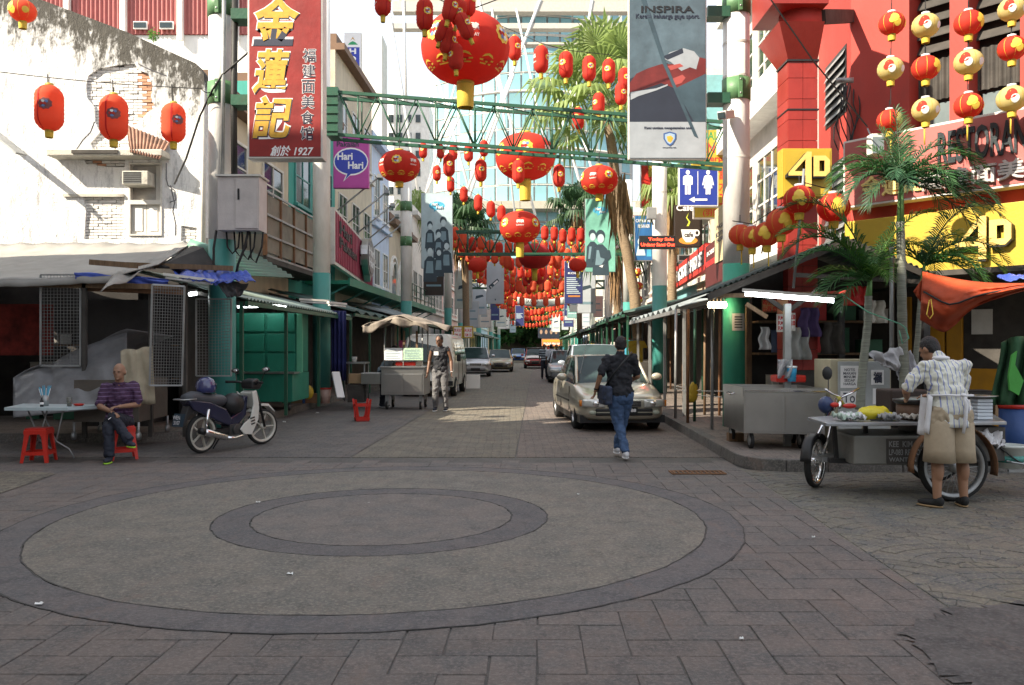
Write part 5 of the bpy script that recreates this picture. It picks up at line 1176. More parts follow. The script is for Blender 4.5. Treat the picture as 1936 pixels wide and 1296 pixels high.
rowB=[(800,285,15),(833,287,14),(857,288,16),(886,290,17),(915,281,16)]
for k,(px,py,w)in enumerate(rowB):tl(px,py,w,'small tall lantern, %s from the left just under the beam'%('first','second','third','fourth','fifth')[k])
rowC=[(849,313,22,'left'),(909,323,22,'second'),(980,325,23,'one before the globe'),(1057,333,22,'rightmost'),(826,328,15,'slim left')]
for px,py,w,lb in rowC:tl(px,py,w,'dull red tall lantern hung on the beam, '+lb,rz=0)
rowD=[(852,349,15),(877,368,15),(904,384,16),(928,396,16),(948,404,16),(1030,441,14),(1048,442,14),(1064,447,14),(1081,444,14),(1098,444,14)]
for k,(px,py,w)in enumerate(rowD):tl(px,py,w,'tall red lantern, %s in the slanting row'%('first','second','third','fourth','fifth','sixth','seventh','eighth','ninth','tenth')[k],tp1)
strand('lantern_wire','wire of the slanting lantern row',(P(845,335,32),P(904,372,31),P(980,405,30),P(1030,428,33),P(1110,432,34)),.01)
ordn=('first','second','third','fourth','fifth','sixth','seventh','eighth','ninth','tenth','eleventh','twelfth','thirteenth','fourteenth','fifteenth','sixteenth','seventeenth','eighteenth','nineteenth','twentieth')
ordn_=('first','second','third','fourth','fifth','sixth','seventh','eighth','ninth','tenth','eleventh')
rows=[(39,18,7.0,5.9),(43,18,6.9,5.7),(47,18,6.8,5.6),(52,19,6.7,5.5),(57,20,6.5,5.4),(64,20,6.4,5.2),(73,20,6.2,5.1),(84,20,5.9,4.9),(98,18,5.6,4.7),(116,16,5.3,4.4)]
for ri,(Y,n,z0,z1)in enumerate(rows):
 pts=[]
 for k in range(n):
  u=(k+.5)/n; x=sx(-4.4+7.4*u,Y); z=z0-(z0-z1)*4*u*(1-u)*.9+rl_.uniform(-.12,.12)
  ti=rl_.uniform(-8,8); o=dup(bp1 if(ri*5+k*7)%3 else tp1,(x,Y+rl_.uniform(-.4,.4),z),R(rl_.uniform(0,360)),'small red lantern, %s from the left in the %s distant row'%(ordn[k],ordn[ri]),'lanterns of distant row %s'%ordn[ri],1.15)
  pts.append((x,Y,z+.42))
 strand('lantern_wire','wire of the %s distant lantern row'%ordn[ri],[(sx(-5.2,Y),Y,z0+.6)]+pts+[(sx(3.5,Y),Y,z0+.6)],.012,n=2)
for ri,(Y,n,z0)in enumerate(((38,5,5.35),(47,7,4.9),(57,7,4.6))):
 for k in range(n):
  x=sx(-3.0+5.6*(k+.5)/n,Y); o=dup(bp1,(x,Y,z0),0,'pale red lantern hanging low, %s in low row %s'%(ordn[k],ordn[ri]),'low lanterns under the beams',1.2)
for o in(tp,tp1,bp1):
 for c in list(o.children):
  for g in list(c.children):bpy.data.objects.remove(g)
  bpy.data.objects.remove(c)
 bpy.data.objects.remove(o)
YP=12.6
def ball(px,py,wpx,Y,cm,lab,rz=0.0,tl_=.0):
 w=wpx/F*Y; return lantern('ball',w,w*.9,lab,cm,tuple(P(px,py,Y)),R(rz),'round paper lanterns on the right',tassel=.07)
strs=[(1686,((45,'r',47),(131,'y',47),(228,'r',45))),(1750,((49,'y',49),(129,'r',50),(208,'y',49))),(1831,((44,'r',51),(118,'y',51),(200,'r',51))),(1913,((18,'y',48),(92,'r',50),(187,'y',53)))]
for k,(px,items)in enumerate(strs):
 for j,(py,c,w)in enumerate(items):ball(px+(-1.5 if k==0 else 0)*j*1.5,py,w,YP,lred if c=='r' else lyel,'%s paper ball, %s on the %s string by the red building'%('red' if c=='r' else 'yellow',('top','middle','bottom')[j],ordn[k]),rz=(20,0,60,-10)[(k+j)%4])
 strand('lantern_string','yellow and black string of the %s column of paper lanterns'%ordn[k],(P(px,-60,YP),P(px-2,items[-1][0]-30,YP)),.006)
 mb=MB(tas); q=P(px-2,items[-1][0]+38,YP); mb.cyl(q+Vector((0,0,-.22)),q+Vector((0,0,.06)),.012,n=6); solo('long_tassel',mb,'thin yellow tassel under the %s column of paper lanterns'%ordn[k],'tassel')
for px,py,w,Y,lab in((1399,444,42,12.2,'far left'),(1422,449,46,12.0,'second left'),(1450,443,50,11.8,'middle'),(1477,420,56,11.6,'large forward'),(1511,378,58,11.3,'one under the yellow box sign'),(1576,393,60,11.5,'one behind the palm fronds')):
 ball(px,py,w,Y,lora if px<1500 else lred,'orange red paper ball, %s in the sagging row'%lab,rz=px%50)
 mb=MB(tas); q=P(px+3,py+w*.5+14,Y); mb.cyl(q+Vector((0,0,-.16)),q+Vector((0,0,.06)),.01,n=6); solo('long_tassel',mb,'thin yellow tassel under the %s ball of the sagging row'%lab,'tassel')
strand('lantern_wire','wire carrying the sagging row of orange paper balls',(P(1385,418,12.4),P(1422,424,12.0),P(1477,388,11.6),P(1518,345,11.3),P(1576,360,11.5),P(1640,330,12.5)),.007)
mb=MB(galv); mb.tube([P(1500,545,11.3),P(1514,400,11.3),P(1520,320,11.3)],.018,6); solo('lamp_rod',mb,'thin dark rod rising from the stall roof among the paper balls','rod')
for k in range(4):ball(1205+(k%2)*3,515+k*26,(16,16,20,12)[k],34+k,lred,'small red lantern, %s in the stack right of the leaning palm'%ordn[k])
# ---------------------------------------------------------------- cars
tyre_m=rubber
rim_m=mat('alloy_rim',(.45,.45,.46),.3,.8,var=.1)
def wheel(parent,c,r,w,axis='x',rim=rim_m,hub=None,spokes=5):
 Mx=Matrix.Translation(c)@(Matrix.Rotation(R(90),4,'Y')if axis=='x' else Matrix.Rotation(R(90),4,'X'))
 mb=MB(tyre_m); mb.T=Mx
 mb.lathe([(r*.62,-w/2),(r*.9,-w/2),(r,-w*.38),(r,w*.38),(r*.9,w/2),(r*.62,w/2)],36,cap=False)
 wh_=part('wheel',mb,parent,root=parent)
 mb=MB(rim); mb.T=Mx; mb.lathe([(r*.66,-w*.45),(r*.66,w*.45),(r*.6,w*.46),(r*.57,w*.3),(r*.57,-w*.3),(r*.6,-w*.46),(r*.66,-w*.45)],32,cap=False)
 mb.lathe([(.001,-w*.4),(r*.16,-w*.4),(r*.16,w*.4),(.001,w*.4)],16)
 for k in range(spokes):
  a=2*math.pi*k/spokes; mb.beam((0,0,w*.22),(math.cos(a)*r*.6,math.sin(a)*r*.6,w*.22),r*.14,w*.2); mb.beam((0,0,-w*.22),(math.cos(a)*r*.6,math.sin(a)*r*.6,-w*.22),r*.14,w*.2)
 part('rim',mb,wh_)
 return wh_
lens_m=mat('headlight_lens',(.62,.63,.6),.08,.35,var=.15,vs=9,bump=.1,bs=12,coat=1.0); amber=mat('amber_lens',(.7,.22,.03),.2,bump=0); plate_m=mat('plate_black',(.01,.01,.01),.4,bump=0)
wsc=mat('windscreen',(.03,.05,.05),.05,var=.4,vs=1.5,bump=0,coat=.1,ior=1.35)
def car(label,loc,rz,col,L=4.36,W_=1.69,Hh=1.385,hood=(.66,.86),ws=(1.08,1.78),rear=(2.95,3.55),trunk=.92,plate='',name='parked_car',hatch=False,full=True,low=None,group=None,s=1.0):
 paint=mat('car_paint_%02d%02d%02d'%tuple(int(x*99)for x in col),col,.28,.55,var=.04,vs=1,bump=.0,coat=.8,dirt=.12)
 t=thing(name,label,'car',loc,rz,group,s); w=W_/2
 ys=[0,.03,.12,.35,.8,ws[0],(ws[1]+rear[0])/2,rear[1],L-.35,L-.08,L]
 hw=[.66,.78,.88,.965,.99,1,1,1,.97,.88,.7]
 zt=[hood[0]-.12,hood[0]-.03,hood[0],hood[0]+.05,(hood[0]+hood[1])/2+.04,hood[1],hood[1]+.03,trunk,trunk-.02,trunk-.07,trunk-.25]
 zb=[.3,.24,.2,.19,.19,.19,.19,.19,.22,.27,.35]
 rings=[]
 for y,a,z1,z0 in zip(ys,hw,zt,zb):
  ww=w*a; pr=[(0,z0),(ww*.7,z0),(ww*.95,z0+.04),(ww,z0+(z1-z0)*.3),(ww*1.0,z0+(z1-z0)*.62),(ww*.965,z1-.07),(ww*.9,z1-.005),(ww*.6,z1+.02),(0,z1+.035)]
  rings.append([(x,y,z)for x,z in pr]+[(-x,y,z)for x,z in pr[-2:0:-1]])
 n=len(rings[0]); mb=MB(paint); vs=[v for r_ in rings for v in r_]
 fs=[(i*n+k,i*n+(k+1)%n,(i+1)*n+(k+1)%n,(i+1)*n+k)for i in range(len(rings)-1)for k in range(n)]+[tuple(range(n))[::-1],tuple((len(rings)-1)*n+k for k in range(n))]
 mb.add(vs,[f[::-1]for f in fs],True); body=part('body',mb,t,sub=2)
 wr=.3; fy,ry=.82,L-.86
 bpy.context.view_layer.update(); bake(body)
 if full:
  c=MB(black)
  for y in(fy,ry):c.cyl((-w-.2,y,wr),(-w+.3,y,wr),wr+.055,n=28); c.cyl((w-.3,y,wr),(w+.2,y,wr),wr+.055,n=28)
  cut(body,c); body.data.materials.append(black)if len(body.data.materials)<2 else None
 zg=hood[1]-.03; wr_=w*.72; wb=w*.93
 st=[(ws[0]-.02,wb*.9,zg,.0),(ws[1],wr_,Hh-.03,.02),(rear[0],wr_*.98,Hh-.05,.02),(rear[1]+.02 if not hatch else L-.12,wb*.86,trunk-.02,0)]
 mb=MB(wsc)
 def hx(y,ww,z,k):return[(-ww,y,z),(-ww*.5,y-.05,z+.012),(ww*.5,y-.05,z+.012),(ww,y,z)]
 A=hx(*st[0]); B_=hx(*st[1]); mb.add([tuple(p)for p in A+B_],[(0,1,5,4),(1,2,6,5),(2,3,7,6)],True); part('windscreen',mb,t)
 mb=MB(wsc); C_=[(x,2*y_-y,z)for(x,y,z),y_ in zip(hx(*st[2]),[st[2][0]]*4)]; D_=[(x,2*y_-y,z)for(x,y,z),y_ in zip(hx(*st[3]),[st[3][0]]*4)]
 mb.add(C_+D_,[(0,1,5,4),(1,2,6,5),(2,3,7,6)],True); part('rear_window',mb,t)
 for sg in(-1,1):
  mb=MB(wsc); y0,y3=st[0][0]+.05,st[3][0]-.05; ym=(st[1][0]+st[2][0])/2
  mb.add([(sg*wb*.97,y0,zg),(sg*wb,ym,zg),(sg*wb*.97,y3,max(trunk-.02,zg)),(sg*wr_*.995,st[2][0],Hh-.06),(sg*wr_*1.02,ym,Hh-.045),(sg*wr_*.995,st[1][0]+.03,Hh-.06)],[(0,1,4,5),(1,2,3,4)]); part('side_window',mb,t)
  mb=MB(paint); e=.045
  mb.tube([(sg*st[0][1],st[0][0],zg),(sg*st[1][1],st[1][0],Hh-.04),(sg*st[2][1],st[2][0],Hh-.05),(sg*st[3][1],st[3][0],st[3][2])],[.035,.035,.035,.05],6); part('pillar',mb,t)
  mb=MB(black); mb.beam((sg*(wb+.002),ym+.05,zg),(sg*(wr_*1.02+.004),ym+.02,Hh-.05),.05,.03); part('door_pillar',mb,t)
  if full:
   mb=MB(paint); mb.ell((sg*(w+.1),ws[0]+.32,hood[1]+.1),(.11,.06,.075)); mr_=part('mirror',mb,t)
   mb=MB(mat('plate_shut',(.04,.035,.03),.6));
   for y in(ws[0]+.12,ym+.05,rear[1]-.25):mb.beam((sg*(w*1.0-.006),y,.32),(sg*(w*.985+.0),y,zg-.04),.012,.02)
   mb.bx(sg*(w*1.0)-.01,sg*(w*1.0)+.012,.95+.2,L-1.25,.5,.53); part('door_seam',mb,t)
 mb=MB(paint); mb.grid(lambda u,v:((u-.5)*2*wr_,st[1][0]-.03+(st[2][0]-st[1][0]+.06)*v,Hh-.035+.035*(1-(2*u-1)**2)*(1-.3*(2*v-1)**2)),8,6); part('roof',mb,t,solid=.02)
 for sg in(-1,1):
  for y in(fy,ry):wheel(t,(sg*(w-.115),y,wr),wr,.185)
 zl=hood[0]-.06
 for sg in(-1,1):
  def fp(u,z,off=.012):
   x=u*w*.93; y=max(0,abs(u)*.93-.6)**2*1.15-off-.012; return Vector((sg*x,y,z))
  mb=MB(lens_m); mb.grid(lambda u,v:fp(.46+.5*u,zl-.155+.02*u+(.15-.02*u)*v,.012+.012*math.sin(math.pi*v)),8,4); hl=part('headlight',mb,t,solid=.02)
  if full:
   mb=MB(amber); mb.grid(lambda u,v:fp(.965+.05*u,zl-.13+.11*v,.02),2,2); part('indicator',mb,hl,solid=.02)
   mb=MB(chrome); q=fp(.66,zl-.085,.03); mb.ell(q,(.055,.02,.055)); part('reflector',mb,hl)
   mb=MB(low or mat('fog_glass',(.35,.37,.3),.2)); q=fp(.74,.36,.02); mb.ell(q,(.07,.02,.04)); part('fog_lamp',mb,t)
 mb=MB(black); mb.grid(lambda u,v:(Vector(((u-.5)*w*.72,-.022,zl-.14+.1*v))),6,2); gr=part('grille',mb,t,solid=.02)
 if full:
  mb=MB(chrome)
  for k in range(4):mb.bx(-w*.36,w*.36,-.04,-.028,zl-.13+k*.027,zl-.122+k*.027)
  mb.bx(-w*.38,w*.38,-.043,-.02,zl-.035,zl-.022); part('grille_bar',mb,gr)
  mb=MB(black); mb.bx(-w*.62,w*.62,-.026,.03,.3,.43); it=part('intake',mb,t,bevel=.02); mb=MB(paint); mb.bx(-w*.6,w*.6,-.034,-.024,.355,.372); part('intake_bar',mb,it)
  mb=MB(black); mb.tube([(-w*.6,ws[0]+.02,zg+.03),(-.1,ws[0]+.1,zg+.11)],.008,5); mb.tube([(.05,ws[0]+.02,zg+.03),(w*.55,ws[0]+.1,zg+.11)],.008,5); part('wiper',mb,t)
 mb=MB(plate_m); mb.bx(-.24,.24,-.045,-.028,.335,.455); pt=part('number_plate',mb,t)
 if plate:text(plate,Matrix.Translation((0,-.0475,.345))@Matrix.Rotation(R(90),4,'X'),-.21,.025,.21,.085,sheetw,pt,ext=.001,bold=.03)
 mb=MB(black); mb.bx(-w*.93,w*.93,.15,L-.2,.16,.3); part('underbody',mb,t)
 return t
goldp=(.5,.47,.38)
sed=car('pale gold sedan with black plate parked nose on at the right kerb',(2.03,15.35,0),R(4.2),goldp,plate='WLL 4788')
if True:
 mb=MB(sheetw); q=None; mb.box((-.42,1.62,1.23),(.1,.01,.06)); part('sticker',mb,sed)
 mb=MB(galv); mb.tube([(-.62,1.3,.95),(-.42,1.45,1.75)],.004,4); part('antenna',mb,sed)
car('silver blue wagon parked behind the pale gold sedan',(2.35,22.6,0),R(-1),(.45,.5,.56),L=4.4,W_=1.75,Hh=1.62,hood=(.8,1.0),ws=(.95,1.65),rear=(3.9,4.2),trunk=1.0,hatch=True)
car('small white hatchback parked facing us on the left behind the van',(gx(899,43.6),43.6,0),R(3),(.62,.63,.65),L=3.75,W_=1.66,Hh=1.52,hood=(.78,.98),ws=(.75,1.45),rear=(3.2,3.5),trunk=.98,hatch=True)
car('dull gold saloon facing us behind the white hatchback',(gx(943,51.5),51.5,0),R(-1),(.34,.3,.2))
car('blue taxi car far down the street between gold saloon and red car',(gx(979,84),84,0),R(-1.7),(.04,.1,.32),full=False)
rc=car('red car with white bonnet driving towards us in mid street',(gx(1012,60),60,0),R(-2),(.35,.02,.02),full=True,Hh=1.45)
mb=MB(white); mb.grid(lambda u,v:((u-.5)*1.35,.1+.95*v,.735+.16*v+.03*(1-(2*u-1)**2)),6,4); part('bonnet',mb,rc,solid=.02)
mb=MB(white); mb.grid(lambda u,v:((u-.5)*1.25,1.7+1.3*v,1.46+.03*(1-(2*u-1)**2)),6,2); part('roof_skin',mb,rc,solid=.02)
for k,(px,Y,c)in enumerate(((1062,36,(.3,.32,.35)),(1068,60,(.5,.5,.5)))):car(('grey car far behind the silver wagon','pale car last in the right hand row')[k],(sx(1.3,Y),Y,0),R(-1.7),c,full=False)
vx,vy=-2.62,26.2; vp=mat('van_paint',(.5,.49,.44),.4,.3,var=.08,dirt=.35,coat=.4)
van=thing('parked_van','old off white van with dark windows parked behind the food cart','van',(vx,vy,0),R(-2.5))
mb=MB(vp)
pr=[(-.8,.3),(-.84,.7),(-.83,1.05),(-.72,1.82),(-.55,1.95),(.55,1.95),(.72,1.82),(.83,1.05),(.84,.7),(.8,.3)]
rr0=[]
for y,sc_,zz,dz in((0,.95,.0,.0),(.06,1,0,.0),(.55,1,0,.0),(3.9,1,0,0),(4.05,.95,0,-.02)):
 rr0 .append([(x*sc_,y+(.0 if i not in(3,4,5,6)else(.42 if y<.1 else 0)),z+dz)for i,(x,z)in enumerate(pr)])
n=len(pr); mb.add([v for r_ in rr0 for v in r_],[(i*n+k,(i+1)*n+k,(i+1)*n+(k+1)%n,i*n+(k+1)%n)for i in range(4)for k in range(n)]+[tuple(range(n)),tuple(4*n+k for k in range(n))[::-1]],False)
part('body',mb,van,bevel=.03)
mb=MB(wsc); mb.add([(-.72,.005,1.08),(.72,.005,1.08),(.62,.38,1.76),(-.62,.38,1.76)],[(0,1,2,3)]); part('windscreen',mb,van)
for y0,y1 in((.5,1.25),(1.35,2.45),(2.55,3.7)):
 for sg in(-1,1):
  mb=MB(wsc); mb.add([(sg*.835,y0,1.12),(sg*.835,y1,1.12),(sg*.745,y1,1.7),(sg*.745,y0+(.3 if y0<1 else 0),1.7)],[(0,1,2,3)]); part('side_window',mb,van)
  mb=MB(black); mb.beam((sg*.842,y1+.05,.35),(sg*.842,y1+.05,1.1),.012,.012); part('door_seam',mb,van)
for sg in(-1,1):
 mb=MB(lens_m); mb.box((sg*.62,-.01,.78),(.24,.04,.16)); part('headlight',mb,van)
 for y in(.55,3.2):wheel(van,(sg*.76,y,.31),.31,.18,rim=offw)
 mb=MB(black); mb.box((sg*.95,.25,1.2),(.12,.05,.2)); part('mirror',mb,van)
mb=MB(black); mb.box((0,-.03,.42),(1.6,.1,.14)); part('bumper',mb,van); mb=MB(soot); mb.box((0,-.01,.9),(.9,.03,.12)); part('grille',mb,van)
mb=MB(white); mb.box((0,0,0),(.55,.04,.5)); bo=solo('white_board',mb,'small white board standing behind the van on the road','board'); bo.location=(gx(892,30),30.5,.3);
# ---------------------------------------------------------------- people
def stripes(name,base,line,axis=0,per=.05,wd=.22,line2=None):
 m=mat(name,base,.75,var=.1,vs=12,bump=.25,bs=14); n,l=m.node_tree.nodes,m.node_tree.links; b=n['Principled BSDF']
 src=b.inputs['Base Color'].links[0].from_socket; t=n.new('ShaderNodeTexCoord'); sp=n.new('ShaderNodeSeparateXYZ'); l.new(t.outputs['Object'],sp.inputs[0])
 q=n.new('ShaderNodeMath'); q.operation='MULTIPLY'; q.inputs[1].default_value=1/per; l.new(sp.outputs[axis],q.inputs[0])
 nn=n.new('ShaderNodeTexNoise'); nn.inputs['Scale'].default_value=7; ad=n.new('ShaderNodeMath'); ad.operation='MULTIPLY_ADD'; ad.inputs[1].default_value=.35; l.new(t.outputs['Object'],nn.inputs['Vector']); l.new(nn.outputs['Fac'],ad.inputs[0]); l.new(q.outputs[0],ad.inputs[2])
 f=n.new('ShaderNodeMath'); f.operation='FRACT'; l.new(ad.outputs[0],f.inputs[0]); c=n.new('ShaderNodeMath'); c.operation='LESS_THAN'; c.inputs[1].default_value=wd; l.new(f.outputs[0],c.inputs[0])
 mx_=n.new('ShaderNodeMixRGB'); l.new(c.outputs[0],mx_.inputs[0]); l.new(src,mx_.inputs[1]); mx_.inputs[2].default_value=line+(1,); l.new(mx_.outputs[0],b.inputs['Base Color']); return m
def V3(*a):return Vector(a)
def rotfr(z,x):
 z=Vector(z).normalized(); x=Vector(x); x=(x-z*x.dot(z)).normalized(); y=z.cross(x); return Matrix((x,y,z)).transposed().to_4x4()
def base_pose():
 return dict(pel=V3(0,0,.93),che=V3(0,.01,1.26),nk=V3(0,-.01,1.45),head=V3(0,.02,1.6),sa=V3(.185,0,1.4),sb=V3(-.185,0,1.4),ea=V3(.23,-.02,1.12),eb=V3(-.23,-.02,1.12),wa=V3(.24,.06,.88),wb=V3(-.24,.06,.88),ha=V3(.09,0,.9),hb=V3(-.09,0,.9),ka=V3(.1,.02,.49),kb=V3(-.1,.02,.49),fa=V3(.1,-.01,.09),fb=V3(-.1,-.01,.09),look=V3(0,1,0),up=V3(0,0,1),grip=None,toea=V3(0,1,0),toeb=V3(0,1,0),fat=1.0)
def hand(mb,wr_,el,side,curl=.5,palm_n=None):
 """palm, four bent fingers and a thumb following the forearm"""
 d=(wr_-el).normalized(); sidev=V3(0,1,0)if abs(d.y)<.8 else V3(0,0,1); x=(sidev-d*sidev.dot(d)).normalized(); nrm=d.cross(x)*side
 Mr=Matrix((x,nrm,d)).transposed().to_4x4()
 mb.ell(wr_+d*.05,(.04,.017,.052),Mr,10,6)
 for k in range(4):
  b0=wr_+d*.09+x*(.03-.019*k); L=(.036,.042,.04,.032)[k]
  b1=b0+d*L-nrm*L*curl*.5; b2=b1+(d*(1-curl)-nrm*curl).normalized()*L*.8
  mb.tube([b0-d*.02,b0,b1,b2],[.0095,.009,.0085,.0065],6)
 t0=wr_+d*.02+x*.032; t1=t0+(d*.6+x*.8).normalized()*.04; t2=t1+(d*.9-nrm*.3).normalized()*.03
 mb.tube([t0,t1,t2],[.012,.01,.008],6)
def fold(o,st,sc_):
 if st:
  tx=bpy.data.textures.new('cloth_fold','MARBLE'); tx.noise_scale=sc_; tx.turbulence=9; tx.marble_type='SOFT'; dm=o.modifiers.new('fold','DISPLACE'); dm.texture=tx; dm.strength=st; dm.mid_level=.45
  b=o.modifiers.new('soft','SMOOTH'); b.factor=.4; b.iterations=1
 return o
def person(label,loc,rz,J,cl,s=1.0,sk=skin,hair=hairb,vox=.0085,group=None,short_sleeve=True,vest=False,legs='long',hairlen=1.0,far=False):
 t=thing('person',label,'person',loc,rz,group,s); j=base_pose(); j.update(J); ft=j['fat']
 xs=j['sa']-j['sb']; sp=rotfr(j['nk']-j['pel'],xs)
 b=MB(sk)
 hm=rotfr(j['up'],j['look'].cross(j['up']))
 hc=j['head']
 def hp(x,y,z):return hc+hm.to_3x3()@V3(x,y,z)
 b.ell(hc+hm.to_3x3()@V3(0,-.008,.018),(.076,.094,.1),hm,18,12); b.ell(hp(0,.028,-.045),(.055,.062,.068),hm,14,10)
 if not far:
  b.ell(hp(0,.095,-.018),(.014,.02,.024),hm,8,6); b.ell(hp(0,.083,.018),(.05,.014,.012),hm,10,6); b.ell(hp(0,.083,-.06),(.024,.012,.011),hm,8,6); b.ell(hp(0,.072,-.092),(.026,.02,.02),hm,8,6)
  for sg in(-1,1):b.ell(hp(sg*.077,-.01,-.005),(.012,.02,.034),hm,8,6)
 b.cap2(j['nk']-(j['nk']-j['che'])*.25,hc-V3(0,0,.03)-j['look']*.02,.062,.055)
 b.ell(j['che'],(.15*ft,.1,.18),sp); b.ell((j['pel']+j['che'])/2,(.14*ft,.095*ft,.17),sp); b.ell(j['pel'],(.15*ft,.105*ft,.12),sp)
 b.cap2(j['sa']*.9+j['sb']*.1-V3(0,0,.015),j['sb']*.9+j['sa']*.1-V3(0,0,.015),.04,.04)
 for a,sd_ in(('a',1),('b',-1)):
  b.cap2(j['s'+a]-V3(0,0,.01),j['e'+a],.046,.042); b.cap2(j['e'+a],j['w'+a],.041,.028)
  if not far:hand(b,j['w'+a],j['e'+a],-sd_,j.get('curl',.5))
  else:b.ell(j['w'+a]+(j['w'+a]-j['e'+a]).normalized()*.07,(.035,.03,.07),rotfr(j['w'+a]-j['e'+a],V3(0,1,0)))
  lg=.8 if legs=='long' else 1.0; b.cap2(j['h'+a],j['k'+a],.085*lg,.06*lg); b.cap2(j['k'+a],j['f'+a],.058*lg,.038)
  kd=(j['f'+a]-j['k'+a]); legs=='long' or b.ell(j['k'+a]+kd*.3-V3(0,.02*lg,0),(.052*lg,.055*lg,.12),rotfr(kd,V3(1,0,0)))
  b.ell(j['f'+a]+j['toe'+a]*.05-V3(0,0,.045),(.04,.1,.035),rotfr(V3(0,0,1),j['toe'+a].cross(V3(0,0,1))))
 body=part('body',b,t,rm=vox if not far else .018,sm=4)
 if not far:
  for sg in(-1,1):
   mb=MB(black); mb.ell(hp(sg*.031,.088,.005),(.012,.007,.006),hm,8,5); part('eye',mb,t)
 if hair is not None:
  h=MB(hair); h.ell(hp(0,-.02,.035),(.084,.093,.1*(.6+.4*hairlen)),hm,20,12); h.ell(hp(0,-.05,.0),(.076,.06,.085),hm,14,8)
  o=part('hair',h,t,rm=.009 if not far else .018,sm=2)
  if not far:
   tx=bpy.data.textures.new('hair_noise','CLOUDS'); tx.noise_scale=.02; dm=o.modifiers.new('tuft','DISPLACE'); dm.texture=tx; dm.strength=.012
 c=MB(cl['top']); k=1.0
 c.ell(j['che'],(.178*ft,.125,.2),sp); c.ell((j['pel']+j['che'])/2+V3(0,0,.0),(.168*ft,.122*ft,.2),sp); c.ell(j['pel']+(j['che']-j['pel'])*.05,(.176*ft,.13*ft,.14),sp)
 c.cap2(j['sa']*.96+j['sb']*.04-V3(0,0,.01),j['sb']*.96+j['sa']*.04-V3(0,0,.01),.067,.067)
 c.cap2(j['nk']-(j['nk']-j['che'])*.3,j['nk']+(j['head']-j['nk'])*.12,.085,.064)
 if not vest:
  for a in 'ab':
   e=j['e'+a]if not short_sleeve else j['s'+a].lerp(j['e'+a],.82); c.cap2(j['s'+a],e,.07,.063)
   if not short_sleeve:c.cap2(j['e'+a],j['w'+a].lerp(j['e'+a],.08),.058,.042)
 fold(part('shirt',c,t,rm=.011 if not far else .02,sm=5),.026 if not far else 0,.1)
 c=MB(cl['leg']); c.ell(j['pel']+V3(0,0,-.05),(.168*ft,.128*ft,.13),sp)
 for a in 'ab':
  c.cap2(j['h'+a],j['k'+a]if legs=='long' else j['h'+a].lerp(j['k'+a],.55),.1*(ft if legs=='long' else ft*1.1),.074 if legs=='long' else .108)
  if legs=='long':c.cap2(j['k'+a],j['f'+a]-(j['f'+a]-j['k'+a]).normalized()*.03,.072,.06); c.cyl(j['f'+a]-(j['f'+a]-j['k'+a]).normalized()*.08,j['f'+a],.062,.066,12)
 fold(part('trousers' if legs=='long' else 'shorts',c,t,rm=.011 if not far else .02,sm=4),.018 if not far else 0,.085)
 for a in 'ab':
  m_=rotfr(V3(0,0,1)if 'tilt'+a not in j else j['tilt'+a],j['toe'+a].cross(V3(0,0,1))); f=j['f'+a]; c=MB(cl['shoe']); q=lambda x,y,z:f+m_.to_3x3()@V3(x,y,z)
  c.ell(q(0,.07,-.045),(.048,.125,.038),m_,14,8); c.ell(q(0,-.01,-.025),(.045,.06,.055),m_); sh_=part('shoe',c,t,rm=.012 if not far else .02,sm=2)
  if not far:c=MB(cl.get('sole',sheetw)); c.ell(q(0,.07,-.075),(.05,.132,.016),m_,16,6); part('sole',c,sh_)
 return t,j
blkcloth=mat('black_cloth',(.014,.015,.02),.8,var=.25,vs=8,bump=.3,bs=9); denim=mat('blue_denim',(.045,.085,.17),.8,var=.25,vs=7,bump=.3,bs=16,stretch=(1,1,1.6)); greyj=mat('grey_jeans',(.12,.118,.122),.8,var=.15,vs=6,bump=.3,bs=14)
trs=mat('navy_trousers',(.015,.018,.03),.75,var=.3,bump=.3,bs=10); khaki=mat('khaki_shorts',(.36,.29,.2),.8,var=.15,vs=5,bump=.35,bs=10)
polo=stripes('purple_polo',(.055,.022,.06),(.16,.1,.2),2,.055,.16); strp=stripes('striped_shirt',(.64,.64,.56),(.2,.24,.48),0,.047,.17)
wshoe=mat('white_shoe',(.6,.6,.62),.5,var=.3,vs=14); dshoe=mat('dark_shoe',(.02,.025,.04),.6); lime=mat('lime_sole',(.35,.65,.05),.5); cloth_sh=mat('black_slipper',(.015,.015,.015),.8); tan_sole=mat('tan_sole',(.3,.2,.1),.7)
wx,wy=gx(1173,11.75),11.75
wm,j=person('man in black shirt and blue jeans walking away with a shoulder bag',(wx,wy,0),R(6),dict(pel=V3(0,0,.92),che=V3(0,.02,1.24),head=V3(.02,.06,1.585),look=V3(.25,1,-.05),ea=V3(.26,.06,1.15),wa=V3(.15,.24,1.06),eb=V3(-.29,-.03,1.17),wb=V3(-.33,.1,.95),ha=V3(.085,0,.88),hb=V3(-.085,0,.88),ka=V3(.06,.14,.5),kb=V3(-.03,.0,.48),fa=V3(.0,.2,.13),fb=V3(.03,-.2,.11),toea=V3(.1,1,0),toeb=V3(.15,.95,0),curl=.6,fat=1.1),dict(top=blkcloth,leg=denim,shoe=wshoe,sole=sheetw),s=.99)
bag=thing('shoulder_bag','dark blue patterned messenger bag hanging at the walking man\'s left hip','bag',(wx-.21,wy-.02,.88),R(10))
bm=mat('bag_cloth',(.02,.03,.06),.6,var=.9,vs=12)
mb=MB(bm); mb.box((0,0,0),(.13,.3,.26)); part('pouch',mb,bag,bevel=.03); mb=MB(bm); mb.box((-.05,0,.04),(.06,.31,.2)); part('flap',mb,bag,bevel=.02)
mb=MB(black); mb.tube([(0,.0,.12),(.08,-.13,.3),(.2,-.155,.45),(.33,-.1,.57),(.38,.02,.59)],.014,6); part('strap',mb,bag)
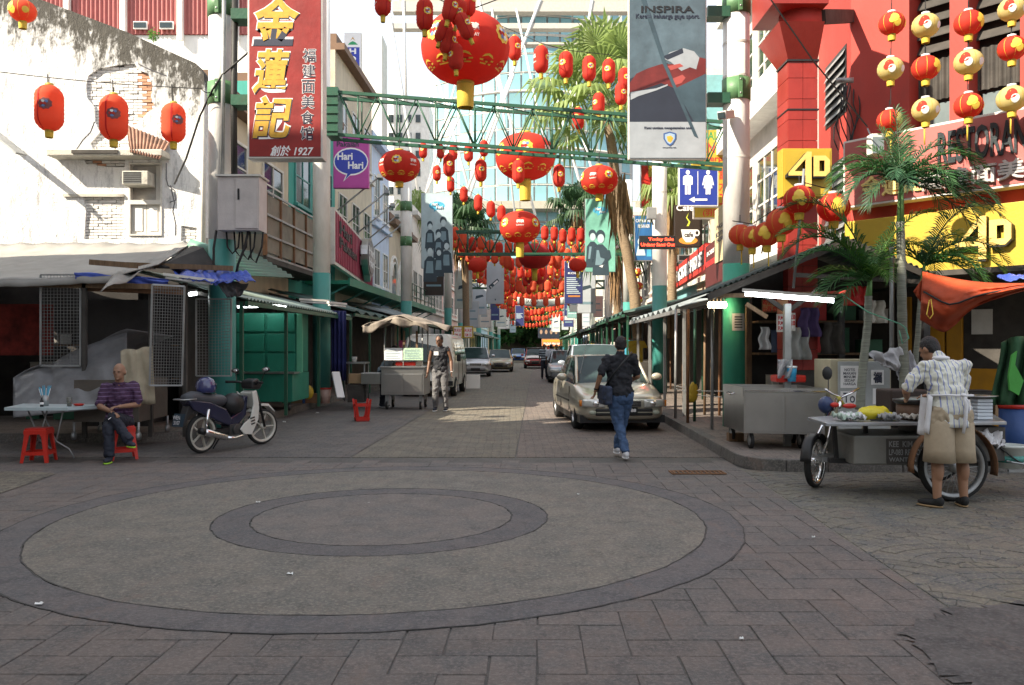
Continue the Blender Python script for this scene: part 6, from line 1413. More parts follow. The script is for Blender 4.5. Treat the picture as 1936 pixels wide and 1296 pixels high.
mb=MB(black); mb.lathe([(.033,-.012),(.033,.012)],14,tuple(j['wb']*.9+j['eb']*.1)); part('watch',mb,wm)
pose=dict(look=V3(.25,.9,-.45),head=V3(.01,.05,1.59),ka=V3(.08,.1,.49),fa=V3(.1,.02,.09),kb=V3(-.11,.02,.49),fb=V3(-.13,-.06,.09),ea=V3(.25,-.04,1.13),eb=V3(-.25,-.02,1.13),wa=V3(.27,.06,.88),wb=V3(-.28,.08,.89))
vm,j=person('young man in sleeveless black shirt and grey jeans beside the food cart',(gx(832,20.4),20.4,0),R(172),pose,dict(top=blkcloth,leg=greyj,shoe=dshoe,sole=sheetw),s=1.07,sk=skind,vest=True)
mb=MB(sheetw); mb.box((.06,.128,1.3),(.1,.01,.08)); part('shirt_print',mb,vm)
mb=MB(chrome); mb.box((.0,.13,.97),(.07,.02,.04)); part('buckle',mb,vm); mb=MB(chrome); mb.lathe([(.033,-.012),(.033,.012)],12,tuple(j['wb'])); part('watch',mb,vm)
person('vendor in grey shirt leaning over the food cart on the left',(gx(722,21.6),21.7,0),R(-75),dict(che=V3(0,.16,1.18),nk=V3(0,.25,1.34),head=V3(0,.33,1.46),sa=V3(.18,.22,1.3),sb=V3(-.18,.22,1.3),ea=V3(.2,.4,1.12),eb=V3(-.2,.4,1.12),wa=V3(.12,.62,1.05),wb=V3(-.1,.64,1.04),look=V3(0,1,-.5)),dict(top=mat('grey_blue_shirt',(.2,.26,.3),.8),leg=trs,shoe=dshoe),sk=skind)
for k,(px,Y,top,leg,lab)in enumerate(((1029,40.5,stripes('grey_stripe_tee',(.05,.06,.08),(.4,.45,.5),2,.12,.4),trs,'man in striped tee walking up the street beside the white shirt man'),(1042,39.5,mat('pale_shirt',(.6,.62,.7),.8),greyj,'man in pale shirt and grey trousers walking in mid street'),(1052,46,mat('dull_tee',(.12,.1,.09),.8),greyj,'person in dark tee half hidden behind the pale shirt man'))):
 person(lab,(gx(px,Y),Y,0),R(180 if k!=1 else 0),dict(ka=V3(.1,.08,.49),fb=V3(-.12,-.1,.1)),dict(top=top,leg=leg,shoe=dshoe),sk=skind,far=True,s=.97)
for k in range(6):person('tiny distant pedestrian, %s from the left at the far end'%ordn[k],(gx(1030+k*7,105+k*4),105+k*4,0),R(k*60),{},dict(top=(offw,redl,trs,yellow,blkcloth,cy)[k],leg=trs,shoe=dshoe),sk=skind,far=True)
vx_,vy_=gx(1795,8.2),8.2
rv,j=person('vendor in striped shirt, khaki shorts and apron bent over the cart',(vx_,vy_,0),R(8),dict(pel=V3(.02,0,.93),che=V3(-.01,.06,1.24),nk=V3(-.02,.14,1.43),head=V3(-.05,.24,1.52),look=V3(-.35,.8,-.65),up=V3(-.1,.45,1),sa=V3(.2,.07,1.37),sb=V3(-.22,.07,1.36),ea=V3(.27,.2,1.1),wa=V3(.1,.42,1.06),eb=V3(-.36,.14,1.12),wb=V3(-.2,.38,1.04),ha=V3(.1,0,.88),hb=V3(-.1,0,.88),ka=V3(.13,.0,.48),kb=V3(-.13,.0,.48),fa=V3(.13,-.03,.09),fb=V3(-.15,-.03,.09),toea=V3(.3,.9,0),toeb=V3(-.5,.8,0),fat=1.15),dict(top=strp,leg=khaki,shoe=cloth_sh,sole=tan_sole),legs='short',vox=.0085)
sw=MB(khaki)
for sg in(-1,1):sw.lathe([(.1,0),(.128,-.05),(.136,-.3),(.146,-.42),(.138,-.42),(.12,-.2),(.09,-.02)],22,(sg*.105,.0,.86),(1,1.05))
part('shorts_leg',sw,rv)
sw=MB(strp); sw.lathe([(.19,.12),(.205,0),(.215,-.1),(.222,-.14),(.214,-.14),(.19,0)],28,(.01,.01,.92),(1,.74)); part('shirt_hem',sw,rv)
ap=mat('white_apron',(.68,.68,.7),.7)
mb=MB(ap); mb.tube([(-.225,.02,1.08),(-.12,-.135,1.09),(.03,-.152,1.085),(.15,-.135,1.085),(.235,.02,1.08)],.011,6); mb.tube([(.03,-.16,1.09),(.045,-.185,1.0),(.035,-.185,.86),(.015,-.18,.73)],[.014,.02,.018,.014],6); mb.tube([(.03,-.16,1.09),(.06,-.185,1.03),(.07,-.18,.92)],[.012,.016,.01],6); mb.ell((.03,-.165,1.09),(.03,.02,.018)); part('apron_tie',mb,rv)
mb=MB(ap); mb.grid(lambda u,v:(-.2-.04*v-.03*math.sin(u*9),-.04+.16*u,1.07-.36*v+.02*math.sin(u*7)),8,6); part('apron',mb,rv,solid=.01)
mb=MB(ap); mb.ell((-.02,.1,1.44),(.085,.07,.025)); part('collar',mb,rv)
ox,oy=gx(222,11.7),11.75
om,j=person('old bald man in purple striped polo sitting on a red stool',(ox,oy,0),R(205),dict(pel=V3(0,0,.53),che=V3(0,.07,.86),nk=V3(0,.12,1.04),head=V3(.0,.18,1.205),look=V3(.35,.85,-.1),sa=V3(.18,.08,1.0),sb=V3(-.18,.08,1.0),ea=V3(.24,.16,.74),wa=V3(.08,.38,.67),eb=V3(-.24,.12,.75),wb=V3(.0,.33,.74),ha=V3(.09,.03,.5),hb=V3(-.09,.03,.5),ka=V3(.13,.42,.47),fa=V3(.12,.46,.09),kb=V3(.08,.42,.6),fb=V3(-.12,.56,.3),toea=V3(.25,.95,0),toeb=V3(-.3,.9,-.4),curl=.7,fat=1.02),dict(top=polo,leg=trs,shoe=dshoe,sole=lime),hair=None,sk=mat('skin_old',(.27,.15,.095),.55,var=.15,bump=.08))
hm=rotfr(V3(0,0,1),V3(.35,.85,-.1).cross(V3(0,0,1))); h=MB(hairg)
hc=j['head']; q=lambda x,y,z:hc+hm.to_3x3()@V3(x,y,z)
h.ell(q(.058,-.035,-.002),(.022,.05,.045),hm); h.ell(q(-.058,-.035,-.002),(.022,.05,.045),hm); h.ell(q(0,-.075,-.01),(.058,.03,.05),hm); part('hair',h,om,rm=.009,sm=2)
mb=MB(polo); mb.ell(j['nk']+V3(0,.0,.01),(.085,.075,.03)); part('collar',mb,om)
mb=MB(sheetw); mb.cyl(j['wa']+V3(.02,.12,-.06),j['wa']+V3(.05,.18,-.08),.005,n=6); solo('cigarette',mb,'white cigarette in the seated old man\'s fingers','cigarette').matrix_world=Matrix.Translation((ox,oy,0))@Matrix.Rotation(R(205),4,'Z')
# ---------------------------------------------------------------- left corner stall
tarp_g=mat('grey_tarpaulin',(.27,.26,.24),.7,var=.15,vs=1.5,bump=.3,bs=5,dirt=.4,ds=1.2); blue_t=mat('blue_tarpaulin',(.05,.09,.4),.5,var=.3,vs=4,bump=.6,bs=9)
clearp=mat('dusty_plastic_sheet',(.15,.15,.155),.35,var=.35,vs=2.5,bump=.6,bs=5); beigec=mat('beige_cover_cloth',(.36,.31,.22),.8,var=.2,vs=3,bump=.4,bs=6,dirt=.3)
meshm=mat('white_wire_mesh',(.2,.2,.19),.5,.3)
cs=thing('corner_stall','dark corner market stall under a grey tarpaulin roof on the left','market stall',(-8.5,14.8,.15))
er,el_=P(212,524,12.9),P(-110,533,12.7); rr1,rl1=P(362,460,15.8),P(-110,462,17.0)
def tarp(u,v):
 e=el_.lerp(er,u); r_=rl1 .lerp(rr1,u); p=e.lerp(r_,v)
 p.z+=-.09*math.sin(math.pi*v)+.018*noise.noise(V3(u*14,v*5,0))+.01*math.sin(u*9-v*3)+(.012*math.sin(u*60)if v>.85 else 0); return p
mb=MB(tarp_g); mb.grid(tarp,60,14); mb.grid(lambda u,v:tarp(u,0)+V3(0,-.01*math.sin(u*30)*v-.02*v,-.1*v),60,2); part('roof_tarpaulin',mb,cs,world=True,solid=.012)
mb=MB(tarp_g); c0=P(300,500,13.2); mb.add([er,c0,rr1,P(250,502,13.9)],[(0,1,2,3)]); mb.grid(lambda u,v:er.lerp(rr1,u)+(P(345,505,13.4)-rr1)*v*.45*(1-.2*u)+V3(0,0,.04*math.sin(u*19)),16,4); part('roof_flap',mb,cs,world=True,solid=.012)
mb=MB(mat('ridge_drum',(.12,.25,.2),.5)); mb.cyl(rr1+V3(.05,-.25,-.08),rr1+V3(.45,-.2,-.2),.13,n=18); part('ridge_end',mb,cs,world=True)
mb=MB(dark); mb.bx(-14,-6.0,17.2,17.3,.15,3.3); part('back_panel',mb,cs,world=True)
mb=MB(dark); mb.bx(-10.6,-10.5,12.7,17.2,.15,2.9); part('side_panel',mb,cs,world=True)  # out-of-view panel added to keep sun off the stall interior
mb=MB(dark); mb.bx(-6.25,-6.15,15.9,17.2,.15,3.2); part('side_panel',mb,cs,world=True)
mb=MB(mat('dark_grey_shutter',(.045,.042,.042),.6,var=.2,dirt=.3)); mb.bx(gx(165,14.4),gx(282,14.4),14.4,14.45,.2,2.35); part('shutter',mb,cs,world=True)
mb=MB(mat('maroon_goods',(.18,.02,.015),.8,var=.6,vs=5)); mb.bx(-9.5,-8.1,14.9,15.0,1.4,2.3); part('red_goods',mb,cs,world=True)
for x,Y in((-9.6,12.95),(gx(160,13),13.0),(gx(350,13.2),13.2),(-6.1,15.8),(gx(280,13.1),13.2)):
 mb=MB(soot); mb.bx(x-.03,x+.03,Y-.03,Y+.03,.15,2.55); part('post',mb,cs,world=True)
for py,x0_,x1_,Y in((540,-100,340,13.0),(550,165,345,13.1),(500,170,260,13.0),(505,240,440,13.6)):
 mb=MB(rust if py>545 else wood); mb.beam(P(x0_,py-4,Y),P(x1_,py+3,Y),.06,.08); part('rafter',mb,cs,world=True)
mb=MB(dark); a=[P(300,505,13.5),P(415,515,13.9),P(385,470,14.4),P(362,465,15.7)]; mb.add(a,[(0,1,2,3)]); part('gable_board',mb,cs,world=True,solid=.03)
mb=MB(dgreen); corr(mb,P(362,462,15.8),P(440,520,14.8),P(440,520,14.8)+V3(.3,3,.2),P(362,462,15.8)+V3(.2,3,.2),9,.02); part('roof_sheet',mb,cs,world=True,solid=.01)
def cloth(name,label,P4,mat_,amp=.05,f=7,nu=24,nv=10,cat='tarpaulin',solid=.008,seed=0,parent=None):
 a,b_,c,d=[Vector(p)for p in P4]; nr=(b_-a).cross(d-a).normalized()
 def fn(u,v):
  p=a.lerp(b_,u).lerp(d.lerp(c,u),v); q=noise.noise(V3(u*f*.5+seed,v*f*.3,seed))+.5*noise.noise(V3(u*f*1.4,v*f,seed+3)); return p+nr*amp*q+V3(0,0,amp*.6*noise.noise(V3(u*3,seed,v*2)))
 mb=MB(mat_); mb.grid(fn,nu,nv)
 return solo(name,mb,label,cat,solid=solid)if parent is None else part(name,mb,parent,world=True,solid=solid)
cloth('blue_tarpaulin','dark blue tarpaulin strip rolled under the front edge of the corner stall roof',(P(140,516,12.85),P(320,528,13.1),P(316,541,13.1),P(143,528,12.85)),blue_t,.06,12)
cloth('blue_tarpaulin','bright blue tarpaulin crumpled over the right end of the corner stall',(P(318,505,14.2),P(400,506,14.0),P(415,533,12.9),P(342,524,12.9)),blue_t,.07,8,40,14)
cloth('blue_tarpaulin','blue tarpaulin end gathered over the corrugated awning by the pole',(P(396,506,14.0),P(470,517,13.9),P(484,533,13.2),P(405,536,13.0)),blue_t,.07,8,40,14,seed=4)
cloth('dark_tarpaulin','dark grey tarpaulin fold sagging below the blue one',(P(408,530,13.1),P(470,536,13.4),P(455,560,13.4),P(430,564,13.2)),mat('dark_tarp',(.06,.06,.065),.6),.08,6,seed=2)
def mesh_panel(label,px0,px1,y0,y1,Y,nx,ny,yaw=0.0):
 a,b_=P(px0,y1,Y),P(px1,y1,Y+yaw); h=gz(y0,Y)-a.z; M=frame(a,b_); L=(b_-a).length; t=thing('mesh_panel',label,'wire panel',tuple(a),0,'wire mesh display panels')
 mb=MB(galv)
 for q in(((0,0,0),(L,0,0)),((L,0,0),(L,h,0)),((L,h,0),(0,h,0)),((0,h,0),(0,0,0))):mb.beam(M@V3(*q[0]),M@V3(*q[1]),.025,.025)
 part('frame',mb,t,world=True); mb=MB(meshm)
 for k in range(1,nx):mb.tube([M@V3(L*k/nx,0,0),M@V3(L*k/nx,h,0)],.0035,4,False)
 for k in range(1,ny):mb.tube([M@V3(0,h*k/ny,.004),M@V3(L,h*k/ny,.004)],.0035,4,False)
 part('wire',mb,t,world=True,kind='stuff')
mesh_panel('wire mesh panel hanging above the plastic covered cart, leftmost',77,152,520,692,13.0,12,28)
mesh_panel('long wire mesh panel hanging right of the seated man',283,344,538,729,12.6,12,34,.25)
mesh_panel('wire mesh panel leaning on the teal pole foot behind the motorcycle',371,437,566,711,13.9,11,26)
cc_=thing('covered_cart','market cart covered with dusty plastic sheeting behind the table','cart',(gx(170,13),13.2,.15))
ctm=mat('cart_side_brown',(.1,.085,.07),.6,var=.25,dirt=.4)
mb=MB(ctm); a=[(gx(140,12.75),12.75),(gx(262,12.7),12.7),(gx(312,13.8),13.9),(gx(190,13.9),13.9)]
mb.add([(x,y,.42)for x,y in a]+[(x,y,1.05)for x,y in a],[(0,1,5,4),(1,2,6,5),(2,3,7,6),(3,0,4,7),(4,5,6,7),(0,3,2,1)]); part('box',mb,cc_,world=True)
for x,y in a:
 mb=MB(galv); mb.cyl((x,y,.15),(x,y,.42),.02,n=6); mb.cyl((x-.02,y,.21),(x+.02,y,.21),.06,n=12); part('caster',mb,cc_,world=True)
def drape(u,v):
 xx=25+215*u; top=715-25*math.sin(min(u*2.2,1)*1.57)-62*max(0,(u-.35)/.65)**.7; bot=790-22*u
 return P(xx,top+(bot-top)*v,12.62-.12*math.sin(v*1.4)+.08*noise.noise(V3(u*7,v*4,0))+(1-v)*(.35+.5*u))
mb=MB(clearp); mb.grid(drape,40,14); mb.grid(lambda u,v:drape(u,0)+V3(.3*v,1.1*v,.05*math.sin(u*8)-.1*v),30,3); part('plastic_sheet',mb,cc_,world=True,solid=.01)
cloth('cover_cloth','beige canvas cloth hanging over the covered cart beside the old man',(P(228,664,12.55),P(288,654,12.75),P(294,763,12.75),P(232,766,12.5)),beigec,.06,8,cat='cloth')
tz=gz(768,11.6)
tb=thing('folding_table','pale blue topped folding table in front of the corner stall','table',(gx(100,11.6),11.6,0))
x0,x1=gx(10,11.3),gx(186,11.3); ttop=mat('pale_blue_top',(.42,.5,.52),.35,dirt=.15)
mb=MB(ttop); mb.add([(gx(8,11.3),11.3,tz),(gx(128,11.3),11.3,tz),(gx(192,11.75),11.85,tz),(gx(44,12.1),12.1,tz)]+[(gx(8,11.3),11.3,tz-.04),(gx(128,11.3),11.3,tz-.04),(gx(192,11.75),11.85,tz-.04),(gx(44,12.1),12.1,tz-.04)],[(0,1,2,3),(4,7,6,5),(0,4,5,1),(1,5,6,2),(2,6,7,3),(3,7,4,0)]); part('tabletop',mb,tb,world=True)
for a,b_ in(((52,795),(95,845)),((90,795),(60,850)),((78,795),(128,862)),((120,790),(96,855))):
 mb=MB(galv); p0,p1=P(a[0],a[1],11.6),P(b_[0],b_[1],11.7); p1 .z=.02; mb.tube([V3(p0 .x,p0 .y,tz-.04),p0 .lerp(p1,.55),p1+V3(.02,0,.12),p1+V3(.1,-.02,0)],.012,6); part('leg',mb,tb,world=True)
zt_=tz
hd=thing('straw_holder','metal cup of pale blue drinking straws on the table','holder',(gx(85,11.6),11.6,zt_))
mb=MB(galv); mb.lathe([(.045,0),(.05,.15),(.046,.15),(.042,.01)],16); part('cup',mb,hd)
for k in range(16):
 a=k*2.4; mb=MB(cy if k%3 else sheetw); mb.tube([(0.02*math.cos(a),.02*math.sin(a),.03),(.075*math.cos(a),.07*math.sin(a),.24+.02*(k%3))],.004,5); part('straw',mb,hd)
btl=thing('sauce_bottle','small dark sauce bottle with white label beside the straws','bottle',(gx(79,11.45),11.45,zt_)); mb=MB(black); mb.lathe([(.022,0),(.024,.07),(.01,.1),(.01,.125),(.001,.126)],12); part('bottle',mb,btl); mb=MB(sheetw); mb.lathe([(.0245,.03),(.0245,.06)],12); part('paper_label',mb,btl)
gls=mat('drinking_glass',(.5,.5,.46),.05,trans=.8,var=.02,bump=0); gg=thing('glass_of_tea','half full drinking glass on the table near the old man','glass',(gx(131,11.5),11.5,zt_)); mb=MB(gls); mb.lathe([(.001,.004),(.03,.004),(.038,.125),(.035,.125),(.028,.01)],16); part('tumbler',mb,gg); mb=MB(mat('milky_tea',(.45,.36,.22),.4,bump=0)); mb.lathe([(.001,.011),(.027,.011),(.031,.06),(.001,.06)],14); part('drink',mb,gg)
mb=MB(redpl); mb.lathe([(.001,.002),(.05,.004),(.075,.03),(.07,.03),(.045,.012),(.001,.01)],18,(gx(149,11.6),11.6,zt_)); solo('red_dish',mb,'shallow red plastic dish on the table','dish')
def stool(label,loc,rz,s=1.0,flip=False):
 t=thing('plastic_stool',label,'stool',loc,rz,'red plastic stools',s); h,a,b_=.46,.125,.17
 mb=MB(redpl); mb.box((0,0,h-.012),(.27,.27,.024)); mb.box((0,0,h-.035),(.285,.285,.03)); part('seat',mb,t,bevel=.012)
 for sx_ in(-1,1):
  for sy_ in(-1,1):
   mb=MB(redpl); p0=V3(sx_*a,sy_*a,h-.03); p1=V3(sx_*b_,sy_*b_,0); w0=.055
   mb.add([p0+V3(0,0,0),p0-V3(sx_*w0,0,0),p0-V3(sx_*w0,0,0)-V3(0,0,.04),p1-V3(sx_*.035,0,0),p1,p1-V3(0,sy_*.035,0),p0-V3(0,sy_*w0,0.04),p0-V3(0,sy_*w0,0)],[(0,1,2,3,4),(0,4,5,6,7)]); part('leg',mb,t,solid=.012)
 for k in range(4):
  mb=MB(redpl); mb.T=Matrix.Rotation(R(90)*k,4,'Z'); e=.155; mb.box((0,-e,.125),(.28,.014,.045)); mb.box((0,-.135,h-.055),(.27,.014,.05)); mb.add([(-.1,-.139,h-.08),(-.06,-.139,h-.08),(-.1,-.145,h-.16)],[(0,1,2)]); mb.add([(.1,-.139,h-.08),(.06,-.139,h-.08),(.1,-.145,h-.16)],[(0,1,2)]); part('rail',mb,t,solid=.006)
 return t
stool('empty red plastic stool before the folding table',(gx(66,11.35),11.45,0),R(8))
stool('red plastic stool under the seated old man',(ox+.06,oy,0),R(30))
fs_=stool('red plastic stool standing upside down by the food cart',(gx(684,17.7),17.7,.46),R(20)); fs_.rotation_euler=(R(180),0,R(20))
# ---------------------------------------------------------------- motorcycle
nav=mat('navy_plastic',(.02,.022,.05),.25,var=.1,bump=0,coat=.5); cremep=mat('cream_plastic',(.6,.6,.55),.25,bump=0,coat=.5,var=.03); seatm=mat('seat_vinyl',(.05,.055,.065),.5)
rwp,fwp=V3(gx(381,12.35),12.35,0),V3(gx(497,13.5),13.5,0); dv=fwp-rwp; mr_z=math.atan2(dv.y,dv.x)
mo=thing('motorcycle','navy and cream underbone motorcycle parked before the teal pole','motorcycle',tuple(rwp),mr_z); WB=dv.length*.98; wr_=.285
def mwheel(x,steer=0.0):
 Mx=Matrix.Translation((x,0,wr_))@Matrix.Rotation(steer,4,'Z')@Matrix.Rotation(R(90),4,'X'); mb=MB(rubber); mb.T=Mx
 mb.lathe([(.236,-.026),(.255,-.038),(.275,-.03),(wr_,0),(.275,.03),(.255,.038),(.236,.026)],36,cap=False); w_=part('wheel',mb,mo,root=mo)
 mb=MB(mat('wheel_rim_grey',(.5,.48,.42),.4,.2)); mb.T=Mx; mb.lathe([(.242,-.034),(.212,-.036),(.208,-.02),(.208,.02),(.212,.036),(.242,.034)],36,cap=False); mb.lathe([(.001,-.05),(.045,-.05),(.045,.05),(.001,.05)],14)
 for k in range(5):a=2*math.pi*k/5; mb.beam((.03*math.cos(a),.03*math.sin(a),0),(.215*math.cos(a),.215*math.sin(a),0),.022,.03)
 part('rim',mb,w_)
mwheel(0); mwheel(WB,R(-12))
def slabpart(name,pts,y0,y1,m_,bev=.012,parent=None):
 mb=MB(m_); mb.prism([(x,z)for x,z in pts],Matrix(((1,0,0,0),(0,0,-1,y1),(0,1,0,0),(0,0,0,1))),y1-y0); return part(name,mb,parent or mo,bevel=bev,root=mo)
slabpart('rear_body',[(-.32,.76),(-.22,.64),(.3,.42),(.48,.36),(.52,.46),(.4,.62),(.1,.74),(-.3,.8)],-.1,.1,nav,.03)
slabpart('rear_mudguard',[(-.3,.7),(-.38,.5),(-.4,.42),(-.36,.42),(-.28,.56),(-.1,.66),(.1,.62),(.1,.68),(-.15,.74)],-.06,.06,black)
mb=MB(seatm); mb.tube([(-.34,0,.81),(-.2,0,.82),(.02,0,.79),(.22,0,.755),(.4,0,.745),(.48,0,.755)],[.06,.095,.1,.1,.085,.03],12); st_=part('seat',mb,mo);
mb=MB(galv); mb.tube([(-.2,-.11,.8),(-.42,-.1,.8),(-.42,.1,.8),(-.2,.11,.8)],.012,6); part('grab_rail',mb,mo)
for sg in(-1,1):
 slabpart('leg_shield',[(.62,.3),(.7,.22),(.86,.2),(1.0,.42),(1.02,.62),(.93,.82),(.86,.86),(.9,.66),(.84,.46),(.7,.38)],.1*sg-.014+.05*sg,.1*sg+.014+.05*sg,cremep,.008)
 mb=MB(black)
 for k in range(3):mb.beam((.84-.01*k,sg*.168,.36+k*.045),(.92-.005*k,sg*.168,.375+k*.045),.012,.018)
 part('vent',mb,mo)
slabpart('front_cowl',[(.9,.84),(.98,.62),(1.04,.58),(1.06,.66),(1.0,.88)],-.13,.13,cremep,.02)
slabpart('centre_cover',[(.4,.38),(.6,.3),(.84,.5),(.88,.8),(.8,.8),(.7,.56),(.52,.48)],-.07,.07,nav,.02)
mb=MB(black); mb.ell((.62,0,.68),(.2,.15,.17)); part('cloth_bag',mb,mo)
mb=MB(mat('engine_metal',(.1,.1,.1),.4,.7,dirt=.3)); mb.box((.62,0,.3),(.3,.18,.16)); mb.cyl((.6,-.13,.3),(.6,.13,.3),.085,n=16); mb.cyl((.78,0,.3),(.9,0,.33),.065,n=12)
for k in range(5):mb.cyl((.78+k*.022,0,.3),(.786+k*.022,0,.3),.08,n=12)
part('engine',mb,mo,bevel=.01)
mb=MB(chrome); mb.tube([(.8,-.1,.28),(.7,-.13,.2),(.5,-.15,.18),(.34,-.16,.2)],[.02,.02,.022,.03],8); mb.tube([(.34,-.16,.2),(.3,-.16,.215),(-.08,-.17,.32),(-.12,-.17,.33)],[.03,.05,.052,.03],12); part('exhaust',mb,mo)
mb=MB(black); mb.tube([(-.12,-.17,.33),(-.2,-.17,.35)],[.052,.045],12); mb.beam((.0,-.07,wr_),(.52,-.07,.3),.03,.07); mb.beam((0,.07,wr_),(.52,.07,.3),.03,.07); mb.tube([(.5,.12,.2),(.42,.2,.01)],.012,6); part('swing_arm',mb,mo)
for sg in(-1,1):
 mb=MB(chrome); mb.tube([(-.02,sg*.1,.36),(.04,sg*.1,.64)],.022,10); part('shock_absorber',mb,mo)
 mb=MB(black); mb.tube([(WB,sg*.06,wr_),(WB-.12,sg*.065,.66),(WB-.2,sg*.05,.86)],.02,8); part('fork',mb,mo)
 mb=MB(black); mb.tube([(WB-.22,sg*.06,.95),(WB-.3,sg*.2,1.0),(WB-.38,sg*.33,1.0)],[.022,.018,.02],8); hb2=part('handlebar',mb,mo)
 mb=MB(rubber); mb.cyl((WB-.34,sg*.26,1.0),(WB-.4,sg*.37,1.0),.021,n=10); part('grip',mb,hb2)
mirr=mat('mirror_glass',(.9,.92,.95),.02,1.0,var=0,bump=0)
for(x,y,z)in((WB-.22,.34,1.17),(WB-.3,-.36,1.2)):
 mb=MB(black); mb.tube([(WB-.3,y*.7,1.0),(x,y,z)],.007,5); mb.ell((x,y,z),(.035,.07,.04)); m1=part('mirror',mb,mo); mb=MB(mirr); mb.ell((x-.028,y,z),(.012,.06,.033)); part('mirror_face',mb,m1)
slabpart('headlight_cowl',[(WB-.34,.9),(WB-.16,.88),(WB-.1,.96),(WB-.2,1.06),(WB-.34,1.02)],-.12,.12,black,.03)
mb=MB(lens_m); mb.ell((WB-.12,0,.97),(.04,.085,.055)); part('headlight',mb,mo)
slabpart('front_mudguard',[(WB-.26,.52),(WB-.12,.62),(WB+.1,.6),(WB+.24,.5),(WB+.24,.52),(WB+.1,.64),(WB-.12,.66),(WB-.3,.54)],-.055,.055,cremep,.006)
mb=MB(mat('plate_blue_black',(.02,.04,.06),.4)); mb.beam((-.45,-.0,.42),(-.4,-.0,.6),.2,.012,up=(1,0,0)); pl_=part('number_plate',mb,mo)
text('WEN\n3107',Matrix.Translation((-.462,.1,.42))@Matrix(((0,0,-1,0),(-1,0,0,0),(.0,1,0,0),(0,0,0,1))),.03,.03,.17,.16,sheetw,pl_,ext=.001)
he=thing('helmet','shiny dark blue open helmet resting on the motorcycle seat','helmet',tuple(rwp+(Matrix.Rotation(mr_z,3,'Z')@V3(.08,0,.98))),mr_z)
mb=MB(mat('helmet_blue',(.03,.035,.12),.1,coat=1.0,var=.3,bump=0)); mb.lathe([(.135,-.1),(.145,-.04),(.14,.03),(.11,.09),(.06,.125),(.001,.135)],24); part('shell',mb,he); mb=MB(glass); mb.grid(lambda u,v:(.15*math.cos((u-.5)*2),.15*math.sin((u-.5)*2),-.05+.08*v),10,3); part('visor',mb,he,solid=.004); mb=MB(beigec); mb.tube([(.1,.1,-.1),(.14,.02,-.17),(.12,-.08,-.12)],.008,5); part('strap',mb,he)
# ---------------------------------------------------------------- left awnings and kiosk
ki=thing('green_kiosk','green painted folding kiosk with panelled doors under the left awning','kiosk',(gx(505,19),19,.15))
kx0,kx1=gx(444,18.8),gx(560,18.8); kz=lambda py:gz(py,18.8)
mb=MB(green); mb.bx(kx0,kx1,18.85,19.9,kz(705),kz(592)); part('upper_box',mb,ki,world=True,bevel=.01)
mb=MB(green); mb.bx(kx0+.1,kx1+.02,18.4,19.9,kz(758),kz(706)); part('lower_box',mb,ki,world=True,bevel=.01)
for i in range(2):
 for k in range(3):
  w_=(kx1-kx0)/2; h_=(kz(592)-kz(705))/3; mb=MB(green); mb.bx(kx0+i*w_+.03,kx0+(i+1)*w_-.03,18.8,18.845,kz(705)+k*h_+.025,kz(705)+(k+1)*h_-.02); part('panel',mb,ki,world=True,bevel=.008)
mb=MB(steel); mb.bx(kx0+.05,kx1+.08,18.33,18.85,kz(706),kz(703)); part('counter',mb,ki,world=True)
mb=MB(mat('pale_green_edge',(.1,.36,.22),.5)); mb.bx(kx1,kx1+.12,18.83,18.9,kz(705),kz(592)); part('door_edge',mb,ki,world=True)
for x in(kx0+.2,kx1-.1):mb=MB(black); mb.cyl((x,18.5,.23),(x+.05,18.5,.23),.08,n=12); part('caster',mb,ki,world=True)
def awning(label,c0,c1,Y0,Y1,z0,z1,m_,n=40,amp=.025,name='awning',posts=True,sag=0.0,pm=None):
 t=thing(name,label,'awning',(sx(c0,Y0),Y0,.15)); mb=MB(m_)
 mb.grid(lambda u,v:(sx(c0+(c1-c0)*v,Y0+(Y1-Y0)*u),Y0+(Y1-Y0)*u,z0+(z1-z0)*v+amp*math.sin(u*n*2*math.pi)+sag*math.sin(u*7)*math.sin(v*3)),n*5,3); part('roof_sheet',mb,t,world=True,solid=.008)
 mb=MB(pm or dgreen); mb.beam((sx(c0,Y0),Y0,z0-.08),(sx(c0,Y1),Y1,z0-.08),.05,.08); part('edge_beam',mb,t,world=True)
 k=0; Y=Y0+.1
 while Y<Y1 and posts:
  mb=MB(pm or dgreen); s_=1 if c0<0 else-1; mb.bx(sx(c0-.12*s_,Y)-.03,sx(c0-.12*s_,Y)+.03,Y-.03,Y+.03,.15,z0-.05); part('post',mb,t,world=True)
  mb=MB(soot); mb.beam((sx(c0,Y),Y,z0-.12),(sx(c1,Y),Y,z1-.1),.05,.06); part('rafter',mb,t,world=True); Y+=2.6
 return t
galvs=mat('green_grey_sheet',(.3,.38,.34),.45,.3,dirt=.5,ds=3,dcol=(.1,.1,.08))
awning('corrugated grey green awning from the corner pole to the second pole',-5.0,-7.3,14.6,22.8,2.38,2.95,galvs,44,.022)
darkt=mat('dark_green_tarp',(.03,.07,.06),.6,var=.4,bump=.4,bs=6); mixt=mat('patched_tarp',(.2,.23,.24),.6,var=.5,vs=1.2,bump=.5,bs=5,dirt=.5)
awning('dark green tarpaulin awning beyond the second left pole',-4.95,-7.3,23.0,31,2.5,3.1,darkt,6,.05,sag=.1)
awning('patched grey tarpaulin awning behind the food cart canopy',-4.6,-7.2,31.2,42,2.55,3.2,mixt,7,.08,sag=.15)
tubm=mat('fluorescent_tube',(.9,.97,1),.4,emit=9,bump=0)
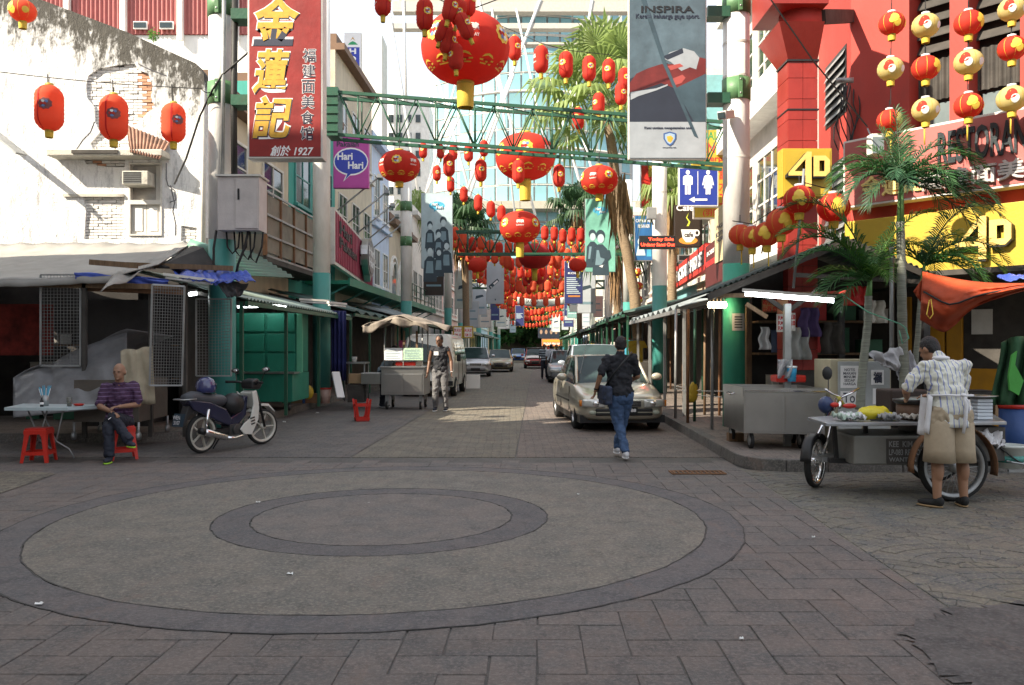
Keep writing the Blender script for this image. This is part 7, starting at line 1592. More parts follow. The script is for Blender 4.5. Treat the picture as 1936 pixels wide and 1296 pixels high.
def tubelight(label,a,b_,on=True,r=.02):
 t=thing('tube_light',label,'lamp',tuple(a)); a,b_=Vector(a),Vector(b_); mb=MB(offw); mb.beam(a+V3(0,0,.04),b_+V3(0,0,.04),.09,.04); part('fitting',mb,t,world=True)
 mb=MB(tubm if on else sheetw); mb.cyl(a.lerp(b_,.03)-V3(0,0,.01),a.lerp(b_,.97)-V3(0,0,.01),r,n=10); part('tube',mb,t,world=True)
tubelight('lit fluorescent tube over the green kiosk',P(446,580,18.2),P(544,578,18.6))
tubelight('dark tube fitting by the second pole under the awning',P(566,570,17.5),P(622,573,17.7),False); tubelight('second dark tube fitting right of the second pole',P(620,576,17.4),P(654,579,17.7),False)
tubelight('tube fitting under the corner stall eave on the left',P(310,524,12.9),P(405,536,13.0),False)
tubelight('small lit tube deep inside the corner stall',P(357,556,14.6),P(372,554,14.6),True,.03)
curt=mat('navy_curtain',(.02,.025,.11),.7,var=.3)
mb=MB(curt); mb.grid(lambda u,v:P(627+27*u,588+132*v,21.3+.06*math.sin(u*22)),24,4); solo('navy_curtain',mb,'dark blue plastic curtain hanging right of the second pole','curtain',solid=.01)
mb=MB(sheetw); mb.beam(P(634,704,20.9)+V3(0,0,0),P(644,753,20.6),.2,.07); solo('foam_block',mb,'white foam slab leaning on the left kerb by the pole','foam block',bevel=.01)
bk=thing('pink_bucket','pale pink bucket at the foot of the second pole','bucket',(gx(615,21),21,.15)); mb=MB(mat('pink_plastic',(.5,.33,.28),.5)); mb.lathe([(.11,0),(.15,.36),(.14,.36),(.1,.02)],18); part('pail',mb,bk); mb=MB(redpl); mb.lathe([(.155,.35),(.155,.38),(.14,.38)],18); part('rim',mb,bk)
wt2=thing('side_table','dark steel side table with cups behind the upside down stool','table',(gx(672,22),22,.15)); mb=MB(steel); zq=gz(685,22); mb.bx(gx(653,22),gx(694,22),21.7,22.4,zq-.04,zq); part('tabletop',mb,wt2,world=True)
for x in(655,692):
 for Y in(21.75,22.35):mb=MB(galv); mb.cyl((gx(x,22),Y,.15),(gx(x,22),Y,zq-.04),.018,n=6); part('leg',mb,wt2,world=True)
mb=MB(offw); mb.lathe([(.05,0),(.075,.14),(.07,.14),(.045,.01)],14,(gx(670,22),22,zq)); solo('cup',mb,'pale green cup standing on the dark side table','cup')
mb=MB(mat('cardboard',(.33,.22,.12),.8)); mb.box((gx(673,21.4),21.4,.75),(.32,.3,.24)); solo('carton',mb,'brown cardboard carton below the side table','carton',bevel=.006)
mb=MB(soot); mb.box((gx(675,21.4),21.4,.38),(.42,.36,.44)); solo('crate',mb,'dark plastic crate under the carton','crate',bevel=.01)
mb=MB(yellow); mb.ell((gx(583,20.5),20.5,.45),(.13,.1,.17)); solo('yellow_bag',mb,'dull yellow plastic bag in the shade behind the second pole','bag')
for Y0,Y1,m_,lb in((15.2,23,dark,'dark stall partition behind the green kiosk'),(24,31,dark,'black stall interior wall behind the side table'),(31.5,42,soot,'dark stall wall behind the van')):  # first partition lengthened to block sun from the kiosk
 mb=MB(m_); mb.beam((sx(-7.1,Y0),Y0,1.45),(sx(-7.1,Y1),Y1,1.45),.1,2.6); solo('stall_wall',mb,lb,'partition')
# ---------------------------------------------------------------- food cart
fcx,fcy=gx(762,20.9),20.9; fc=thing('food_cart','stainless steel street food cart with a ragged canopy on the left','food cart',(fcx,fcy,0),R(-3)); u_=20.9/F
bw=80*u_
mb=MB(steel); mb.bx(-bw/2-.03,bw/2,0,1.0,.36,1.03); part('body',mb,fc,bevel=.01)
for sg in(-1,1):mb=MB(steel); mb.bx(min(sg*.02,sg*(bw/2-.05)),max(sg*.02,sg*(bw/2-.05)),-.015,-.001,.42,.88); part('door',mb,fc,bevel=.005)
mb=MB(steel); mb.bx(-bw/2-.05,bw/2+.03,-.04,1.04,1.03,1.06); part('counter',mb,fc,bevel=.006)
mb=MB(steel); mb.bx(-bw/2-.55,-bw/2-.06,.1,.7,.62,.9); part('side_box',mb,fc,bevel=.01)
for x in(-bw/2+.1,bw/2-.1):
 for y in(.1,.9):mb=MB(rubber); mb.cyl((x-.025,y,.1),(x+.025,y,.1),.1,n=18); w_=part('caster',mb,fc); mb=MB(galv); mb.cyl((x-.03,y,.1),(x+.03,y,.1),.055,n=14); mb.bx(x-.04,x+.04,y-.02,y+.02,.12,.36); part('fork',mb,w_)
for x in(-bw/2+.05,.0,bw/2-.05):
 for y in(.05,.95):mb=MB(galv); mb.cyl((x,y,1.06),(x,y,2.05),.016,n=6); part('post',mb,fc)
rag=mat('ragged_canopy',(.2,.17,.14),.7,var=.6,vs=3,bump=.6,bs=7)
mb=MB(rag); mb.grid(lambda u,v:(-.95+2.1*u,-.35+1.7*v,2.1+.28*(1-abs(2*u-.85))-.1*abs(2*v-1)+.04*math.sin(u*17)*math.cos(v*9)),24,8); part('canopy',mb,fc,solid=.015)
mb=MB(rag); mb.grid(lambda u,v:(-.92+1.6*u,-.36+.05*math.sin(u*20),2.02+.26*(1-abs(2*u*.8-.85))-(.16+.07*math.sin(u*13))*v),30,4); part('canopy_valance',mb,fc,solid=.01)
mb=MB(sheetw); mb.bx(-.46,-.01,-.03,-.015,1.22,1.52).m(mat('newspaper_green',(.4,.55,.4),.7,var=.4,vs=25)); mb.bx(.01,.5,-.03,-.015,1.22,1.52); part('newspaper_screen',mb,fc)
for r_ in range(6):
 mb=MB(tone3); mb.bx(-.42,-.06-.05*(r_%3),-.034,-.031,1.26+r_*.04,1.275+r_*.04); mb.bx(.05,.44-.04*(r_%2),-.034,-.031,1.26+r_*.04,1.272+r_*.04); part('print',mb,fc)
for x in(-.02,.3):mb=MB(wood); mb.box((x+.04,.02,1.73),(.05,.04,.42)); part('wooden_slat',mb,fc)
mb=MB(redpl); mb.box((.05,.2,1.13),(.5,.25,.09)); solo('food_tray',mb,'orange red food tray on the food cart counter','tray',bevel=.02).matrix_world=Matrix.Translation((fcx,fcy,0))
mb=MB(offw)
for k in range(5):mb.lathe([(.1,1.07+k*.025),(.13,1.09+k*.025),(.1,1.08+k*.025)],14,(fcx+.32,fcy+.25,0))
solo('plate_stack',mb,'stack of pale plates on the food cart counter','plates',solid=.004)
# ---------------------------------------------------------------- right side stalls
awning('patched dark awning on thin poles beyond the thick green pole',2.85,5.6,17.0,26,2.35,3.0,mixt,10,.06,sag=.12,pm=galv)
awning('dark green awning along the right stalls further up',2.7,5.6,26.3,40,2.6,3.1,darkt,9,.08,sag=.15)
awning('grey tarp awning with torn edge deeper on the right',2.9,5.6,40.4,58,2.6,3.1,mixt,9,.1,sag=.2)
for k in range(4):
 Y0=43+k*17; awning('distant dark green awning, %s along the left side'%ordn[k],-4.8,-7.2,Y0,Y0+15,2.6,3.0,(darkt,mixt)[k%2],6,.08,sag=.15)
for k in range(3):
 Y0=59+k*18; awning('distant dark green awning, %s along the right side'%ordn[k],2.9,5.6,Y0,Y0+16,2.6,3.0,(darkt,mixt)[k%2],6,.08,sag=.15)
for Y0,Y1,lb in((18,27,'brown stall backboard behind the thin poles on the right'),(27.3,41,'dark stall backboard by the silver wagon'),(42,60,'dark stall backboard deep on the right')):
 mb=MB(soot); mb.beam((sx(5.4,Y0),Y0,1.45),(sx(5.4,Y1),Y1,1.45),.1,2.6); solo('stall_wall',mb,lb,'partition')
 for k in range(int((Y1-Y0)/1.3)):
  Y=Y0+.6+k*1.3; mb=MB((rust,wood,galv,dgreen)[k%4]); mb.cyl((sx(4.4-.3*(k%3),Y),Y,.15),(sx(4.4-.3*(k%3),Y),Y,2.7),.03,n=6); solo('stall_post',mb,'%s upright post, %s in the stalls by the %s'%(('rusty','wooden','grey','green')[k%4],ordn[min(k,17)],lb.split(' stall')[0]+' backboard at %s'%('near','middle','far')[(27,41,60).index(Y1)]),'post','posts of the right hand stalls')
gcol=[redl,trs,yellow,cy,offw,blkcloth,rag,mat('goods_pink',(.5,.1,.25),.8),mat('goods_green',(.04,.2,.08),.8),beigec]
rq_=random.Random(11)
for side,c,Ys in((-1,-5.0,[33+1.6*k for k in range(16)]),(1,3.4,[27.5+1.9*k for k in range(15)])):
 for k,Y in enumerate(Ys):
  x=sx(c-side*-.0+rq_.uniform(-.2,.5)*side,Y); z=rq_.uniform(1.6,1.95); w_=rq_.uniform(.35,.55); m_=gcol[rq_.randrange(len(gcol))]; mb=MB(m_)
  mb.add([(x-w_*.5,Y,z),(x+w_*.5,Y,z),(x+w_*.72,Y+.03,z-.22),(x+w_*.42,Y,z-.24),(x+w_*.42,Y+.02,z-.7),(x-w_*.42,Y,z-.7),(x-w_*.42,Y+.02,z-.24),(x-w_*.72,Y,z-.22)],[tuple(range(8))])
  solo('hanging_shirt',mb,'%s garment hanging, %s along the %s stalls'%(m_.name.split('_')[-1]if not m_.name.startswith('goods')else m_.name[6:],ordn[min(k,17)],'left' if side<0 else 'right'),'shirt','garments hanging in the stalls',solid=.05)
for k in range(9):
 Y=29+k*4; x=sx(3.6+.5*(k%2),Y); mb=MB((soot,offw,wood,mixt)[k%4]); mb.box((x,Y,.15+.45),(.9,.9,.9)); tb_=solo('stall_table',mb,'cluttered display box, %s along the right stalls'%ordn[k],'display box','display boxes of the right stalls',bevel=.02)
for k,(px,y1,Y,m_)in enumerate(((1277,790,16.6,galv),(1300,800,15.6,rust),(1313,790,15.9,dgreen),(1346,812,14.4,galv),(1332,765,17.5,wood),(1360,770,17.3,rust))):
 x=gx(px,Y); mb=MB(m_); mb.cyl((x,Y,.15),(x+.01,Y,gz(585,Y)),.028,n=8); p_=solo('tent_pole',mb,'%s thin upright pole, %s from the left by the kerb'%(('grey','rusty','green','pale','wooden','rusty brown')[k],ordn[k]),'pole','thin poles by the right kerb')
mb=MB(yellow); mb.ell(P(1311,742,15.9),(.09,.05,.2)); mb.ell(P(1306,752,15.9),(.06,.05,.1)); solo('yellow_bag',mb,'yellow plastic bag tied to the thin poles by the kerb','bag')
for a,b_,lb in((P(1277,730,16.6),P(1372,740,15.0),'pale cord between the thin poles, upper'),(P(1277,735,16.6),P(1372,752,15.0),'pale cord between the thin poles, lower')):mb=MB(offw); mb.tube([a,a.lerp(b_,.5)-V3(0,0,.05),b_],.008,5); solo('cord',mb,lb,'cord')
bulb=mat('warm_bulb',(1,.72,.4),.4,emit=14,bump=0)
for k in range(5):
 p=P(1342+k*7,577,14.7); t=thing('hanging_bulb','lit warm bulb, %s in the cluster left of the thick pole'%ordn[k],'light bulb',tuple(p),0,'lit bulbs by the thick pole'); mb=MB(bulb); mb.ell((0,0,0),(.04,.04,.06)); part('glass_bulb',mb,t); mb=MB(black); mb.cyl((0,0,.05),(0,0,.3),.012,n=6); part('flex',mb,t)
rs=thing('corner_stall','dark roofed food stall on the right corner behind the palms','market stall',(4.6,12.6,.15))
L0,Rg,R0=P(1338,553,11.9),P(1600,448,12.1),P(1795,530,12.3); dpt=V3(.1,3.4,.0)
shm=mat('old_roof_sheet',(.05,.075,.07),.6,.2,dirt=.6,var=.4,dcol=(.05,.04,.03))
mb=MB(shm); corr(mb,L0,Rg,Rg+dpt,L0+dpt,26,.015,2); part('roof_sheet',mb,rs,world=True,solid=.01)
mb=MB(shm); corr(mb,Rg,R0,R0+dpt,Rg+dpt,18,.015,2); part('roof_sheet',mb,rs,world=True,solid=.01)
for a,b_ in((L0-V3(0,0,.07),Rg-V3(0,0,.07)),(Rg-V3(0,0,.07),R0-V3(0,0,.07))):mb=MB(soot); mb.beam(a,b_,.05,.09); part('fascia_board',mb,rs,world=True)
mb=MB(dark); mb.add([L0+V3(.2,1.6,.0),Rg+V3(0,1.6,-.1),R0+V3(-.1,1.6,-.0)],[(0,1,2)]); part('gable_board',mb,rs,world=True,solid=.03)
mb=MB(dark); mb.bx(4.3,6.5,15.2,15.25,.15,2.5); part('back_panel',mb,rs,world=True)
for px,Y,m_ in((1488,12.0,galv),(1750,12.2,black),(1536,13.8,rust),(1415,14.6,wood),(1590,13.5,black)):
 mb=MB(m_); x=gx(px,Y); mb.bx(x-.045,x+.045,Y-.045,Y+.045,.15,gz(575,Y)); part('post',mb,rs,world=True)
for a,b_ in(((1352,560),(1560,556)),((1440,556),(1488,590)),((1535,556),(1488,590)),((1410,575),(1450,600)),((1500,520),(1770,535))):
 mb=MB(wood if a[1]>558 else soot); mb.beam(P(a[0],a[1],12.1),P(b_[0],b_[1],12.1),.05,.06); part('brace',mb,rs,world=True)
tubelight('long lit fluorescent tube under the right corner stall roof',P(1404,554,11.6),P(1582,568,11.2),True,.03)
menu=mat('menu_orange',(.55,.28,.12),.6,dirt=.3)
sign('menu_board','orange menu board with dark characters under the right stall roof','sign',(1440,14.2),(1482,13.9),565,592,menu,wood,t=.04,texts=(('鸡饭 面汤',.05,.5,.95,.92,redl),('云吞 炒粉',.05,.08,.95,.45,redl)))
sign('price_list','white price list sheet with red print hanging by the steel cart','sign',(1468,12.9),(1490,12.9),594,628,sheetw,offw,t=.01,texts=(('RM 3\nRM 4\nRM 5',.15,.1,.85,.9,redl),))
sign('price_list','second white price list sheet right of the stall post','sign',(1493,12.9),(1504,12.9),592,626,sheetw,offw,t=.01,texts=(('3.50\n4.00',.1,.3,.9,.9,redl),))
for k,(px,py,w_,h_,m_)in enumerate(((1510,650,.2,.5,mat('grey_apron',(.35,.36,.35),.8)),(1530,610,.2,.45,mat('violet_cloth',(.08,.05,.14),.8)),(1575,640,.22,.5,soot),(1660,590,.2,.35,offw),(1445,640,.13,.35,mat('clear_bag',(.5,.5,.5),.3)),(1620,560,.3,.3,redl))):
 p=P(px,py,13.2); mb=MB(m_); mb.grid(lambda u,v:(p.x+(u-.5)*w_*(1.2+.5*v)+.02*math.sin(v*9),p.y+.07*math.sin(u*11+k),p.z+(.5-v)*h_),12,8); solo('hanging_cloth',mb,('grey apron hanging behind the stall post','violet cloth hanging inside the right stall','dark cloth hanging in the right stall','off white cloth bundle hanging under the stall roof','clear plastic bag hanging left of the stall post','red cloth glimpsed under the dark stall roof')[k],'cloth',solid=.01)
sc_=thing('steel_cart','empty stainless steel box cart on wheels standing on the right kerb','cart',(gx(1480,11.9),11.9,.15))
sA,sB,sC=V3(gx(1406,11.6),11.6,0),V3(gx(1560,11.35),11.35,0),V3(gx(1368,12.7),12.7,0); sD=sB+(sC-sA); z0,z1=gz(819,11.6),gz(733,11.6)
def hexa(mb,q,z0,z1):q=[Vector(p)for p in q]; mb.add([p+V3(0,0,z0)for p in q]+[p+V3(0,0,z1)for p in q],[(0,3,2,1),(4,5,6,7),(0,1,5,4),(1,2,6,5),(2,3,7,6),(3,0,4,7)]); return mb
mb=MB(steel); hexa(mb,(sA,sB,sD,sC),z0,z1-.12)
for a,b_ in((sA,sB),(sB,sD),(sD,sC),(sC,sA)):
 mb.beam(a+V3(0,0,z1-.06),b_+V3(0,0,z1-.06),.02,.12)
part('body',mb,sc_,world=True)
for u0,u1 in((.02,.49),(.52,.98)):
 fm=frame(sA+V3(0,0,z0),sB+V3(0,0,z0)); LL=(sB-sA).length; mb=MB(steel); mb.T=fm; mb.bx(LL*u0,LL*u1,.03,z1-z0-.08,.002,.012); part('door',mb,sc_,world=True,bevel=.004)
mb=MB(chrome); mb.beam(sA+V3(0,-.04,z1-.04),sB+V3(0,-.04,z1-.04),.03,.02); mb.tube([sC.lerp(sA,.3)+V3(-.01,0,z1-.1),sC.lerp(sA,.35)+V3(-.05,0,z1-.11),sC.lerp(sA,.55)+V3(-.05,0,z1-.12),sC.lerp(sA,.6)+V3(-.01,0,z1-.1)],.01,6); part('handle',mb,sc_,world=True)
for a,l_ in((sA+V3(.12,.08,0),.11),(sB+V3(-.15,.1,0),.09),(sC+V3(.1,-.1,0),.11),(sD+V3(-.1,-.1,0),.11),(sA.lerp(sB,.8)+V3(0,.3,0),.11)):
 mb=MB(rubber); mb.cyl((a.x-.02,a.y,.15+l_),(a.x+.02,a.y,.15+l_),l_,n=20); w_=part('wheel',mb,sc_,world=True); mb=MB(galv); mb.cyl((a.x-.025,a.y,.15+l_),(a.x+.025,a.y,.15+l_),l_*.6,n=16); mb.bx(a.x-.03,a.x+.03,a.y-.02,a.y+.02,.15+l_,z0+.01); part('fork',mb,w_,world=True,root=sc_)
mb=MB(redpl); p=P(1490,716,12.1); mb.box(p,(.42,.3,.1)); solo('red_tray',mb,'orange red tray lying in the steel cart','tray',bevel=.02)
bb=thing('blue_cup','blue plastic cup standing behind the stall post on the steel cart','cup',tuple(P(1497,722,11.9))); mb=MB(mat('blue_plastic',(.03,.3,.55),.35)); mb.lathe([(.055,0),(.07,.22),(.065,.22),(.05,.01)],16); part('cup',mb,bb); mb=MB(sheetw); mb.lathe([(.071,.19),(.073,.22)],16); part('rim',mb,bb)
mb=MB(mat('clear_bag2',(.45,.45,.47),.25,alpha=.75)); mb.grid(lambda u,v:P(1470+28*u,680+36*v,11.9+.1*math.sin(u*9+v*5)),10,8); solo('plastic_bag',mb,'crumpled clear bag hanging on the post above the steel cart','bag',solid=.006)
blk_=thing('kerb_block','short timber block beneath the back of the steel cart','block',(gx(1390,12.6),12.6,.15)); mb=MB(wood); mb.box((0,0,.06),(.22,.16,.12)); part('timber',mb,blk_)
cb=thing('cabinet','old beige metal cabinet with papers taped on its doors','cabinet',(gx(1640,11.4),11.7,.15)); cab=mat('beige_metal',(.4,.36,.25),.55,dirt=.4); X=lambda px:gx(px,11.3); Z=lambda py:gz(py,11.3)
mb=MB(cab); mb.bx(X(1572),X(1688),11.35,11.95,.15,Z(680)); part('case',mb,cb,world=True,bevel=.01)
for a,b_ in((1586,1630),(1637,1684)):mb=MB(mat('cabinet_door_grey',(.36,.38,.38),.5,dirt=.3)); mb.bx(X(a),X(b_),11.32,11.348,.3,Z(684)); part('door',mb,cb,world=True,bevel=.006)
for k,(a,c,b_,d,tx)in enumerate(((1590,692,1624,734,'NOTIS\nMAKAN\nMINUM\nSEDAP\nHARGA'),(1590,740,1622,765,'To'),(1648,700,1672,728,'福'),(1651,735,1678,765,''))):
 mb=MB(sheetw); mb.bx(X(a),X(b_),11.314,11.319,Z(d),Z(c)); pp_=solo('notice',mb,('white handwritten notice taped on the left cabinet door','small lower notice with large letters on the cabinet','white paper with black character on the right cabinet door','blank pale paper under the black character paper')[k],'paper')
 if tx:text(tx,Matrix.Translation((X(a),11.311,Z(d)))@Matrix.Rotation(R(90),4,'X'),(X(b_)-X(a))*.15,(Z(c)-Z(d))*.12,(X(b_)-X(a))*.85,(Z(c)-Z(d))*.88,inky,pp_,bold=.01 if k!=2 else .05)
bx_=thing('metal_drum','dark square metal stove box behind the big pot','stove',(gx(1710,9.3),9.4,0)); mb=MB(mat('burnt_metal',(.05,.035,.03),.6,.4,dirt=.5)); mb.bx(gx(1677,9.3),gx(1750,9.3),9.2,9.6,.84,gz(737,9.3)); part('case',mb,bx_,world=True,bevel=.015)
cloth('white_cloth','white cloth draped over the rope between the palm trunks',(P(1643,672,10.9),P(1700,655,10.9),P(1722,712,10.9),P(1668,690,10.9)),mat('thin_white_cloth',(.55,.55,.58),.7),.12,9,cat='cloth')
cloth('white_cloth','white plastic sheet hanging right of the ringed palm trunk',(P(1690,660,11.0),P(1722,662,11.0),P(1740,712,11.0),P(1700,720,11.0)),mat('thin_white_cloth2',(.5,.5,.54),.6),.1,7,cat='cloth',seed=5)
ot=mat('orange_tarpaulin',(.42,.055,.012),.7,var=.25,vs=2,bump=.5,bs=5,dirt=.25); _n,_l=ot.node_tree.nodes,ot.node_tree.links
def otf(u,v):
 top=P(1730,552,10.4).lerp(P(1945,556,9.6),u)if False else None
 tx_,ty_=1744+200*u,514+22*u+8*math.sin(math.pi*u)
 bx2,by2=1740+196*u,598+30*math.exp(-((u-.24)/.2)**2)-62*max(0,u-.24)**.9
 px,py=tx_+(bx2-tx_)*v,ty_+(by2-ty_)*v
 f_=.09*math.sin((v+.45*(u-.3)**2)*16)*(.35+.65*u)+.07*noise.noise(V3(u*5,v*5,1))+.03*noise.noise(V3(u*14,v*12,4))
 return P(px,py,10.6-.8*u-.4*math.sin(math.pi*v)+f_)
mb=MB(ot); mb.grid(otf,40,22); mb.grid(lambda u,v:P(1727+26*u+14*v,552-38*u+(20+30*u)*v,10.5+.05*math.sin(u*8+v*7)+.05*v),10,6); solo('orange_tarpaulin',mb,'bright orange tarpaulin slung as a sagging canopy on the right edge','tarpaulin',solid=.01)
mb=MB(wire); mb.tube([otf(u/12,.42+.12*math.sin(math.pi*u/12))+V3(0,-.05,0)for u in range(13)],.012,6); solo('rope',mb,'black rope tied round the orange tarpaulin','rope')
mb=MB(tas); mb.tube([P(1757,568,10.1),P(1752,595,10.0),P(1758,603,10.0),P(1764,594,10.0),P(1760,566,10.1)],.006,5); solo('string',mb,'loop of pale string hanging on the orange tarpaulin','string')
cloth('blue_tarpaulin','small blue and white tarpaulin edge above the orange one at the right frame edge',(P(1885,522,10.8),P(1960,516,10.4),P(1960,528,10.1),P(1895,530,10.4)),blue_t,.05,6,seed=8)
yi=mat('yellow_shop_panel',(.5,.24,.012),.5,dirt=.25); sp_=thing('yellow_shopfront','yellow panelled shopfront under the big yellow sign','shopfront',tuple(MF@V3(2.5,.15,0)))
mb=MB(soot); mb.T=MF; mb.bx(0.2,LF,.15,2.72,.02,.1); part('back_wall',mb,sp_,world=True)
for u0,u1,v0,v1 in((1.4,1.7,.2,2.58),(1.73,1.98,.2,2.58),(2.02,2.8,.2,1.2),(.95,1.15,.2,2.4)):mb=MB(yi); mb.T=MF; mb.bx(u0,u1,v0,v1,.1,.16); part('panel',mb,sp_,world=True,bevel=.01)
mb=MB(offw); mb.T=MF; mb.bx(2.12,2.42,1.75,2.15,.1,.15); part('poster',mb,sp_,world=True)
mb=MB(mat('green_jacket',(.02,.07,.03),.8,var=.5,vs=3)); p=P(1915,700,9.8)
mb.grid(lambda u,v:P(1886+64*u+10*math.cos(v*3),648+118*v-12*math.sin(math.pi*u)*(1-v),9.9+.1*math.sin(u*12)),14,10); solo('green_jacket',mb,'dark green jacket with bright green patch hanging at the right edge','jacket',solid=.04)
mb=MB(mat('bright_green_patch',(.06,.3,.05),.7)); mb.add([P(x,y,9.72)for x,y in((1912,672),(1922,664),(1918,690),(1934,720),(1925,748),(1908,738),(1906,712))],[tuple(range(7))]); solo('green_bag',mb,'bright green bag against the dark green jacket','bag',solid=.03)
mb=MB(mat('blue_barrel',(.03,.08,.25),.5)); mb.cyl((gx(1915,10.6),10.6,.15),(gx(1915,10.6),10.6,gz(772,10.6)),.16,n=18); mb.m(redpl); mb.cyl((gx(1915,10.6),10.6,gz(772,10.6)),(gx(1915,10.6),10.6,gz(764,10.6)),.17,n=18); solo('blue_barrel',mb,'blue barrel with red lid at the right edge','barrel')
# ---------------------------------------------------------------- tricycle hawker cart
TY=8.95; U=TY/F; tx=lambda px,Y=TY:gx(px,Y); tzz=lambda py,Y=TY:gz(py,Y)
tc_=thing('hawker_tricycle','old hawker tricycle cart with a steel table top and moped front wheel','tricycle cart',(tx(1720),TY,0))
mb=MB(mat('worn_table_steel',(.4,.42,.44),.35,.7,dirt=.35,dcol=(.12,.1,.08))); zt2=gz(800,8.55); tp_=[(gx(1562,8.55),8.55),(gx(1898,8.75),8.7),(gx(1880,9.6),9.6),(gx(1600,9.6),9.6),(gx(1524,9.3),9.25)]
mb.add([(x,y,zt2)for x,y in tp_]+[(x,y,zt2-.035)for x,y in tp_],[(0,1,2,3,4),(9,8,7,6,5)]+[(i,5+i,5+(i+1)%5,(i+1)%5)for i in range(5)]); part('table_top',mb,tc_,world=True,bevel=.006)
tin=mat('grey_tin_box',(.24,.24,.22),.5,.5,dirt=.5); mb=MB(tin); mb.bx(tx(1600),tx(1740),8.75,9.5,tzz(875),tzz(820)); part('box',mb,tc_,world=True,bevel=.02)
mb=MB(mat('dark_tin_box',(.09,.085,.08),.5,.5,dirt=.5)); mb.bx(tx(1660),tx(1742),8.735,8.75,tzz(872),tzz(826)); mb.bx(tx(1742),tx(1885),8.8,9.5,tzz(868),tzz(806)); part('side_box',mb,tc_,world=True)
for ln,y0,y1 in(('KEE  KIM  WAH',830,841),('LP-083 RESTORAN',845,856),('WANTAN  MEE',860,868)):text(ln,frame(V3(tx(1663),8.73,tzz(y1)),V3(tx(1740),8.73,tzz(y1))),0,0,(1740-1663)*U,(y1-y0)*U,galv,tc_,ext=.003,bold=.02,world=True)
mb=MB(black); mb.beam((tx(1570),9.0,tzz(872)),(tx(1880),9.0,tzz(878)),.06,.05); mb.beam((tx(1570),9.35,tzz(872)),(tx(1880),9.35,tzz(878)),.05,.05); mb.beam((tx(1640),9,tzz(878)),(tx(1640),9.0,tzz(805)),.04,.04); mb.beam((tx(1585),9,tzz(872)),(tx(1580),9.0,tzz(805)),.04,.04); part('chassis',mb,tc_,world=True)
fw=V3(gx(1541,9.35),9.35,.285); ax=R(52)
def twheel(c,r,w_,rot,spokes,rimw,parent,m2=chrome):
 Mx=Matrix.Translation(c)@Matrix.Rotation(rot,4,'Z')@Matrix.Rotation(R(90),4,'X'); mb=MB(rubber); mb.T=Mx
 mb.lathe([(r*.86,-w_*.6),(r*.9,-w_),(r*.97,-w_*.7),(r,0),(r*.97,w_*.7),(r*.9,w_),(r*.86,w_*.6)],40,cap=False); o=part('wheel',mb,parent,world=True)
 mb=MB(m2); mb.T=Mx; mb.lathe([(r*.87,-w_*.8),(r*.78,-w_*.75),(r*.77,0),(r*.78,w_*.75),(r*.87,w_*.8)],40,cap=False); mb.lathe([(.001,-w_*1.3),(r*.16,-w_*1.3),(r*.16,w_*1.3),(.001,w_*1.3)],16)
 for k in range(spokes):
  a=2*math.pi*k/spokes; b2_=a+(.35 if k%2 else-.35); mb.cyl((r*.14*math.cos(b2_),r*.14*math.sin(b2_),w_*(1 if k%4<2 else-1)),(r*.76*math.cos(a),r*.76*math.sin(a),0),.0035,n=4)
 part('rim',mb,o,world=True,root=parent); return o
twheel(fw,.285,.038,ax,20,0,tc_)
mb=MB(black); dirx=V3(math.cos(ax),math.sin(ax),0)
mb.grid(lambda u,v:fw+dirx*(.31*math.cos(R(25)+R(150)*u))+V3(0,0,.31*math.sin(R(25)+R(150)*u))+V3(-dirx.y,dirx.x,0)*(v-.5)*.12,18,3); part('mudguard',mb,tc_,world=True,solid=.006)
nrm_=V3(-dirx.y,dirx.x,0)
for sg in(-1,1):mb=MB(chrome); mb.tube([fw+nrm_*.06*sg,fw+nrm_*.06*sg+V3(.12,.05,.3),V3(gx(1590,9.6),9.75,.95)],.018,8); part('fork',mb,tc_,world=True)
mb=MB(chrome); hbp=V3(gx(1590,9.9),9.9,gz(752,9.9)); mb.tube([hbp+V3(-.22,-.1,.1),hbp+V3(-.1,0,.04),hbp,hbp+V3(.1,.02,.04),hbp+V3(.25,.1,.1)],.014,8); mb.tube([hbp,V3(gx(1590,9.7),9.75,.85)],.02,8); part('handlebar',mb,tc_,world=True)
mb=MB(mat('yellow_tape',(.4,.35,.05),.6,var=.5,vs=20)); mb.tube([hbp+V3(-.05,-.03,.0),hbp+V3(.03,0,-.1)],.03,8); part('tape',mb,tc_,world=True)
mb=MB(black); mb.tube([hbp+V3(-.18,-.08,.08),P(1566,712,9.9)],.007,5); mb.ell(P(1564,706,9.9),(.06,.03,.08)); m_=part('mirror',mb,tc_,world=True)
mb=MB(mat('navy_lamp',(.03,.05,.13),.3)); mb.ell(P(1562,766,9.7),(.09,.09,.1)); part('headlight',mb,tc_,world=True)
mb=MB(redpl); mb.ell(P(1578,766,9.6),(.05,.04,.03)); mb.ell(P(1606,768,9.6),(.08,.04,.03)); part('indicator',mb,tc_,world=True)
mb=MB(galv); mb.bx(gx(1548,9.2),gx(1600,9.2),9.1,9.4,gz(872,9.2),gz(862,9.2)); part('foot_plate',mb,tc_,world=True)
twheel(V3(gx(1801,8.5),8.5,.35),.35,.045,0,28,0,tc_,galv); twheel(V3(gx(1765,9.7),9.7,.35),.35,.045,0,20,0,tc_,galv)
mb=MB(rust); cw=V3(gx(1801,8.5),8.5,.35); mb.grid(lambda u,v:cw+V3(.42*math.cos(R(-12)+R(200)*u),(v-.5)*.13,.42*math.sin(R(-12)+R(200)*u)),24,2); part('mudguard',mb,tc_,world=True,solid=.006)
mb=MB(galv)
for k in range(6):mb.tube([(tx(1885),8.7+k*.08,tzz(868)),(tx(1945),8.7+k*.08,tzz(878))],.01,5)
mb.beam((tx(1880),8.7,tzz(884)),(tx(1950),8.7,tzz(884)),.03,.03); part('rack',mb,tc_,world=True)
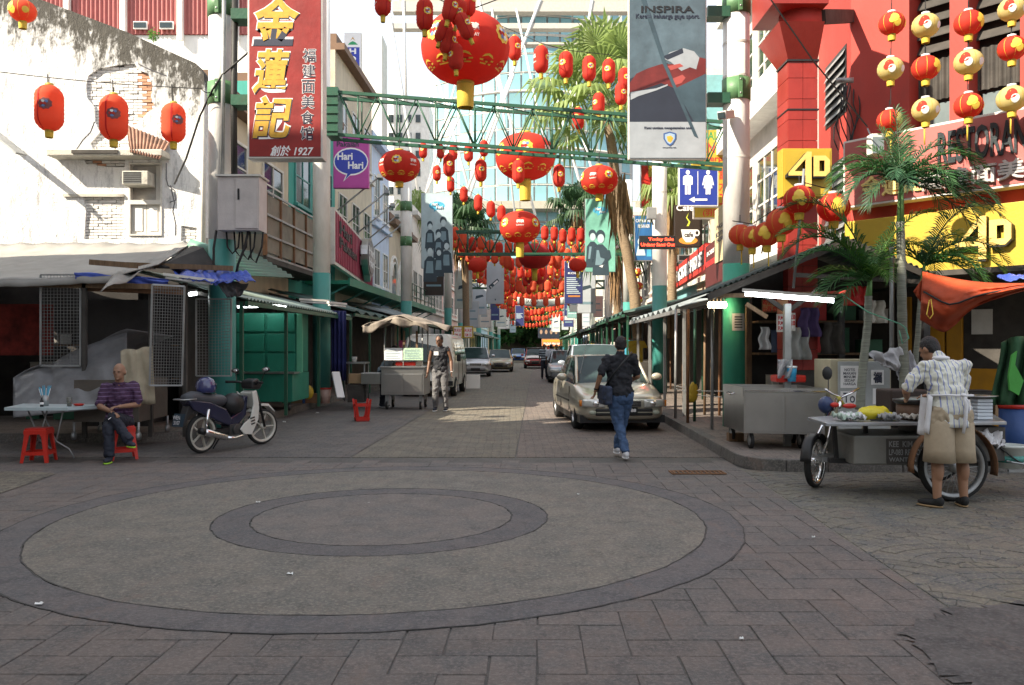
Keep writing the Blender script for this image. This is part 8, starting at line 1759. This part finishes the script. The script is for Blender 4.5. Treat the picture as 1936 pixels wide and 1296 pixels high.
bk=thing('white_bucket','white paint bucket with teal label strapped to the cart rack','bucket',(gx(1907,8.9),8.9,gz(884,8.9))); mb=MB(mat('white_pail',(.62,.66,.62),.4)); mb.lathe([(.125,0),(.15,.215),(.158,.215),(.158,.24),(.145,.24),(.12,.01)],24); part('pail',mb,bk); mb=MB(teal); mb.lathe([(.1365,.06),(.143,.13)],24); part('paper_label',mb,bk); mb=MB(wire); mb.tube([(-.15,-.1,.22),(-.02,-.16,.1),(.13,-.12,.02)],.008,5); part('strap',mb,bk)
cloth('white_cloth','crumpled white cloth on the back end of the tricycle cart',(P(1850,815,8.8),P(1890,822,8.8),P(1902,845,8.8),P(1875,840,8.7)),ap,.1,9,cat='cloth',seed=3)
zt3=zt2
pot=thing('cooking_pot','big rust brown cooking pot with dark rim before the vendor','pot',(gx(1733,8.95),8.95,zt3)); mb=MB(mat('burnt_pot',(.14,.085,.06),.6,.3,var=.4,vs=6,dirt=.5)); mb.lathe([(.17,0),(.2,.03),(.2,.17),(.19,.17),(.185,.04)],32); part('pot',mb,pot); mb=MB(black); mb.lathe([(.2,.165),(.235,.19),(.235,.215),(.215,.215),(.2,.19)],32); part('rim',mb,pot); mb=MB(mat('pot_lid',(.25,.27,.25),.4,.6)); mb.lathe([(.215,.21),(.1,.235),(.001,.24)],32); part('lid',mb,pot)
mb=MB(mat('yellow_polybag',(.62,.52,.02),.35,bump=.8,bs=10,vs=5)); mb.ell((gx(1650,8.95),8.95,zt3+.07),(.17,.13,.075),Matrix.Rotation(R(-4),4,'Y'),26,14); mb.tube([(gx(1676,8.9),8.9,zt3+.06),(gx(1694,8.9),8.9,zt3+.045)],[.04,.02],8); o=solo('yellow_bag',mb,'bright yellow plastic bag lying on the tricycle table','bag'); tx_=bpy.data.textures.new('crumple','CLOUDS'); tx_.noise_scale=.05; d_=o.modifiers.new('crumple','DISPLACE'); d_.texture=tx_; d_.strength=.05
for k,(px,py,m_,lb)in enumerate(((1598,790,mat('pale_green_rag',(.4,.5,.42),.8),'pale green rag on the left end of the tricycle table'),(1612,782,ap,'white crumpled bag behind the green rag'),(1678,795,mat('grey_rag',(.3,.3,.3),.8),'grey rag in front of the yellow bag'),(1728,797,mat('beige_rag',(.5,.46,.4),.8),'beige cloth below the big pot'))):
 p=V3(gx(px,8.8),8.8,zt3+.02); mb=MB(m_); mb.grid(lambda u,v:p+V3((u-.5)*.2,(v-.5)*.22,.03+.035*noise.noise(V3(u*6+k,v*6,k))*2),14,10); solo('rag',mb,lb,'cloth',solid=.012)
kn=thing('knife','long kitchen knife lying on the tricycle table','knife',(gx(1640,8.7),8.68,zt3+.012)); mb=MB(steel); mb.bx(-.16,.02,-.02,.02,0,.004); part('blade',mb,kn); mb=MB(black); mb.bx(.02,.13,-.014,.014,-.004,.014); part('handle',mb,kn)
bxm=thing('food_boxes','stack of pale takeaway boxes at the vendor\'s right elbow','boxes',(gx(1855,8.95),8.95,zt3))
for k in range(6):mb=MB(mat('takeaway_box',(.55,.6,.65),.5)); mb.box((0,0,.022+k*.036),(.16,.16,.031)); part('lid_box',mb,bxm,bevel=.006)
mb=MB(steel); mb.lathe([(.16,.24),(.2,.252),(.001,.245)],24,(gx(1848,9.0),9.0,zt3)); solo('tray_lid',mb,'round steel tray balanced on the takeaway boxes','tray')
mb=MB(mat('blue_rag',(.03,.15,.35),.6)); mb.ell((gx(1795,9.2),9.2,.3),(.1,.06,.05)); solo('blue_bag',mb,'blue plastic bag behind the big tricycle wheel','bag')
rc2=random.Random(21); boxm=[mat('box_card',(.3,.2,.11),.8,dirt=.3),soot,mat('crate_blue',(.04,.08,.2),.6),redl,mat('sack_white',(.4,.39,.36),.8),mat('crate_green',(.03,.12,.07),.6),rust]
for where,n_,x0_,x1_,Y_,zz_ in(('shelf inside the left corner stall',14,-9.4,-6.5,16.6,(.15,.95,1.6)),('ledge behind the right corner stall',16,4.4,6.3,14.7,(.15,.8,1.45,2.0)),('floor by the green kiosk',5,-5.6,-4.9,21.2,(.15,)),('counter behind the hawker tricycle',7,5.6,6.8,11.4,(.15,.6))):
 for k in range(n_):
  w_,h_=rc2 .uniform(.2,.42),rc2 .uniform(.18,.42); z_=zz_[k%len(zz_)]; m_=boxm[rc2 .randrange(7)]; mb=MB(m_); mb.box((0,0,h_/2),(w_,.3,h_)); mb.box((0,0,h_+.006),(w_+.015,.315,.012))
  o=solo('goods_box',mb,'%s box of goods, %s on the %s'%(m_.name.replace('_',' '),ordn[k],where),'box','goods stored in the stalls',bevel=.008); o.location=(x0_+(x1_-x0_)*(k+.5)/n_,Y_+rc2 .uniform(-.15,.15),z_); o.rotation_euler=(0,0,rc2 .uniform(-.3,.3))
 for z_ in zz_[1:]:mb=MB(wood); mb.bx(x0_-.2,x1_+.2,Y_-.25,Y_+.3,z_-.04,z_-.003); solo('plank_shelf',mb,'wooden plank %s of the %s'%(('lower','middle','upper','top')[zz_.index(z_)],where),'shelf')
# ---------------------------------------------------------------- palms
leaf1=mat('areca_leaf',(.035,.11,.03),.45,var=.4,vs=3,bump=0); leaf2=mat('areca_leaf_light',(.08,.2,.03),.45,var=.3,vs=3,bump=0); trunkA=mat('ringed_palm_trunk',(.2,.21,.17),.7,var=.35,vs=20,stretch=(.2,.2,3),bump=.5,bs=10,dirt=.4)
def translucent(m_,k=.35):
 n,l=m_.node_tree.nodes,m_.node_tree.links; b=n['Principled BSDF']; o=n['Material Output']; t=n.new('ShaderNodeBsdfTranslucent'); src=b.inputs['Base Color'].links[0].from_socket; l.new(src,t.inputs['Color']); ms=n.new('ShaderNodeMixShader'); ms.inputs[0].default_value=k; l.new(b.outputs[0],ms.inputs[1]); l.new(t.outputs[0],ms.inputs[2]); l.new(ms.outputs[0],o.inputs['Surface'])
translucent(leaf1); translucent(leaf2)
def frond(mb,base,az,el,L,droop,nleaf=34,ll=.34,wd=.016,rr=None,twist=0.0,vee=.5):
 rr=rr or random; p=Vector(base); d=V3(math.cos(az)*math.cos(el),math.sin(az)*math.cos(el),math.sin(el)); pts=[p.copy()]; ds=[]
 n=nleaf; st=L/n
 for k in range(n):
  ds.append(d.copy()); p=p+d*st; pts.append(p.copy()); d.z-=droop/n*(1+k/n); d.normalize()
 mb.tube(pts,[.012*(1-.85*i/n)+.002 for i in range(n+1)],4,False)
 side0=V3(-math.sin(az),math.cos(az),0)
 for k in range(2,n+1):
  t=k/n; dd=ds[min(k,n-1)]; s_=(side0-dd*side0 .dot(dd)).normalized(); up=s_.cross(dd).normalized()
  if up.z<0:up=-up
  l_=ll*(math.sin(math.pi*(.12+.8*t))**.7)*rr.uniform(.85,1.1)
  for sg in(-1,1):
   q=pts[k]; dr=(s_*sg*(.8-.35*t)+dd*(.45+.5*t)+up*vee*rr.uniform(.3,1.1)).normalized(); g=V3(0,0,-1)
   a=q; b_=q+dr*l_*.5+g*l_*.04; c=q+dr*l_*.92+g*l_*rr.uniform(.18,.4); w=(dd*wd)
   mb.add([a-w*.6,a+w*.6,b_+w,b_-w,c],[(0,1,2,3),(3,2,4)],False)
def areca(label,path,r0,r1,crown,fr,seed,lm=(leaf1,leaf2),dark_=False):
 rr=random.Random(seed); base=Vector(path[0]); t=thing('areca_palm',label,'palm',tuple(base)); n=len(path)
 mb=MB(trunkA); Q=[]
 for i in range(n-1):
  for k in range(10):Q.append(Vector(path[i]).lerp(Vector(path[i+1]),k/10))
 Q.append(Vector(path[-1])); mb.tube(Q,[(r0+(r1-r0)*i/len(Q))*(1.06 if i%3==0 else 1)for i in range(len(Q))],12); part('trunk',mb,t,world=True)
 mb=MB(mat('crownshaft_green',(.12,.25,.08),.4)); c=Vector(crown); mb.tube([Q[-1],c],[r1*.95,r1*.6],10); part('crownshaft',mb,t,world=True)
 for az,el,L,dr in[(a+o_,e+q_,l_*(1-.12*abs(o_)/14),d_)for a,e,l_,d_ in fr for o_,q_ in((0,0),(14,-12))]:
  mb=MB(lm[rr.random()<.45]); frond(mb,c-V3(0,0,.02),R(az),R(el),L,dr,rr=rr,nleaf=int(42*max(L,.8)/1.2),ll=.34,wd=.012); part('frond',mb,t,world=True)
 return t
YPa=10.9
areca('young areca palm with light green arching fronds before the dark stall roof',[tuple(P(1625,775,YPa)),tuple(P(1632,690,YPa)),tuple(P(1641,610,YPa)),tuple(P(1642,560,YPa))],.055,.045,P(1645,530,YPa),[(185,62,1.5,1.3),(165,78,1.7,1.9),(205,25,1.0,1.3),(30,58,1.25,1.1),(10,70,1.5,1.3),(150,40,.8,1.1),(250,50,.9,1.2)],3)
areca('taller areca palm with ringed grey trunk and dark crown over the restaurant sign',[tuple(P(1712,775,YPa)),tuple(P(1706,620,YPa)),tuple(P(1704,500,YPa)),tuple(P(1702,420,YPa))],.062,.05,P(1704,345,YPa),[(100,85,1.0,.5),(60,70,.85,.8),(120,65,.85,.9),(0,52,1.25,1.3),(20,35,1.35,1.2),(180,45,1.15,1.6),(200,30,1.05,1.4),(160,60,1.1,1.8),(335,25,1.3,1.3),(350,10,1.35,.9),(240,40,.8,1.3),(290,35,.9,1.3),(10,65,1.4,1.9)],5,(leaf1,mat('areca_leaf_dark',(.02,.07,.03),.5)))
areca('third areca shoot with fronds hanging over the orange tarpaulin',[tuple(P(1722,775,11.3)),tuple(P(1735,640,11.3)),tuple(P(1742,540,11.3))],.04,.03,P(1748,500,11.3),[(20,66,1.6,1.3),(0,50,1.3,1.5),(40,60,1.2,1.9),(150,60,.9,1.8),(340,38,1.1,1.4),(310,35,.9,1.6)],9)
mb=MB(galv); mb.cyl(P(1686,700,11.0),P(1686,468,11.0),.03,n=8); solo('steel_pole',mb,'plain thin steel pole standing between the two palm trunks','pole')
mb=MB(mat('green_string',(.15,.45,.3),.6)); mb.tube([P(1590,555,10.6),P(1640,590,10.7),P(1702,613,10.8),P(1712,620,10.75),P(1718,640,10.75),P(1706,650,10.75),P(1700,625,10.75)],.008,6); solo('green_string',mb,'green plastic string tied round the ringed palm trunk','string')
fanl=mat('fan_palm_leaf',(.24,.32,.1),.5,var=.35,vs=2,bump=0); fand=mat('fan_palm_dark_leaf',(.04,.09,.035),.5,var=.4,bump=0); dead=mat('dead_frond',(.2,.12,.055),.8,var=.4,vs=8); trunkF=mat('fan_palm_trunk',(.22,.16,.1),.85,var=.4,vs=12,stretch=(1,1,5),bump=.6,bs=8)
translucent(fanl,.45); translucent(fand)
def fan_leaf(mb,base,d,L,rad,rr,n=22,droop=.35):
 d=Vector(d).normalized(); hub=Vector(base)+d*L; mb.tube([base,Vector(base).lerp(hub,.5)+V3(0,0,.05),hub],.02,4,False)
 s_=d.cross(V3(0,0,1)); s_=s_.normalized()if s_.length>.1 else V3(1,0,0); up=s_.cross(d).normalized()
 for k in range(n):
  a=R(-150+300*(k+.5)/n); dr=d*math.cos(a)+s_*math.sin(a); ll=rad*(1-.25*abs(a)/2.6)*rr.uniform(.85,1.05)
  w=(s_*math.cos(a)-d*math.sin(a))*rad*.052; m_=hub+dr*ll*.55+up*.02; e=hub+dr*ll*(1-droop*.3)+V3(0,0,-ll*droop*rr.uniform(.6,1.4)); fold=up*rad*.02
  mb.add([hub,m_-w,m_+fold,m_+w,e],[(0,1,2),(0,2,3),(1,4,2),(2,4,3)],False)
def fanpalm(label,path,r0,r1,n,L,rad,seed,lm,skirt=True,sk_len=1.6,dr=.3):
 rr=random.Random(seed); t=thing('fan_palm',label,'palm',tuple(path[0])); mb=MB(trunkF); Q=[]
 for i in range(len(path)-1):
  for k in range(8):Q.append(Vector(path[i]).lerp(Vector(path[i+1]),k/8))
 Q.append(Vector(path[-1])); mb.tube(Q,[(r0+(r1-r0)*i/len(Q))*rr.uniform(.95,1.08)for i in range(len(Q))],12); part('trunk',mb,t,world=True); c=Q[-1]
 for k in range(n):
  az=k*2.399; el=R(82-115*(k/n)); d=V3(math.cos(az)*math.cos(el),math.sin(az)*math.cos(el),math.sin(el)); mb=MB(lm); fan_leaf(mb,c+V3(0,0,rr.uniform(-.3,.2)),d,L*rr.uniform(.8,1.15),rad*rr.uniform(.85,1.1),rr,droop=dr+.45*k/n); part('fan_leaf',mb,t,world=True)
 if skirt:
  mb=MB(dead)
  for k in range(60):
   a=rr.uniform(0,6.28); r_=rr.uniform(.12,.42); z0=rr.uniform(-.8,.0); q=c+V3(r_*math.cos(a),r_*math.sin(a),z0); e=q+V3(.2*math.cos(a),.2*math.sin(a),-sk_len*rr.uniform(.5,1)); w=V3(-math.sin(a),math.cos(a),0)*.04; mb.add([q-w,q+w,q.lerp(e,.5)+w*1.3,q.lerp(e,.5)-w*1.3,e],[(0,1,2,3),(3,2,4)],False)
  part('dead_frond_skirt',mb,t,world=True,kind='stuff')
 return t
FP=31.0
fanpalm('tall fan palm with bright crown behind the car banner, lantern row in front',[tuple(P(1206,640,FP)),tuple(P(1200,560,FP)),tuple(P(1186,480,FP)),tuple(P(1168,400,FP)),tuple(P(1160,300,FP)),tuple(P(1142,185,FP))],.2,.17,38,1.9,1.5,4,fanl,False,dr=.16)
mb=MB(dead); rr=random.Random(8)
for k in range(150):
 t_=rr.random(); q=P(1162+14*t_,330+75*t_,FP)+V3(rr.uniform(-.35,.35),rr.uniform(-.3,.3),0); e=q+V3(rr.uniform(-.2,.2),rr.uniform(-.15,.15),-rr.uniform(.7,1.5)); w=V3(.03,.02,0); mb.add([q-w,q+w,q.lerp(e,.5)+w*1.4,q.lerp(e,.5)-w*1.4,e],[(0,1,2,3),(3,2,4)],False)
o=solo('dead_palm_skirt',mb,'brown skirt of dead fronds hanging round the leaning palm trunk','dead fronds'); o['kind']='stuff'
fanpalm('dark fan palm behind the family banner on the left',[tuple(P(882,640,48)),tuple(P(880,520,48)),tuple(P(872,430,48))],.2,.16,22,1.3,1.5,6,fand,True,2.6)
fanpalm('hazy fan palm crown left of the green banner',[tuple(P(1096,640,60)),tuple(P(1092,400,60))],.2,.16,20,1.4,1.6,7,fand,True,2.5)
fanpalm('small palm glimpsed left of the family banner',[tuple(P(788,620,55)),tuple(P(788,420,55))],.2,.16,14,1.2,1.4,12,fanl,False)
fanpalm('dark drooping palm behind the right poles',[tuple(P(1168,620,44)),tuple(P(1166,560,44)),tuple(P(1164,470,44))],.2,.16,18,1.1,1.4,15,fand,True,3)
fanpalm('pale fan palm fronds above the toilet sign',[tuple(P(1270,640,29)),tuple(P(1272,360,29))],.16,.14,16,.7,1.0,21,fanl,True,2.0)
def bush(name,label,c,r,n,m_,seed,lw=.05):
 rr=random.Random(seed); mb=MB(m_); c=Vector(c)
 for k in range(n):
  d=V3(rr.gauss(0,1),rr.gauss(0,1),rr.gauss(0,1)).normalized()*r*rr.random()**.4; q=c+V3(d.x,d.y,d.z*1.2); a=V3(rr.uniform(-1,1),rr.uniform(-1,1),rr.uniform(-1,1)).normalized()*lw; b_=a.orthogonal().normalized()*lw*.6; mb.add([q-a,q+b_,q+a,q-b_],[(0,1,2,3)],False)
 t=thing(name,label,'plant',tuple(c)); part('foliage',mb,t,world=True,kind='stuff'); mb=MB(wood); mb.tube([c-V3(0,0,r*1.3),c],.02,5); part('stem',mb,t,world=True)
bush('balcony_shrub','small dark green shrub growing at the corner of the rusty balcony',P(541,432,25),.42,900,fand,2); bush('wall_weed','tiny green weed sprouting on the white wall under the red cladding',P(290,66,41),.3,120,leaf2,3,.06)
for k,(px,Y,r_)in enumerate(((905,150,4.5),(945,158,5.5),(985,162,4),(1050,160,5),(1085,152,4.5),(1010,164,6))):bush('street_tree','far leafy tree, %s in the clump at the street end'%ordn[k],(gx(px,Y),Y,6+r_*.4),r_,900,(fand,leaf1)[k%2],30+k,.7)
for k,(a,b_,lb)in enumerate(((P(0,-10,10),P(800,-60,14),'overhead wire leaving the top left'),(P(1430,-40,13),P(1640,240,13.5),'thin wire slanting down the red wall to the floodlight'),(P(1460,330,14),P(1440,480,14),'thin cable beside the thick pole'),(P(1402,-40,14.9),P(1398,470,14.9),'grey conduit running up the thick pole'))):
 mb=MB(wire if k!=3 else galv); mb.tube([a,a.lerp(b_,.5)-V3(0,0,.1),b_],.012 if k!=3 else .03,5); solo('overhead_wire',mb,lb,'wire')
# ---------------------------------------------------------------- tidy
bpy.context.view_layer.update()
